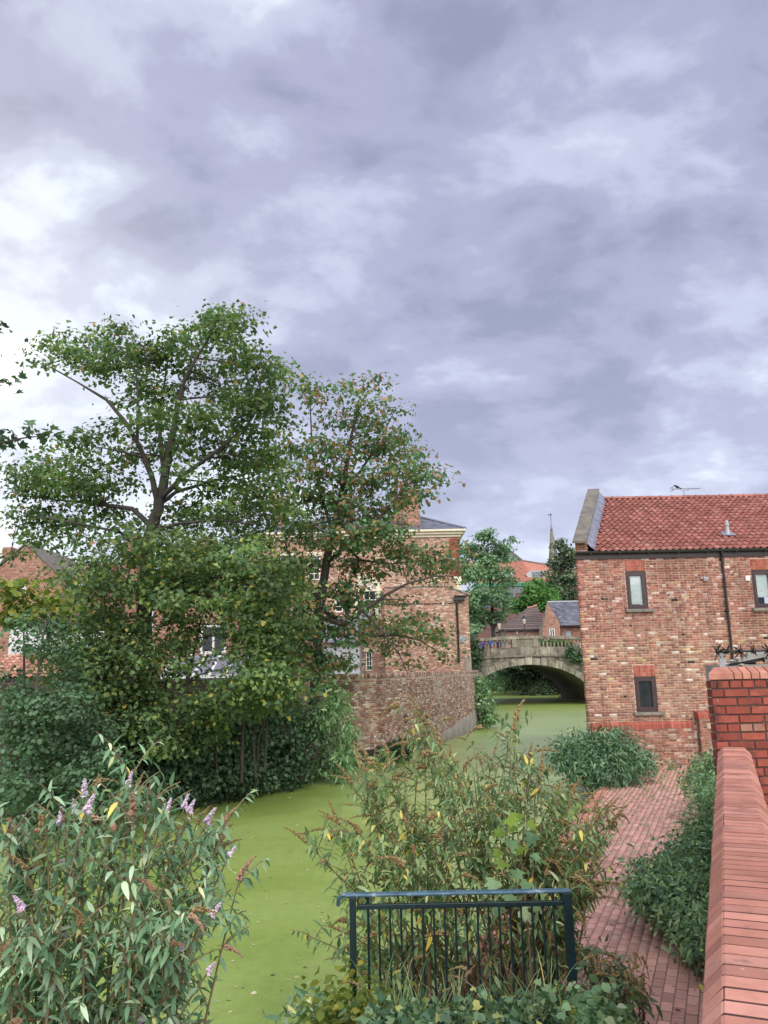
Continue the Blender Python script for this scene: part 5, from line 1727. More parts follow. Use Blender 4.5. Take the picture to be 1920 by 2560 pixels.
for i in range(NR):
    f0, f1 = i / NR, (i + 1.25) / NR
    a0, a1 = V0.lerp(V3, f0), V1.lerp(V2, f0)
    c0, c1 = V0.lerp(V3, min(1, f1)), V1.lerp(V2, min(1, f1))
    nn = Vector((0, -.55, .83))
    m = MB(); lf = nn * .11
    m.add([a0 + lf, a1 + lf, c1 + nn * .02, c0 + nn * .02, a0 - nn * .0, a1 - nn * .0], [(0, 1, 2, 3), (4, 5, 1, 0)])
    m.build('tile_course', MT['brown_tile'], ct)
m = MB(); m.tube([V3 + Vector((0, 0, .08)), V3.lerp(V2, .35) + Vector((0, 0, -.02)), V2 + Vector((0, 0, .12))], .11, 6); m.build('ridge', MT['orange_roof'], ct)
m = MB(); m.bb(re_ + .2, k1, KY - .45, KY - .3, ze_ - .12, ze_ + .02); m.build('gutter', MT['black'], ct)
# white pipe elbow and small window
p = at(1290, 1578, KY - .1)
m = MB(); m.tube([p + Vector((-.3, 0, .1)), p + Vector((.1, 0, .12)), p + Vector((.12, 0, -.35))], .07, 6); m.build('white_pipe', MT['white'], ct)
# slate cottage, gable to the front
SY = 92.5
q0, q1 = at(1356, 1580, SY).x, at(1401, 1580, SY).x
q2 = at(1470, 1580, SY).x
sc_ = thing('slate_cottage', 'orange brick cottage with blue slate roof beside the brown tiled cottage', 'cottage', ((q0 + q2) / 2, SY + 3, FZ))
za, zg = at(1372, 1507, SY + .1).z, at(1399, 1563, SY).z
qa = at(1370, 1510, SY).x
zl = at(1358, 1560, SY).z
opw = [(at(1374, 1580, SY).x - q0, at(1387, 1580, SY).x - q0, at(1380, 1596, SY).z - FZ, at(1380, 1571, SY).z - FZ)]
m = MB(); core(m, Fr((q0, SY, FZ), (1, 0, 0)), q1 - q0, zg - FZ, opw, th=.3)
m.prism([(q0, SY, zg), (q1, SY, zg), (qa, SY, za)], (0, .3, 0)); m.bb(q0 + .02, q2, SY + .6, SY + 6, FZ - 1, zg - .05)
m.build('wall', MT['old_mortar'], sc_)
def scl(s, t):
    x, z = q0 + s, FZ + t
    if z < zg: return True
    f = (z - zg) / (za - zg)
    return q0 + (qa - q0) * f < x < q1 + (qa - q1) * f
brick_layer(sc_, bond(q1 - q0, za - FZ, .08, .24, opens=opw, clip=scl), Fr((q0, SY, FZ), (1, 0, 0)), MT['far_brick'], nparts=120)
brick_layer(sc_, bond(q2 - q1, zg - FZ, .08, .24), Fr((q1, SY + .55, FZ), (1, 0, 0)), MT['far_brick'], nparts=80)
window(sc_, Fr((q0, SY, FZ), (1, 0, 0)), *opw[0], MT['white'], setback=.03, fw=.09, bars=(2, 1), barw=.08)
# slope facing right-front: ridge runs back from the apex; slate plane falls to the right
rr0 = Vector((qa - .05, SY - .05, za + .05)); rr1 = Vector((q2 + .4, SY + 3.0, za + .3))
ee0 = Vector((q1 + .15, SY - .05, zg)); ee1 = Vector((q2 + .5, SY - .05, zg))
m = MB(); m.add([ee0, ee1, rr1, rr0], [(0, 1, 2, 3)]); m.build('roof_deck', MT['slate'], sc_)
nrow = 15
for i in range(nrow):
    f0, f1 = i / nrow, (i + 1) / nrow
    a0, a1, c0, c1 = ee0.lerp(rr0, f0), ee1.lerp(rr1, f0), ee0.lerp(rr0, f1), ee1.lerp(rr1, f1)
    nn = (a1 - a0).cross(c0 - a0).normalized()
    K = 9
    for k in range(K):
        u0, u1 = (k + (.5 if i % 2 else 0)) / K + .004, (k + 1 + (.5 if i % 2 else 0)) / K - .004
        u1 = min(u1, 1)
        if u0 >= 1: continue
        b_ = MB(); b_.add([a0.lerp(a1, u0) + nn * .05, a0.lerp(a1, u1) + nn * .05, c0.lerp(c1, u1) + nn * .02, c0.lerp(c1, u0) + nn * .02, a0.lerp(a1, u0), a0.lerp(a1, u1)], [(0, 1, 2, 3), (4, 5, 1, 0)])
        b_.build('slate', MT['slate'], sc_)
m = MB(); m.tube([rr0 + Vector((0, 0, .05)), rr1 + Vector((0, 0, .05))], .09, 6); m.build('ridge', MT['palegrey'], sc_)
m = MB(); m.bb(ee0.x, ee1.x, SY - .2, SY - .05, zg - .14, zg); m.tube([(q1 + .1, SY + .4, zg), (q1 + .1, SY + .4, FZ)], .06, 6); m.build('gutter', MT['black'], sc_)
m = MB(); m.prism([(q0 - .1, SY - .12, zl - 0.6), (q0 - .1 + .12, SY - .12, zl - .6), (qa + .05, SY - .12, za + .1), (qa - .12, SY - .12, za + .1)], (0, .1, 0)); m.build('verge', MT['pale_stone'], sc_)
m = MB(); m.box(at(1420, 1585, SY + .5), (.6, .1, .6)); m.build('alarm_box', MT['greyblue'], sc_)

# big modern building with orange roof
TY = 150.0
t0, t1 = at(1190, 1500, TY).x, at(1460, 1500, TY).x
tb = thing('orange_roofed_building', 'large building with orange pantile roof and green eaves beyond the bridge', 'building', ((t0 + t1) / 2, TY + 8, 4.5))
ze_, zr_ = at(1320, 1456, TY).z, at(1300, 1403, TY + 9).z
m = MB(); m.bb(t0, t1, TY, TY + 20, 4.5, ze_ - .6); m.build('wall', MT['mauve_brick'], tb)
m = MB(); m.bb(t0 - .3, t1 + .3, TY - .7, TY - .3, ze_ - .75, ze_ - .05); m.build('green_eaves', MT['green_paint'], tb)
xr_ = at(1302, 1403, TY + 9).x; xrr = at(1470, 1462, TY + 9).x
zrr = at(1400, 1432, TY + 9).z
m = MB(); m.add([(t0, TY - .6, ze_), (t1 + 4, TY - .6, ze_), (xrr, TY + 9, zrr), (xr_, TY + 9, zr_), (t0, TY + 9, zr_)], [(0, 1, 2, 3, 4)]); m.build('roof', MT['orange_roof'], tb)
# roof ribs
m = MB()
for i in range(120):
    f = i / 119
    x = t0 + (t1 + 4 - t0) * f
    xt = x
    ztop = zr_ if x < xr_ else zr_ + (zrr - zr_) * (x - xr_) / (xrr - xr_)
    a, b_ = Vector((x, TY - .6, ze_ + .06)), Vector((xt, TY + 9, ztop + .06))
    m.tube([a, b_], .085, 4, cap=False)
m.build('tile_ribs', MT['orange_roof'], tb, kind='stuff')
m = MB(); m.tube([(xr_, TY + 9, zr_ + .15), (xrr, TY + 9, zrr + .15)], .22, 5); m.build('ridge', MT['coping_slab'], tb)
# pale green gable above
ga = at(1263, 1372, TY + 12); gb = at(1306, 1406, TY + 12); gc = at(1205, 1406, TY + 12)
m = MB(); m.prism([gc + Vector((0, 0, -2)), gb + Vector((0, 0, -2)), gb, ga, gc], (0, 6, 0)); m.build('green_gable', MT['greygreen'], tb)
m = MB(); m.tube([gb + Vector((.3, -.3, 0)), ga + Vector((0, -.3, .3)), gc + Vector((-.3, -.3, 0))], .28, 5); m.build('gable_verge', MT['coping_slab'], tb)
# dormers
for pc, py in ((1343, 1436), (1262, 1438)):
    fY = TY + 1.3
    c = at(pc, py, fY)
    w, h = 3.6, 1.45
    m = MB(); m.prism([(c.x - w * .62, fY, c.z), (c.x - w * .42, fY, c.z - h * .6), (c.x + w * .46, fY, c.z - h * .6), (c.x + w * .46, fY, c.z + h * .5), (c.x - w * .36, fY, c.z + h * .5)], (0, 4, 0))
    d = m.build('dormer', MT['palegrey'], tb)
    m = MB(); m.bb(c.x - 1.0, c.x + 1.2, fY - .06, fY + .02, c.z - .52, c.z + .5); wn_ = m.build('dormer_window', MT['glass'], d)
    m = MB()
    for k in range(5): m.bb(c.x - 1.05 + k * .55, c.x - .95 + k * .55, fY - .14, fY - .05, c.z - .56, c.z + .54)
    for zz in (-.56, -.03, .48): m.bb(c.x - 1.05, c.x + 1.25, fY - .13, fY - .06, c.z + zz, c.z + zz + .08)
    m.build('dormer_bars', MT['greyblue'], d)
# windows on the front
for pc, py, w, h, rnd_ in ((1296, 1472, 1.8, 1.5, 1), (1272, 1490, 2.2, 4.2, 0), (1216, 1490, 2.2, 4.2, 0), (1390, 1496, 2.2, 1.4, 0), (1412, 1496, 2.2, 1.4, 0)):
    c = at(pc, py, TY - .05)
    m = MB()
    if rnd_:
        m.prism([(c.x + 1.0 * math.cos(PI * i / 12), TY - .04, c.z + 1.0 * math.sin(PI * i / 12)) for i in range(13)] + [(c.x - 1.0, TY - .04, c.z - .6), (c.x + 1.0, TY - .04, c.z - .6)], (0, .03, 0))
    else:
        m.bb(c.x - w / 2, c.x + w / 2, TY - .05, TY - .01, c.z - h / 2, c.z + h / 2)
    w_ = m.build('window', MT['glass'], tb)
    m = MB()
    for k in range(3): m.bb(c.x - w / 2 + k * w / 2 - .05, c.x - w / 2 + k * w / 2 + .05, TY - .12, TY - .05, c.z - (h / 2 if not rnd_ else .6), c.z + (h / 2 if not rnd_ else .7))
    for k in range(3): m.bb(c.x - w / 2, c.x + w / 2, TY - .115, TY - .055, c.z - h / 2 + k * h / 2 - .05, c.z - h / 2 + k * h / 2 + .05)
    m.build('bars', MT['greyblue'], w_)
# church spire
PY_ = 260.0
sb_, stp = at(1386, 1440, PY_), at(1375, 1306, PY_)
hw = 2.3
sp_ = thing('church_spire', 'slender grey stone church spire rising behind the far dark tree', 'church', (sb_.x, PY_, 4.5))
zs0 = at(1383, 1408, PY_).z
zs0 -= 4
xc = sb_.x
m = MB(); m.lathe((xc, PY_, zs0), [(hw, 0), (hw * .5, (stp.z - zs0) * .5), (.08, stp.z - zs0)], 8); m.build('spire', MT['stone'], sp_)
m = MB(); m.bb(xc - hw, xc + hw, PY_ - hw, PY_ + hw, 4.5, zs0 + .5); m.build('tower', MT['stone'], sp_)
m = MB(); m.tube([(xc, PY_, stp.z - .1), (xc, PY_, stp.z + 3.2)], .09, 5); m.box((xc - .2, PY_, stp.z + 2.6), (1.5, .1, .25)); m.build('weathervane', MT['fascia'], sp_)

# =================================================================== VEGETATION
random.seed(23)

def clumps_px(lst, Z, spread, dens, flatz=0.85):
    out = []
    for c in lst:
        px, py, r = c[:3]
        z = (c[3] if len(c) > 3 else Z) + random.uniform(-spread, spread)
        rm = r / F * z
        out.append((tuple(at(px, py, z)), (rm, rm * 1.05, rm * flatz), max(10, int(dens * r * r))))
    return out

def thicken(lst, off_=26, f=.72, seed=3, prob=.8):
    rr = random.Random(seed)
    return lst + [(c[0] + rr.uniform(-off_, off_), c[1] + rr.uniform(-off_, off_), c[2] * f) + tuple(c[3:]) for c in lst if rr.random() < prob]

def branch_to(mb, nodes, c, rmax=0.05, rmin=0.008):
    best = min(nodes, key=lambda q: (q[0] - c).length + (1.2 * (q[0].z - c.z) if q[0].z > c.z else 0))
    p, r = best
    L = (c - p).length
    if L < 0.05: return
    mid = p.lerp(c, 0.5) + Vector((random.uniform(-.12, .12), random.uniform(-.12, .12), random.uniform(-.02, .14))) * L
    pts = bez(p, mid, c, 6)
    r0 = min(r * 0.65, 0.016 + 0.014 * L, rmax)
    mb.tube(pts, [max(rmin, r0 * (1 - i / 6.6)) for i in range(7)], 5, cap=False)
    return pts, r0

def tree(name, label, base, limbs, cl, Z, spread, dens, leaf, size, shape='maple_s', pers=14, bark='bark', spray=.30, twig=0.4, group=None, hang=.35, cat='tree', upbias=.9, extra=None, flat=.45, limbscale=.8):
    t = thing(name, label, cat, base, group)
    mb = MB()
    nodes = []
    for limb in limbs:
        pts = [(at(q[0], q[1], Z + q[2]), q[3] * limbscale) for q in limb]
        path, rad = [], []
        for (p0, r0), (p1, r1) in zip(pts, pts[1:]):
            for k in range(4):
                f = k / 4
                path.append(p0.lerp(p1, f) + Vector((random.uniform(-1, 1), random.uniform(-1, 1), 0)) * r0 * .18)
                rad.append(r0 + (r1 - r0) * f)
        path.append(pts[-1][0]); rad.append(pts[-1][1])
        mb.tube(path, rad, 8, cap=False)
        nodes += list(zip(path, rad))
    if mb.v:
        mb.build('trunk', MT[bark], t, smooth=True)
    if not nodes:
        nodes = [(Vector(base), .05)]
    C = clumps_px(cl, Z, spread, dens)
    bb_ = MB()
    allp = []
    for (c, r, n) in C:
        res = branch_to(bb_, nodes, Vector(c))
        if res: allp += [(q, .02) for q in res[0][3:]]
    cr, SC = foliage('crown', t, MT[leaf], C, size, shape, spray=spray, hang=hang, upbias=upbias, flat=flat, per_spray=pers, svar=.5)
    if allp:
        A_ = np.array([tuple(q[0]) for q in allp])
        for sp in SC[rng.random(len(SC)) < twig]:
            i = int(np.argmin(((A_ - sp) ** 2).sum(1)))
            a, b_ = Vector(A_[i]), Vector(sp)
            if (b_ - a).length < 2.5:
                bb_.tube(bez(a, a.lerp(b_, .5) + Vector((0, 0, random.uniform(-.03, .1))), b_, 2), [.009, .007, .005], 4, cap=False)
    if bb_.v:
        bb_.build('branches', MT[bark], t, kind='stuff')
    if extra:
        for (ename, eleaf, ecl, edens, esize) in extra:
            foliage(ename, t, MT[eleaf], clumps_px(ecl, Z, spread, edens), esize, shape, spray=spray, hang=hang)
    return t

# ---- big sycamore
A_limbs = [
    [(372, 1960, 0, .36), (362, 1760, 0, .30), (360, 1580, 0, .28), (364, 1440, 0, .26), (374, 1340, 0, .235), (395, 1275, 0, .20), (412, 1195, .1, .165), (426, 1110, .2, .14), (440, 1040, .2, .12), (456, 960, .1, .09), (490, 895, 0, .06), (535, 825, 0, .035), (545, 785, 0, .02)],
    [(396, 1268, 0, .12), (378, 1187, -.3, .10), (343, 1104, -.5, .085), (308, 1048, -.6, .07), (266, 999, -.6, .055), (196, 957, -.6, .03), (120, 915, -.6, .015)],
    [(381, 1318, 0, .11), (330, 1272, .4, .085), (232, 1258, .8, .06), (140, 1250, 1.0, .03), (60, 1240, 1.0, .015)],
    [(402, 1245, 0, .10), (470, 1180, -.8, .08), (540, 1130, -1.2, .06), (620, 1060, -1.4, .035), (660, 1000, -1.5, .02)],
    [(412, 1195, 0, .10), (400, 1090, 1.0, .075), (402, 1010, 1.4, .05), (420, 900, 1.5, .03), (420, 850, 1.5, .015)],
    [(398, 1262, 0, .09), (440, 1230, .9, .07), (540, 1200, 1.6, .05), (640, 1180, 2.0, .025)],
    [(374, 1335, 0, .08), (440, 1310, -.9, .06), (540, 1300, -1.6, .045), (640, 1310, -2.0, .02)],
    [(343, 1104, -.5, .06), (345, 1000, -.9, .045), (340, 930, -1.0, .03), (300, 870, -1.1, .015)],
    [(368, 1390, 0, .07), (300, 1330, -1.2, .05), (200, 1310, -1.8, .035), (90, 1290, -2.0, .02)]]
A_cl = [(540, 795, 42), (590, 810, 40), (510, 850, 48), (580, 880, 52), (440, 840, 38), (280, 835, 32), (235, 862, 38), (150, 872, 36), (112, 912, 26), (195, 905, 42), (290, 885, 50), (350, 885, 50), (410, 870, 48), (470, 910, 52), (345, 950, 45), (250, 935, 40),
        (640, 925, 50), (690, 935, 40), (660, 1000, 50), (610, 1000, 52), (545, 960, 52), (610, 1075, 55), (690, 1060, 36), (425, 990, 50), (480, 1035, 55), (380, 1050, 48), (290, 1080, 32), (345, 1130, 42), (430, 1120, 52), (515, 1110, 58), (590, 1150, 58), (665, 1145, 44), (560, 1210, 55),
        (180, 1140, 50), (110, 1165, 50), (60, 1175, 36), (130, 1220, 52), (60, 1245, 42), (200, 1210, 52), (270, 1195, 46), (55, 1305, 36), (120, 1290, 45), (190, 1298, 38), (255, 1270, 42), (300, 1320, 34), (150, 1345, 30), (700, 1200, 48), (650, 1240, 52), (480, 1262, 46), (560, 1290, 50), (640, 1310, 52), (720, 1270, 44), (250, 1350, 24), (95, 1372, 20), (20, 1395, 22)]
base = gr(372, 1985, .45)
tree('sycamore_tree', 'tallest leafy green sycamore with bare dark trunk on the left bank', at(372, 1960, 21.5), A_limbs, thicken(A_cl, 34, .7, 3, .75) + [(300, 1140, 26), (330, 1210, 28), (450, 1190, 34), (520, 1040, 44), (400, 1310, 30), (330, 1000, 24), (470, 1330, 40), (230, 1100, 26), (690, 1120, 40), (730, 1060, 22)], 21.5, 2.1, .128, 'leaf_syc', .108, spray=.30, flat=.30, pers=24, twig=.8)

# ---- second sycamore, browner, leaning over the wall
B_limbs = [
    [(770, 1960, 0, .24), (780, 1800, 0, .21), (795, 1640, 0, .19), (800, 1520, 0, .18), (815, 1410, 0, .165), (832, 1330, 0, .15), (850, 1250, 0, .12), (868, 1160, 0, .09), (880, 1080, 0, .06), (905, 1000, 0, .03), (950, 955, 0, .012)],
    [(800, 1545, 0, .12), (860, 1560, -.8, .09), (905, 1528, -1.3, .075), (960, 1490, -1.6, .06), (1020, 1458, -1.8, .045), (1090, 1440, -1.8, .03), (1150, 1440, -1.8, .012)],
    [(802, 1520, 0, .10), (870, 1575, .6, .075), (930, 1590, .8, .06), (990, 1588, .8, .05), (1050, 1600, .8, .035), (1110, 1640, .8, .015)],
    [(815, 1410, 0, .10), (880, 1350, -.8, .075), (950, 1290, -1.0, .05), (1020, 1210, -1.0, .03), (1090, 1195, -1.0, .012)],
    [(832, 1330, 0, .09), (800, 1230, .9, .06), (780, 1120, 1.0, .04), (775, 1000, 1.0, .02)],
    [(850, 1250, 0, .08), (920, 1150, .7, .05), (970, 1060, .8, .03), (985, 1030, .8, .015)],
    [(800, 1500, 0, .09), (740, 1430, -1.0, .06), (710, 1350, -1.2, .03)],
    [(905, 1528, -1.3, .05), (950, 1570, -1.6, .04), (1000, 1640, -1.8, .025), (1020, 1685, -1.8, .012)],
    [(832, 1330, 0, .08), (900, 1400, .8, .055), (980, 1410, 1.2, .035), (1060, 1400, 1.4, .02)]]
B_cl = [(955, 955, 20), (905, 965, 27), (868, 978, 28), (900, 1010, 32), (945, 1000, 22), (988, 1030, 26), (950, 1060, 36), (885, 1060, 38), (830, 1040, 32), (790, 985, 30), (755, 985, 24), (820, 1110, 42), (890, 1120, 46), (960, 1120, 42), (1005, 1090, 27), (1040, 1130, 32), (1062, 1180, 32), (1100, 1195, 22), (1000, 1170, 42), (930, 1190, 50), (850, 1190, 50), (780, 1180, 46), (745, 1130, 36),
        (790, 1260, 55), (860, 1270, 55), (930, 1270, 50), (1000, 1240, 38), (1045, 1240, 24), (900, 1340, 52), (970, 1330, 45), (820, 1340, 55), (750, 1330, 52), (1000, 1390, 42), (1060, 1400, 40), (1110, 1412, 34), (1142, 1440, 20), (1080, 1448, 26), (950, 1420, 36), (880, 1415, 38), (760, 1420, 55), (745, 1500, 52), (700, 1420, 52), (840, 1580, 36), (930, 1545, 26), (1000, 1560, 36), (1060, 1565, 34), (1100, 1590, 28), (1122, 1638, 18), (985, 1605, 28), (1020, 1675, 18), (900, 1600, 22), (880, 1520, 26), (820, 1650, 42), (740, 1600, 55), (700, 1680, 50), (770, 1700, 50), (1150, 1385, 16)]
tree('sycamore_tree', 'second sycamore with rust-brown seed clusters leaning over the river wall', at(770, 1955, 25.0), B_limbs, thicken(B_cl, 22, .7, 5, .6) + [(895, 1490, 30), (945, 1500, 24), (840, 1470, 44), (880, 1590, 34), (860, 1660, 32), (700, 1560, 44), (720, 1640, 40), (1010, 1500, 20), (800, 1560, 40), (830, 1720, 30)], 25.0, 1.7, .140, 'leaf_brown', .115, spray=.31, flat=.32, pers=24, twig=.8,
     extra=[('seed_clusters', 'leaf_brown', [(c[0] + random.uniform(-20, 20), c[1] + random.uniform(-20, 20), c[2] * .7) for c in B_cl[::2]], .03, .09)])

# ---- young yellow-green sycamores filling the bank
C_cl = [(220, 1480, 42), (262, 1425, 36), (185, 1560, 42), (250, 1545, 50), (300, 1480, 46), (330, 1585, 40), (280, 1640, 55), (225, 1700, 55), (300, 1740, 55), (370, 1690, 48), (350, 1790, 50), (430, 1500, 42), (475, 1455, 50), (540, 1425, 50), (600, 1405, 50), (660, 1430, 48), (520, 1490, 36), (600, 1485, 46), (655, 1510, 50), (625, 1570, 42), (665, 1600, 50), (448, 1550, 30), (425, 1620, 34), (470, 1680, 30), (400, 1745, 32), (540, 1735, 36), (560, 1775, 42), (500, 1780, 36), (620, 1700, 42), (665, 1680, 48), (695, 1745, 42), (640, 1760, 38), (320, 1400, 34), (430, 1440, 40), (170, 1640, 40), (460, 1600, 26), (700, 1560, 40), (400, 1410, 36), (440, 1800, 34)]
C_limbs = [[(330, 1990, 0, .07), (320, 1850, 0, .06), (300, 1700, 0, .05), (270, 1560, .2, .035), (250, 1440, .2, .02)],
           [(420, 1990, .5, .07), (440, 1850, .5, .06), (470, 1700, .5, .045), (500, 1560, .5, .035), (540, 1430, .5, .02)],
           [(606, 1960, 1.5, .075), (606, 1850, 1.5, .07), (612, 1740, 1.5, .06), (630, 1600, 1.5, .045), (640, 1450, 1.5, .02)],
           [(640, 1950, 2.0, .06), (646, 1850, 2.0, .055), (670, 1760, 2.0, .04), (700, 1640, 2.0, .025)]]
tree('young_sycamores', 'yellow-green young sycamore thicket in front of the tall trunk', at(420, 1975, 19.6), C_limbs, thicken(C_cl, 34, .8, 8, .9) + [(380, 1350, 40), (450, 1370, 46), (520, 1370, 46), (590, 1350, 46), (650, 1370, 44), (700, 1480, 44), (560, 1560, 30), (380, 1480, 40), (350, 1640, 40), (240, 1780, 46), (200, 1640, 40), (150, 1500, 24), (250, 1850, 48), (320, 1860, 48), (400, 1860, 40), (380, 1915, 36), (300, 1930, 42), (210, 1900, 46), (450, 1870, 34), (350, 1960, 36), (700, 1620, 40), (720, 1700, 36), (600, 1640, 34), (170, 1440, 26), (200, 1400, 22), (720, 1400, 34), (745, 1470, 34), (740, 1560, 34), (480, 1840, 30), (530, 1830, 26), (120, 1640, 26), (140, 1700, 34)], 19.6, 1.3, .24, 'leaf_lime', .092, bark='bark', spray=.30, flat=.35, pers=22, twig=.4)

# ---- alder and yellowing sapling at the left edge
D_cl = [(120, 1560, 38), (65, 1610, 30), (150, 1620, 36), (40, 1740, 50), (110, 1760, 52), (185, 1770, 52), (30, 1810, 58), (100, 1840, 58), (180, 1855, 58), (245, 1835, 48), (40, 1905, 58), (120, 1925, 58), (205, 1935, 58), (30, 1985, 58), (115, 2005, 52), (265, 1905, 44), (15, 2065, 48), (90, 2070, 40), (15, 1690, 22), (190, 2010, 50), (270, 1980, 46), (330, 2000, 40), (60, 1560, 26), (170, 1700, 36)]
D_limbs = [[(60, 2080, 0, .06), (70, 1950, 0, .05), (80, 1800, 0, .04), (100, 1650, 0, .025), (115, 1550, 0, .015)], [(170, 2060, .3, .05), (180, 1930, .3, .04), (190, 1780, .3, .02)]]
tree('alder_tree', 'round-leaved blue-green alder bush at the left edge of the picture', at(90, 2085, 16.5), D_limbs, D_cl, 16.5, .8, .24, 'leaf_alder', .068, 'round', bark='pale_bark', spray=.18, twig=.2)
tree('yellow_sapling', 'yellowing sapling in front of the far left gable window', at(60, 2000, 17.6), [[(60, 2000, 0, .05), (60, 1700, 0, .04), (60, 1560, 0, .02)]], [(40, 1505, 32), (92, 1535, 28), (28, 1545, 28), (122, 1495, 20), (20, 1465, 20), (75, 1470, 16), (150, 1530, 18)], 17.6, .5, .13, 'leaf_yellow', .14, spray=.2, twig=.3)

# ---- dark ivy along the bank, and the bushes at the water's edge
E_cl = [(300, 1885, 55, 19.6), (360, 1935, 50, 19.8), (425, 1900, 52, 20.4), (450, 1965, 40, 20.3), (505, 1935, 52, 20.9), (560, 1900, 55, 21.6), (570, 1955, 36, 21.2), (620, 1930, 50, 21.9), (680, 1900, 55, 22.6), (640, 1850, 55, 22.4), (700, 1840, 50, 23), (765, 1880, 45, 23.8), (590, 1830, 55, 22.1), (500, 1850, 55, 21.2), (430, 1825, 48, 20.6), (740, 1800, 46, 24.2), (685, 1785, 46, 23.6), (380, 1850, 50, 20.2), (320, 1960, 45, 19.2), (720, 1925, 30, 22.8), (400, 1985, 34, 19.4), (250, 1960, 46, 18.4), (545, 1800, 40, 22.4), (330, 1830, 46, 19.8), (480, 1980, 26, 20.2), (520, 1972, 28, 20.6), (600, 1968, 24, 21.2), (640, 1962, 24, 21.8), (690, 1948, 28, 22.4), (750, 1938, 28, 22.9), (430, 1995, 24, 19.8), (200, 2010, 50, 18), (140, 1960, 50, 18)]
ivy = thing('ivy_hedge', 'dark ivy-covered hedge along the foot of the left bank trees', 'hedge', gr(560, 1960, .3))
cl = clumps_px(E_cl, 21, .35, .30)
foliage('ivy_leaves', ivy, MT['leaf_dark'], cl, .11, 'oval', spray=.17, flat=.9, hang=.8, upbias=.3, shell=.75)
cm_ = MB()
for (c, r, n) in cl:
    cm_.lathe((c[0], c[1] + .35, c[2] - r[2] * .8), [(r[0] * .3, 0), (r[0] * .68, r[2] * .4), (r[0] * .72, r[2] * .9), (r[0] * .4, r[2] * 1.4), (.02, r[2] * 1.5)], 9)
cm_.build('light_block_core', MT['soil'], ivy, kind='stuff')  # dark filler added inside the leaf shell to block light through the hedge
pst = MB()
for px, p0, p1 in ((604, 1955, 1735), (640, 1945, 1790), (662, 1930, 1760), (545, 1960, 1800), (395, 1990, 1830), (255, 1990, 1800)):
    a, b_ = at(px, p0, 20.6), at(px + random.uniform(-12, 12), p1, 20.9)
    pst.tube(bez(a, a.lerp(b_, .5) + Vector((random.uniform(-.1, .1), 0, 0)), b_, 6), [.034, .032, .03, .027, .024, .02, .016], 6)
pst.build('stems', MT['bark'], ivy, kind='stuff')

tree('hanging_bush', 'bright green drooping bush trailing into the water by the river wall', at(800, 1945, 24.3), [[(800, 1945, 0, .05), (805, 1850, 0, .04), (815, 1760, 0, .02)]],
     [(820, 1775, 44), (862, 1832, 34), (852, 1880, 34), (800, 1850, 46), (770, 1900, 40), (838, 1925, 30), (790, 1935, 34), (866, 1895, 22), (770, 1830, 44), (740, 1880, 36), (840, 1740, 30), (880, 1850, 14)], 24.3, .5, .30, 'leaf_bush', .16, 'lance', spray=.16, hang=1.5, cat='bush', upbias=.2, flat=1.3, twig=.3)
tree('wall_bush', 'small dark bush growing from the foot of the river wall', at(985, 1895, 29.2), [], [(965, 1878, 20), (990, 1872, 24), (1008, 1862, 20), (980, 1892, 18), (1010, 1885, 14)], 29.2, .3, .6, 'leaf_dark', .12, 'oval', spray=.12, cat='bush')
tree('corner_bush', 'tall green bush at the end of the river wall beside the bridge', at(1210, 1812, 44.5), [], [(1203, 1728, 16), (1208, 1765, 20), (1214, 1795, 18), (1200, 1700, 12), (1222, 1780, 13), (1218, 1805, 14), (1192, 1745, 14), (1228, 1800, 9)], 44.5, .5, .8, 'leaf_bush', .17, 'oval', spray=.2, cat='bush', hang=.8)
for lab, cl in (('ivy hanging on the left end of the bridge', [(1184, 1608, 9), (1190, 1625, 11), (1188, 1645, 11), (1193, 1660, 9), (1200, 1640, 8), (1180, 1592, 6)]), ('ivy clump on the right end of the bridge', [(1425, 1622, 8), (1436, 1630, 11), (1428, 1640, 9), (1446, 1636, 8), (1440, 1645, 8), (1418, 1634, 5), (1455, 1650, 7)])):
    tree('bridge_ivy', lab, at(cl[1][0], cl[1][1], 68.8), [], cl, 68.75, .12, 1.3, 'leaf_dark', .20, 'oval', spray=.2, group='ivy growing on the bridge', cat='ivy', hang=1.0)
tree('parapet_greenery', 'leafy greenery behind the right run of bridge balusters', at(1390, 1615, 71), [], [(1358 + i * 11, 1606 + (i % 2) * 5, 9, 71) for i in range(7)], 71, .2, 1.2, 'leaf_fargreen', .2, 'oval', spray=.2, cat='plants')
# foliage beyond the arch
tree('riverside_bush', 'mid green bush seen through the left half of the bridge arch', at(1225, 1728, 98), [], [(1195, 1700, 12, 92), (1215, 1712, 14, 94), (1240, 1715, 12, 97), (1225, 1695, 14, 98), (1250, 1700, 14, 101), (1200, 1725, 10, 91), (1265, 1718, 10, 103), (1245, 1683, 14, 103), (1205, 1680, 14, 99)], 98, .8, 1.2, 'leaf_far', .26, 'oval', spray=.35, cat='bush')
tree('riverside_bush', 'dark bush on the right bank seen through the bridge arch', at(1330, 1740, 96), [], [(1300, 1690, 14, 100), (1315, 1715, 14, 97), (1335, 1690, 16, 98), (1345, 1720, 16, 95), (1365, 1705, 16, 95), (1370, 1730, 14, 93), (1320, 1672, 12, 101), (1350, 1672, 14, 99), (1280, 1680, 14, 104), (1290, 1712, 13, 100), (1310, 1732, 10, 95), (1385, 1690, 14, 96), (1340, 1738, 9, 93)], 97, .8, 1.3, 'leaf_fardark', .26, 'oval', spray=.35, cat='bush')
bkd = [(1180 + i * 16, 1655 + (i % 3) * 18, 15, 112) for i in range(15)] + [(1180 + i * 16, 1695, 15, 113) for i in range(15)]
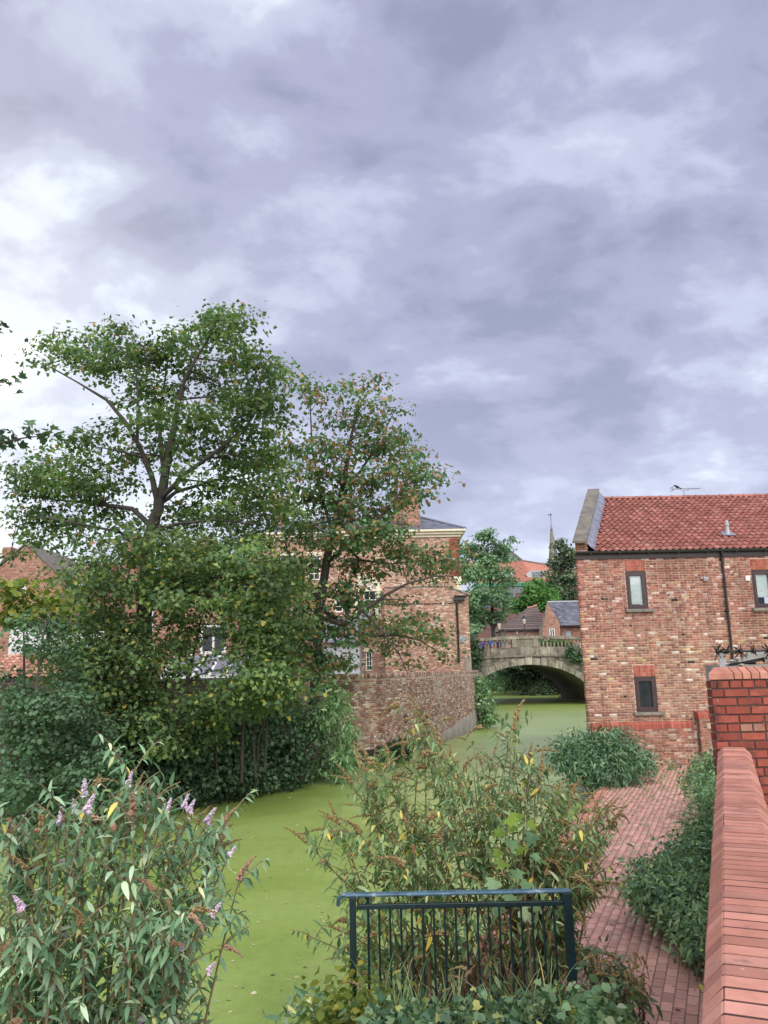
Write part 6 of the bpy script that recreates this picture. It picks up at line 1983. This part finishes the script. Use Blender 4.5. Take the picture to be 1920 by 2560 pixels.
tree('riverside_thicket', 'deep green thicket closing the river beyond the bridge', at(1270, 1720, 113), [], bkd, 112, 1.5, .9, 'leaf_fardark', .4, 'oval', spray=.5, cat='thicket')
# far trees
tree('far_tree', 'large hazy green tree left of the orange roof beyond the bridge', at(1235, 1590, 122), [[(1235, 1610, 0, .4), (1232, 1540, 0, .33), (1225, 1450, 0, .2), (1218, 1370, 0, .06)], [(1233, 1575, 0, .25), (1262, 1520, -1, .12), (1275, 1470, -1, .05)], [(1232, 1570, 0, .25), (1195, 1510, 1, .12), (1180, 1430, 1, .05)]],
     [(1213, 1342, 18), (1222, 1330, 10), (1188, 1380, 26), (1240, 1372, 24), (1262, 1395, 14), (1273, 1350, 9), (1268, 1368, 8), (1180, 1430, 30), (1230, 1430, 32), (1268, 1450, 18), (1190, 1490, 32), (1240, 1490, 30), (1268, 1508, 16), (1200, 1545, 28), (1248, 1540, 22), (1164, 1420, 14), (1170, 1530, 18), (1180, 1575, 18), (1215, 1400, 22), (1278, 1425, 9), (1165, 1370, 14)], 122, 2.5, .95, 'leaf_far', .42, 'oval', spray=.55, twig=.3)
tree('far_tree', 'rounded bright green tree in front of the orange roofed building', at(1345, 1560, 112), [[(1345, 1580, 0, .25), (1345, 1500, 0, .1)]], [(1345, 1478, 28), (1320, 1495, 24), (1370, 1492, 23), (1345, 1456, 14), (1308, 1510, 18), (1362, 1512, 24), (1335, 1512, 24), (1385, 1512, 16), (1300, 1525, 16), (1375, 1475, 14), (1325, 1470, 15)], 112, 2.0, 1.15, 'leaf_fargreen', .36, 'oval', spray=.4, twig=.1)
tree('far_tree', 'dark conical tree beside the church spire', at(1408, 1560, 118), [[(1408, 1590, 0, .3), (1408, 1480, 0, .2), (1406, 1380, 0, .06)]], [(1405, 1372, 20), (1402, 1358, 12), (1420, 1395, 24), (1388, 1408, 20), (1405, 1440, 28), (1430, 1440, 20), (1383, 1458, 20), (1410, 1480, 26), (1436, 1488, 18), (1395, 1500, 24), (1425, 1380, 14), (1372, 1435, 10), (1440, 1410, 12)], 118, 2.0, 1.2, 'leaf_fardark', .36, 'oval', spray=.4, twig=.1)

# ---- overhanging branches at the left edge, tree outside the frame
slab('side_bank', [(-16, 1), (-7.05, 4.2), (-6.3, 9.0), (-8.4, 12.5), (-16, 13)], -0.9, .30, MT['soil'])
tree('overhanging_tree', 'dark leafy twigs reaching in from the left edge of the sky', (-7.6, 9.2, .3), [[(-640, 2300, 0, .3), (-600, 1800, 0, .26), (-520, 1400, 0, .2), (-400, 1100, 0, .14), (-250, 1000, 0, .08), (-100, 960, 0, .03)], [(-400, 1100, 0, .1), (-200, 1130, 0, .06), (-60, 1120, 0, .03), (60, 1095, 0, .012), (120, 1088, 0, .006)], [(-330, 1040, 0, .08), (-180, 880, 0, .04), (-40, 815, 0, .012)], [(-200, 1130, 0, .05), (-80, 1200, 0, .02), (5, 1205, 0, .01)]],
     [(-30, 812, 30), (-25, 955, 34), (12, 955, 14), (-10, 1090, 32), (35, 1082, 22), (70, 1078, 14), (115, 1086, 14), (-50, 1125, 46), (-40, 1205, 34), (-110, 1000, 80), (-140, 1150, 90), (-140, 850, 70)], 9.2, .25, .035, 'leaf_dark', .090, 'maple', spray=.09, twig=.8)

# =================================================================== SHRUBS ON THE TERRACE
def shrub(name, label, cl, leaf, size, dens, shape='lance', hang=.5, core_=True, group=None, spray=.12, flat=.8, base=None, nstem=8, cat='shrub', upbias=.6):
    C = clumps_px(cl, 0, .12, dens)
    b0 = base or Vector((sum(c[0][0] for c in C) / len(C), sum(c[0][1] for c in C) / len(C), PAVE))
    t = thing(name, label, cat, b0, group)
    fo, SC = foliage('leaves', t, MT[leaf], C, size, shape, spray=spray, hang=hang, upbias=upbias, flat=flat, shell=.45, svar=.6)
    m = MB()
    for sp in SC[rng.random(len(SC)) < min(1, nstem * len(C) / max(1, len(SC)))]:
        b_ = Vector(sp); a = Vector((b_.x * .35 + b0.x * .65 + random.uniform(-.15, .15), b_.y * .35 + b0.y * .65 + random.uniform(-.15, .15), b0.z))
        m.tube(bez(a, a.lerp(b_, .5) + Vector((0, 0, .25 * (b_ - a).length)), b_, 5), [.008, .007, .006, .005, .004, .003], 4, cap=False)
    if m.v: m.build('stems', MT['stem'], t, kind='stuff')
    return t
SB = [('shrub', 'leafy shrub against the house wall at the far end of the terrace', [(1755, 1915, 34, 17), (1735, 1950, 28, 16), (1775, 1965, 32, 15), (1752, 1990, 26, 14.5), (1780, 1900, 24, 16)]),
      ('shrub', 'grey-green shrub halfway along the parapet, mauve flowers at its edge', [(1778, 2030, 26, 12.5), (1765, 2065, 26, 12), (1775, 2095, 32, 11.2), (1735, 2100, 28, 11), (1755, 2115, 30, 10.8)]),
      ('shrub', 'widest sprawling shrub spreading from the parapet over the paving', [(1772, 2150, 38, 10.3), (1700, 2140, 34, 10.4), (1740, 2180, 44, 9.9), (1660, 2190, 38, 9.9), (1615, 2175, 24, 10.1), (1700, 2230, 42, 9.4), (1764, 2250, 42, 9.1), (1635, 2235, 34, 9.4), (1590, 2215, 20, 9.6)]),
      ('shrub', 'nearest low shrub beside the parapet foot with yellowing leaf', [(1735, 2295, 32, 8.8), (1774, 2330, 30, 8.4), (1685, 2275, 24, 9.0), (1768, 2370, 20, 8.1), (1750, 2340, 22, 8.4)])]
for nme, lab, cl in SB:
    sh_ = shrub(nme, lab, thicken([(c[0] + 6, c[1] + 6, c[2] * .86, c[3]) for c in cl], 26, .7, 2, 1.0), 'leaf_bush', .075, .55, group='shrubs along the parapet', hang=.5, spray=.13, upbias=.35, nstem=14)
    foliage('broad_leaves', sh_, MT['leaf_ivy'], clumps_px([(c[0] + 6, c[1] + 8, c[2] * .85, c[3]) for c in cl], 0, .1, .45), .052, 'oval', spray=.12, hang=.3, upbias=.5, flat=.8, svar=.6)
hb_ = shrub('buddleia_bush', 'dense dark buddleia bush against the corner of the brick house', [(1430, 1890, 40, 21), (1480, 1868, 46, 21.2), (1540, 1866, 46, 21.4), (1590, 1900, 36, 21.2), (1510, 1910, 48, 20.8), (1452, 1930, 34, 20.4), (1560, 1930, 34, 20.6), (1408, 1862, 18, 20.8), (1618, 1915, 18, 21.2), (1392, 1900, 16, 20.6), (1500, 1945, 28, 20.2)], 'leaf_ivy', .12, .7, spray=.16, hang=.8, upbias=.3, nstem=10)

# =================================================================== BUDDLEIAS IN THE FOREGROUND
def panicle_mesh(name, matl, seed, fat=1.0, curve=.35, n=64):
    rs = random.Random(seed)
    m = MB()
    for i in range(n):
        f = i / (n - 1)
        c = Vector((f, 0, -curve * f * f))
        r = .125 * fat * (1 - .68 * f) * (0.85 + .3 * rs.random())
        a = rs.uniform(0, 2 * PI)
        o_ = Vector((rs.uniform(-.02, .02), math.cos(a), math.sin(a))) * r * .75
        q = c + o_
        s = r * rs.uniform(.50, .85)
        vs = [q + Vector(d) * s for d in ((1.1, 0, 0), (-1, 0, 0), (0, 1, 0), (0, -1, 0), (0, 0, 1), (0, 0, -1))]
        m.add(vs, [(0, 2, 4), (2, 1, 4), (1, 3, 4), (3, 0, 4), (2, 0, 5), (1, 2, 5), (3, 1, 5), (0, 3, 5)], rs.random() * .4)
    m.tube([(f, 0, -curve * f * f) for f in (0, .25, .5, .75, 1)], [.012] * 5, 4)
    me = bpy.data.meshes.new(name)
    me.from_pydata(m.v, [], m.f)
    a = me.attributes.new('rnd', 'FLOAT', 'POINT'); a.data.foreach_set('value', m.r)
    me.materials.append(matl); me.update()
    return me
PAN = [panicle_mesh('flower_spike', MT['panicle'], i, fat=f, curve=c) for i, (f, c) in enumerate(((.85, .25), (.7, .45), (.95, .6), (.6, .15)))]
RUST = [panicle_mesh('flower_spike', MT['rust_panicle'], 10 + i, fat=f, curve=c) for i, (f, c) in enumerate(((1.2, .25), (1.0, .5)))]
BLO = [panicle_mesh('blossom', MT['blossom'], 20 + i, fat=1.6, curve=.1, n=60) for i in range(2)]

def leaf_unit(matl, shape='lance', fold=.3, droop=.35):
    V, k = leaf_verts(np.zeros((1, 3)), np.array([[0, 1., 0]]), np.array([[0, 0, 1.]]), np.ones(1), shape, fold, droop)
    me = bpy.data.meshes.new('leaf')
    me.from_pydata([tuple(v) for v in V], [], [tuple(range(k))]); me.materials.append(matl); me.update()
    return me

def place(me, name, parent, p, d, nrm, size):
    d = d.normalized(); x = d.cross(nrm)
    if x.length < 1e-4: x = d.orthogonal()
    x.normalize(); z = x.cross(d)
    o = bpy.data.objects.new(name, me); COL.objects.link(o); o.parent = parent
    q = p - off(parent); s = size
    o.matrix_basis = Matrix(((x.x * s, d.x * s, z.x * s, q.x), (x.y * s, d.y * s, z.y * s, q.y), (x.z * s, d.z * s, z.z * s, q.z), (0, 0, 0, 1)))
    return o

def place_spike(me, name, parent, p, d, size):
    d = d.normalized(); y = Vector((0, 0, 1)).cross(d)
    if y.length < 1e-3: y = Vector((0, 1, 0))
    y.normalize(); z = d.cross(y)
    o = bpy.data.objects.new(name, me); COL.objects.link(o); o.parent = parent
    q = p - off(parent); s = size
    o.matrix_basis = Matrix(((d.x * s, y.x * s, z.x * s, q.x), (d.y * s, y.y * s, z.y * s, q.y), (d.z * s, y.z * s, z.z * s, q.z), (0, 0, 0, 1)))

def buddleia(name, label, base, spread, tips, leafm, lsize, spikes, pspike=.8, platspike=.35, nlat=5, latlen=(.16, .42), seed=1, lift=.35, spk=(.10, .2), nind=300, leafgap=.055):
    rs = random.Random(seed)
    t = thing(name, label, 'shrub', base)
    st = MB()
    LP, LD, LN, LS = [], [], [], []
    SP = []
    def leaves_along(pts, f0, gap, sz):
        acc = 0; L = sum((b - a).length for a, b in zip(pts, pts[1:])); run = 0; nxt = f0 * L; k = 0
        for a, b in zip(pts, pts[1:]):
            seg = (b - a).length
            while nxt < run + seg:
                f = (nxt - run) / max(seg, 1e-6)
                p = a.lerp(b, f); d = (b - a).normalized()
                side = d.cross(Vector((0, 0, 1)))
                if side.length < .1: side = Vector((1, 0, 0))
                side.normalize(); o2 = side.cross(d)
                ang = (PI / 2 if k % 2 else 0) + rs.uniform(-.5, .5)
                ax = side * math.cos(ang) + o2 * math.sin(ang)
                tipf = nxt / L
                s = sz * (1.1 - .5 * tipf) * rs.uniform(.5, 1.25)
                for sg in (1, -1):
                    if rs.random() < .12: continue
                    dd = (ax * sg + d * rs.uniform(.25, .7) + Vector((rs.uniform(-.2, .2), rs.uniform(-.2, .2), rs.uniform(-1.0, .1)))).normalized()
                    nn = (Vector((0, 0, 1)) + Vector((rs.uniform(-.5, .5), rs.uniform(-.5, .5), 0))).normalized()
                    LP.append(tuple(p)); LD.append(tuple(dd)); LN.append(tuple(nn)); LS.append(s)
                nxt += gap * rs.uniform(.8, 1.3); k += 1
            run += seg
    for tip in tips:
        tip = Vector(tip)
        b0 = Vector(base) + Vector((rs.uniform(-1, 1) * spread[0], rs.uniform(-1, 1) * spread[1], 0))
        b0.x = b0.x * .75 + tip.x * .25 if abs(b0.x - tip.x) < 2 else b0.x
        H = tip.z - b0.z
        mid = b0.lerp(tip, .5) + Vector((rs.uniform(-.1, .1), rs.uniform(-.1, .1), lift * max(.3, H) * .6))
        pts = bez(b0, mid, tip, 12)
        st.tube(pts, [.0095 * (1 - i / 15) + .002 for i in range(13)], 5, cap=False)
        leaves_along(pts, .45, leafgap, lsize)
        dend = (pts[-1] - pts[-2]).normalized()
        if rs.random() < pspike:
            SP.append((tip, dend + Vector((0, 0, rs.uniform(-.2, .3))), rs.uniform(*spk)))
        for k in range(nlat):
            f = rs.uniform(.45, .98); i = min(11, int(f * 12))
            p = pts[i].lerp(pts[i + 1], f * 12 - i)
            d0 = (pts[i + 1] - pts[i]).normalized()
            a = rs.uniform(0, 2 * PI)
            out = Vector((math.cos(a), math.sin(a), rs.uniform(.0, .6)))
            L = rs.uniform(*latlen)
            e = p + (out * .8 + d0 * .6).normalized() * L + Vector((0, 0, -.12 * L))
            lp = bez(p, p.lerp(e, .5) + Vector((0, 0, .18 * L)), e, 5)
            st.tube(lp, [.005, .0045, .004, .0035, .003, .0025], 4, cap=False)
            leaves_along(lp, .25, leafgap * .85, lsize * .82)
            if rs.random() < platspike:
                SP.append((e, (lp[-1] - lp[-2]).normalized() + Vector((0, 0, rs.uniform(-.5, .2))), rs.uniform(*spk) * .85))
    st.build('stems', MT['stem'], t, kind='stuff')
    P = np.array(LP); D = np.array(LD); Nn = np.array(LN); S = np.array(LS)
    dist = np.linalg.norm(P - np.array(EYE), axis=1)
    # inside the frame first, then nearest and largest
    q = (np.array(ROT.transposed()) @ (P - np.array(EYE)).T)
    u, v = 960 + F * q[0] / -q[2], 1280 - F * q[1] / -q[2]
    vis = (u > 0) & (u < 1920) & (v < 2560)
    score = S / dist * np.where(vis, 1, .01)
    order = np.argsort(-score)
    me = leaf_unit(MT[leafm])
    for i in order[:nind]:
        place(me, 'leaf', t, Vector(P[i]), Vector(D[i]), Vector(Nn[i]), float(S[i]))
    rest = order[nind:]
    V, k = leaf_verts(P[rest], D[rest], Nn[rest], S[rest], 'lance', .3, .35)
    mesh_big('foliage', V, k, MT[leafm], t, rng.random(len(rest)), 'stuff')
    rs.shuffle(SP)
    for j, (p, d, s) in enumerate(SP[:300]):
        kind = spikes(rs, p)
        if kind[1] == 'blossom': s *= .62
        place_spike(kind[0], kind[1], t, p, d, s)
    print(name, 'leaves', len(P), 'spikes', len(SP))
    return t

def interp(x, pts):
    for (a, b), (c, d) in zip(pts, pts[1:]):
        if a <= x <= c: return b + (d - b) * (x - a) / (c - a)
    return pts[0][1] if x < pts[0][0] else pts[-1][1]

rs = random.Random(4)
topL = [(-120, 2125), (0, 2075), (60, 2050), (100, 2030), (200, 1985), (260, 1975), (320, 1945), (380, 1965), (470, 2015), (540, 2075), (590, 2150), (620, 2300), (640, 2520)]
tips = []
for i in range(34):        # silhouette
    x = rs.uniform(-100, 600)
    tips.append(at(x, interp(x, topL) + rs.uniform(0, 45), 5.0 + rs.uniform(-.4, .4)))
for i in range(36):
    x = rs.uniform(-100, 540)
    y0 = interp(x, topL)
    tips.append(at(x, y0 + (2640 - y0) * rs.random() ** 1.1, 4.9 + rs.uniform(-.6, .5)))
tips += [at(330, 1925, 4.9), at(365, 1960, 4.85), at(150, 2060, 4.8), at(20, 2080, 4.8), at(500, 2240, 4.7), at(560, 2060, 5.1)]
def spL(r, p):
    x = r.random()
    if x < .30: return (r.choice(BLO), 'blossom')
    if x < .55: return (r.choice(RUST), 'flower_spike')
    return (r.choice(PAN), 'flower_spike')
buddleia('buddleia_bush', 'large grey-green buddleia with pale lilac blossoms at the lower left', (-1.75, 4.85, .16), (.35, .25), tips, 'leaf_budd', .132, spL, pspike=.65, platspike=.14, nlat=6, seed=3, leafgap=.044, spk=(.08, .17))

topR = [(800, 2120), (850, 2010), (880, 1960), (940, 1890), (1000, 1850), (1050, 1790), (1080, 1800), (1130, 1860), (1200, 1890), (1260, 1830), (1300, 1810), (1330, 1880), (1390, 1960), (1460, 1990), (1530, 2030), (1570, 2130), (1590, 2300)]
tips = []
for i in range(40):
    x = rs.uniform(830, 1560)
    tips.append(at(x, interp(x, topR) + rs.uniform(0, 60), 7.7 + rs.uniform(-.6, .8)))
for i in range(62):
    x = rs.uniform(840, 1500)
    y0 = interp(x, topR)
    tips.append(at(x, y0 + (2430 - y0) * rs.random() ** .9, 7.4 + rs.uniform(-.6, .8)))
tips += [at(1045, 1775, 7.6), at(1060, 1785, 7.8), at(1290, 1800, 8.0), at(1265, 1830, 8.0), at(765, 2105, 6.6), at(800, 2150, 6.7), at(880, 1960, 7.2), at(905, 1920, 7.3), at(770, 2340, 6.5), at(850, 2060, 7.2)]
def spR(r, p): return (r.choice(PAN), 'flower_spike')
buddleia('buddleia_bush', 'tall seedy buddleia with brown flower spikes growing behind the blue railing', (.75, 7.35, PAVE), (.75, .35), tips, 'leaf_olive', .145, spR, pspike=.9, platspike=.42, nlat=6, latlen=(.15, .40), seed=9, leafgap=.045, spk=(.13, .26), lift=.22)

# lime-green sycamore seedling pushing through the railing buddleia
sb0 = at(1330, 2420, 6.75)
sap = thing('sycamore_seedling', 'lime green sycamore seedling rising through the railing shrubs', 'seedling', (sb0.x, sb0.y, PAVE))
MB().tube(bez(Vector((sb0.x, sb0.y, PAVE)), at(1320, 2250, 6.75), at(1290, 2060, 6.75), 8), [.012, .011, .010, .009, .008, .007, .006, .005, .004], 6).build('stem', MT['stem'], sap)
lim, mid_ = leaf_unit(MT['leaf_yellow'], 'maple', .2, .25), leaf_unit(MT['leaf_bush'], 'maple', .2, .25)
MT_l = leafmat('leaf_seedling', [(0, (.14, .24, .03)), (1, (.21, .31, .05))], trans=.4, nvar=.2, gain=1.0)
lim = leaf_unit(MT_l, 'maple', .2, .25)
for i, (px, py, s, k) in enumerate(((1268, 2060, .16, 0), (1296, 2048, .15, 0), (1318, 2070, .15, 0), (1258, 2092, .14, 0), (1290, 2080, .13, 0), (1335, 2100, .17, 1), (1275, 2115, .17, 1), (1305, 2130, .14, 0), (1250, 2140, .13, 0), (1330, 2150, .14, 1), (1262, 2170, .14, 0), (1290, 2190, .16, 1), (1240, 2215, .18, 1), (1320, 2220, .15, 1), (1280, 2250, .16, 1), (1300, 2290, .17, 1), (1335, 2270, .14, 1), (1250, 2280, .15, 1))):
    p = at(px, py - 14, 6.62 + rs.uniform(-.12, .12))
    d = Vector((rs.uniform(-.8, .8), rs.uniform(-.8, -.1), rs.uniform(-.7, -.1)))
    place(lim if k == 0 else mid_, 'leaf', sap, p, d, Vector((rs.uniform(-.4, .4), -.5, .8)), s * .72)

# =================================================================== RAILING
RLY = 6.3
rl = thing('iron_railing', 'dark blue painted iron railing with worn pale top rail among the shrubs', 'railing', (at(1150, 2500, RLY).x, RLY, PAVE))
xL, xR = at(883, 2380, RLY).x, at(1426, 2380, RLY).x
zT = at(1150, 2232, RLY).z
z2 = at(1150, 2262, RLY).z
zb1, zb2 = at(1150, 2505, RLY).z, at(1150, 2541, RLY).z
for x, w in ((xL, .048), (xR, .062)):
    m = MB(); m.bb(x - w / 2, x + w / 2, RLY - .03, RLY + .03, PAVE - .05, zT - .012); m.build('post', MT['teal'], rl, bevel=.004)
m = MB(); m.bb(xL - .055, xR + .03, RLY - .034, RLY + .034, zT - .010, zT + .012); m.build('top_rail', MT['teal_top'], rl, bevel=.008)
m = MB(); pc = [Vector((xL - .055, RLY, zT + .003)), Vector((xL - .085, RLY, zT - .004)), Vector((xL - .105, RLY, zT - .03)), Vector((xL - .112, RLY, zT - .075))]
m.tube(pc, [.017, .016, .015, .013], 8); m.build('rail_scroll', MT['teal_top'], rl)
for z, h in ((z2, .034), (zb1, .032), (zb2, .032)):
    m = MB(); m.bb(xL + .03, xR - .035, RLY - .018, RLY + .018, z - h / 2, z + h / 2); m.build('cross_rail', MT['teal'], rl, bevel=.004)
nb = 18
for i in range(nb):
    x = xL + .115 + (xR - xL - .22) * i / (nb - 1)
    z1_ = zT - .012 if i in (0, nb - 1) else z2 - .018
    z0_ = zb2 + .018 if i in (0, nb - 1) else zb1 + .017
    m = MB(); m.tube([(x, RLY, z0_), (x, RLY, z1_)], .0095 if i in (0, nb - 1) else .0078, 8); m.build('bar', MT['teal'], rl)
for x, z in ((xL + .072, (zT + z2) / 2 - .004), (xR - .08, (zT + z2) / 2 - .004), (xL + .072, (zb1 + zb2) / 2), (xR - .08, (zb1 + zb2) / 2)):
    m = MB(); rr = .035
    m.tube([(x + rr * math.cos(2 * PI * k / 20), RLY, z + rr * math.sin(2 * PI * k / 20)) for k in range(21)], .006, 6); m.build('ring', MT['teal'], rl)

# =================================================================== LOW PLANTS IN FRONT OF THE RAILING
shrub('ivy_patch', 'ivy and brambles tangled over the foot of the railing', [(990 + i * 55, 2580 + (i % 3) * 10, 28, 5.8 + (i % 2) * .15) for i in range(8)] + [(930 + i * 60, 2610, 36, 5.5) for i in range(9)] + [(1080, 2550, 18, 6.0), (1215, 2540, 20, 6.0), (1340, 2535, 22, 6.0), (1390, 2535, 22, 6.0)], 'leaf_ivy', .046, .40, 'maple_s', hang=.5, cat='ivy', spray=.085, upbias=.1)
shrub('lime_weed', 'yellow-green weeds at the left post of the railing', [(850, 2525, 26, 6.0), (890, 2500, 22, 6.05), (930, 2530, 24, 6.0), (820, 2560, 26, 5.8), (880, 2570, 30, 5.8), (905, 2470, 14, 6.1)], 'leaf_yellow', .055, .16, 'oval', hang=.3, cat='weeds', spray=.12)
shrub('grey_weed', 'pale grey-green weeds at the water edge left of the railing', [(790, 2520, 22, 6.3), (770, 2555, 26, 6.1), (825, 2490, 16, 6.4), (745, 2570, 20, 6.0)], 'leaf_budd', .085, .18, 'lance', hang=.2, cat='weeds', spray=.10)
shrub('nettle_patch', 'fresh green leafy weeds right of the railing post', [(1470, 2530, 30, 5.9), (1510, 2560, 30, 5.7), (1440, 2570, 34, 5.6), (1540, 2590, 24, 5.6), (1480, 2585, 34, 5.5)], 'leaf_bush', .06, .28, 'oval', hang=.2, cat='weeds', spray=.09)
dw = shrub('withered_weed', 'dark withered brown weeds drooping onto the paving', [(1525, 2440, 30, 6.6), (1565, 2460, 26, 6.5), (1490, 2410, 28, 6.8), (1590, 2500, 20, 6.3), (1550, 2505, 26, 6.2)], 'leaf_fardark', .07, .2, 'lance', hang=1.2, cat='weeds', spray=.08)
rs2 = random.Random(8)
for i in range(34):
    p = at(rs2.uniform(1470, 1620), rs2.uniform(2370, 2490), 6.45 + rs2.uniform(-.2, .2))
    place_spike(rs2.choice(PAN), 'seed_head', dw, p, Vector((rs2.uniform(-.5, .8), rs2.uniform(-.6, .2), rs2.uniform(-.9, .1))), rs2.uniform(.08, .15))


# arching grass and bramble stalks through the low plants, each clump a plant of its own
def stalks(name, label, spots, h, n, leaf, seed, heads=None, cat='weeds', width=.016):
    rs_ = random.Random(seed)
    b0 = Vector(spots[0]); b0.z = PAVE
    t = thing(name, label, cat, b0)
    m = MB()
    for k in range(n):
        p = Vector(rs_.choice(spots)) + Vector((rs_.uniform(-.14, .14), rs_.uniform(-.12, .12), 0))
        hh = h * rs_.uniform(.5, 1.15); a = rs_.uniform(0, 2 * PI)
        e = p + Vector((math.cos(a) * hh * .55, math.sin(a) * hh * .4, hh * rs_.uniform(.55, .95)))
        mid = p.lerp(e, .45) + Vector((0, 0, hh * .35))
        pts = bez(p, mid, e, 6)
        w = width * rs_.uniform(.5, 1.1)
        sd_ = Vector((-math.sin(a), math.cos(a), 0))
        vs, fs = [], []
        for i, q in enumerate(pts):
            ww = w * (1 - i / 6.3) * .5
            vs += [q - sd_ * ww, q + sd_ * ww]
        for i in range(6): fs.append((2 * i, 2 * i + 1, 2 * i + 3, 2 * i + 2))
        m.add(vs, fs, rs_.random() + .001)
        if heads and rs_.random() < heads:
            place_spike(rs_.choice(PAN), 'seed_head', t, e, pts[-1] - pts[-2], rs_.uniform(.06, .13))
    m.build('blades', MT[leaf], t, kind='stuff')
stalks('grass_clump', 'long arching grass in front of the railing bars', [at(x, 2600, 5.9) for x in (960, 1040, 1120, 1200, 1290, 1370)], .55, 150, 'leaf_olive', 1, .05)
stalks('grass_clump', 'rank grass between the parapet shrubs and the paving', [gr(x, y, PAVE) for x, y in ((1620, 2290), (1660, 2310), (1700, 2360), (1560, 2260), (1745, 2420), (1720, 2380))], .28, 170, 'leaf_olive', 2, .08, width=.010)
stalks('grass_clump', 'grass fringe at the foot of the house corner bush', [gr(x, y, PAVE) for x, y in ((1440, 1955), (1500, 1962), (1560, 1960), (1620, 1945), (1680, 1925), (1720, 1960))], .35, 240, 'leaf_olive', 3, 0, width=.02)

# grass and moss tufts in the paving joints
n = 520
px = rng.uniform(0, 1, n)
P = []
for i in range(n):
    y = 13.5 + 10 * px[i] ** .6
    xl = TL0.x + (y - TL0.y) * tdir.x / tdir.y
    x = xl + .2 + (rgt(y) - xl - .3) * rng.random()
    s = (x * AN.x + y * AN.y); s = round(s / cwid) * cwid - .06 + cwid * .0
    P.append((x, y, PAVE - .004))
P = np.array(P); P = np.repeat(P, 4, axis=0) + rng.normal(size=(n * 4, 3)) * np.array((.03, .05, 0))
D = unit(rng.normal(size=(n * 4, 3)) * np.array((.6, .6, .1)) + np.array((0, 0, .5)))
V, k = leaf_verts(P, D, unit(rng.normal(size=(n * 4, 3))), rng.uniform(.03, .075, n * 4), 'lance')
o = mesh_big('joint_grass', V, k, MT['leaf_olive'], None, rng.random(n * 4)); tag(o, 'small grass tufts growing in the paving joints', 'grass', kind='stuff')
# floating leaves and flecks on the duckweed
n = 1500
Y = rng.uniform(7.5, 45, n); X = rng.uniform(-.55, .25, n) * Y + rng.normal(size=n)
P = np.stack([X, Y, np.full(n, .006)], 1)
D = rng.normal(size=(n, 3)) * np.array((1, 1, .06))
V, k = leaf_verts(P, D, np.tile(np.array((0, 0, 1.)), (n, 1)) + rng.normal(size=(n, 3)) * .1, rng.uniform(.03, .08, n) * (1 + (rng.random(n) < .06) * 1.2), 'rhomb', .1, .0)
o = mesh_big('floating_leaves', V, k, MT['fleck'], None, rng.random(n)); tag(o, 'fallen leaves and flecks floating on the duckweed', 'leaves', kind='stuff')

# leaf litter on the paving
n = 420
y = 5.5 + 18 * rng.random(n)
xl = TL0.x + (y - TL0.y) * tdir.x / tdir.y
f = np.where(rng.random(n) < .6, 1 - .35 * rng.random(n) ** 2, rng.random(n))
x = xl + .2 + (y * math.tan(A) - .15 - xl - .2) * f
P = np.stack([x, y, np.full(n, PAVE + .006)], 1)
D = rng.normal(size=(n, 3)) * np.array((1, 1, .15))
V, k = leaf_verts(P, D, np.tile(np.array((0, 0, 1.)), (n, 1)) + rng.normal(size=(n, 3)) * .25, rng.uniform(.02, .06, n), 'oval', .25, .1)
o = mesh_big('leaf_litter', V, k, MT['rust_panicle'], None, rng.random(n)); tag(o, 'dry brown leaf litter scattered on the brick paving', 'leaves', kind='stuff')
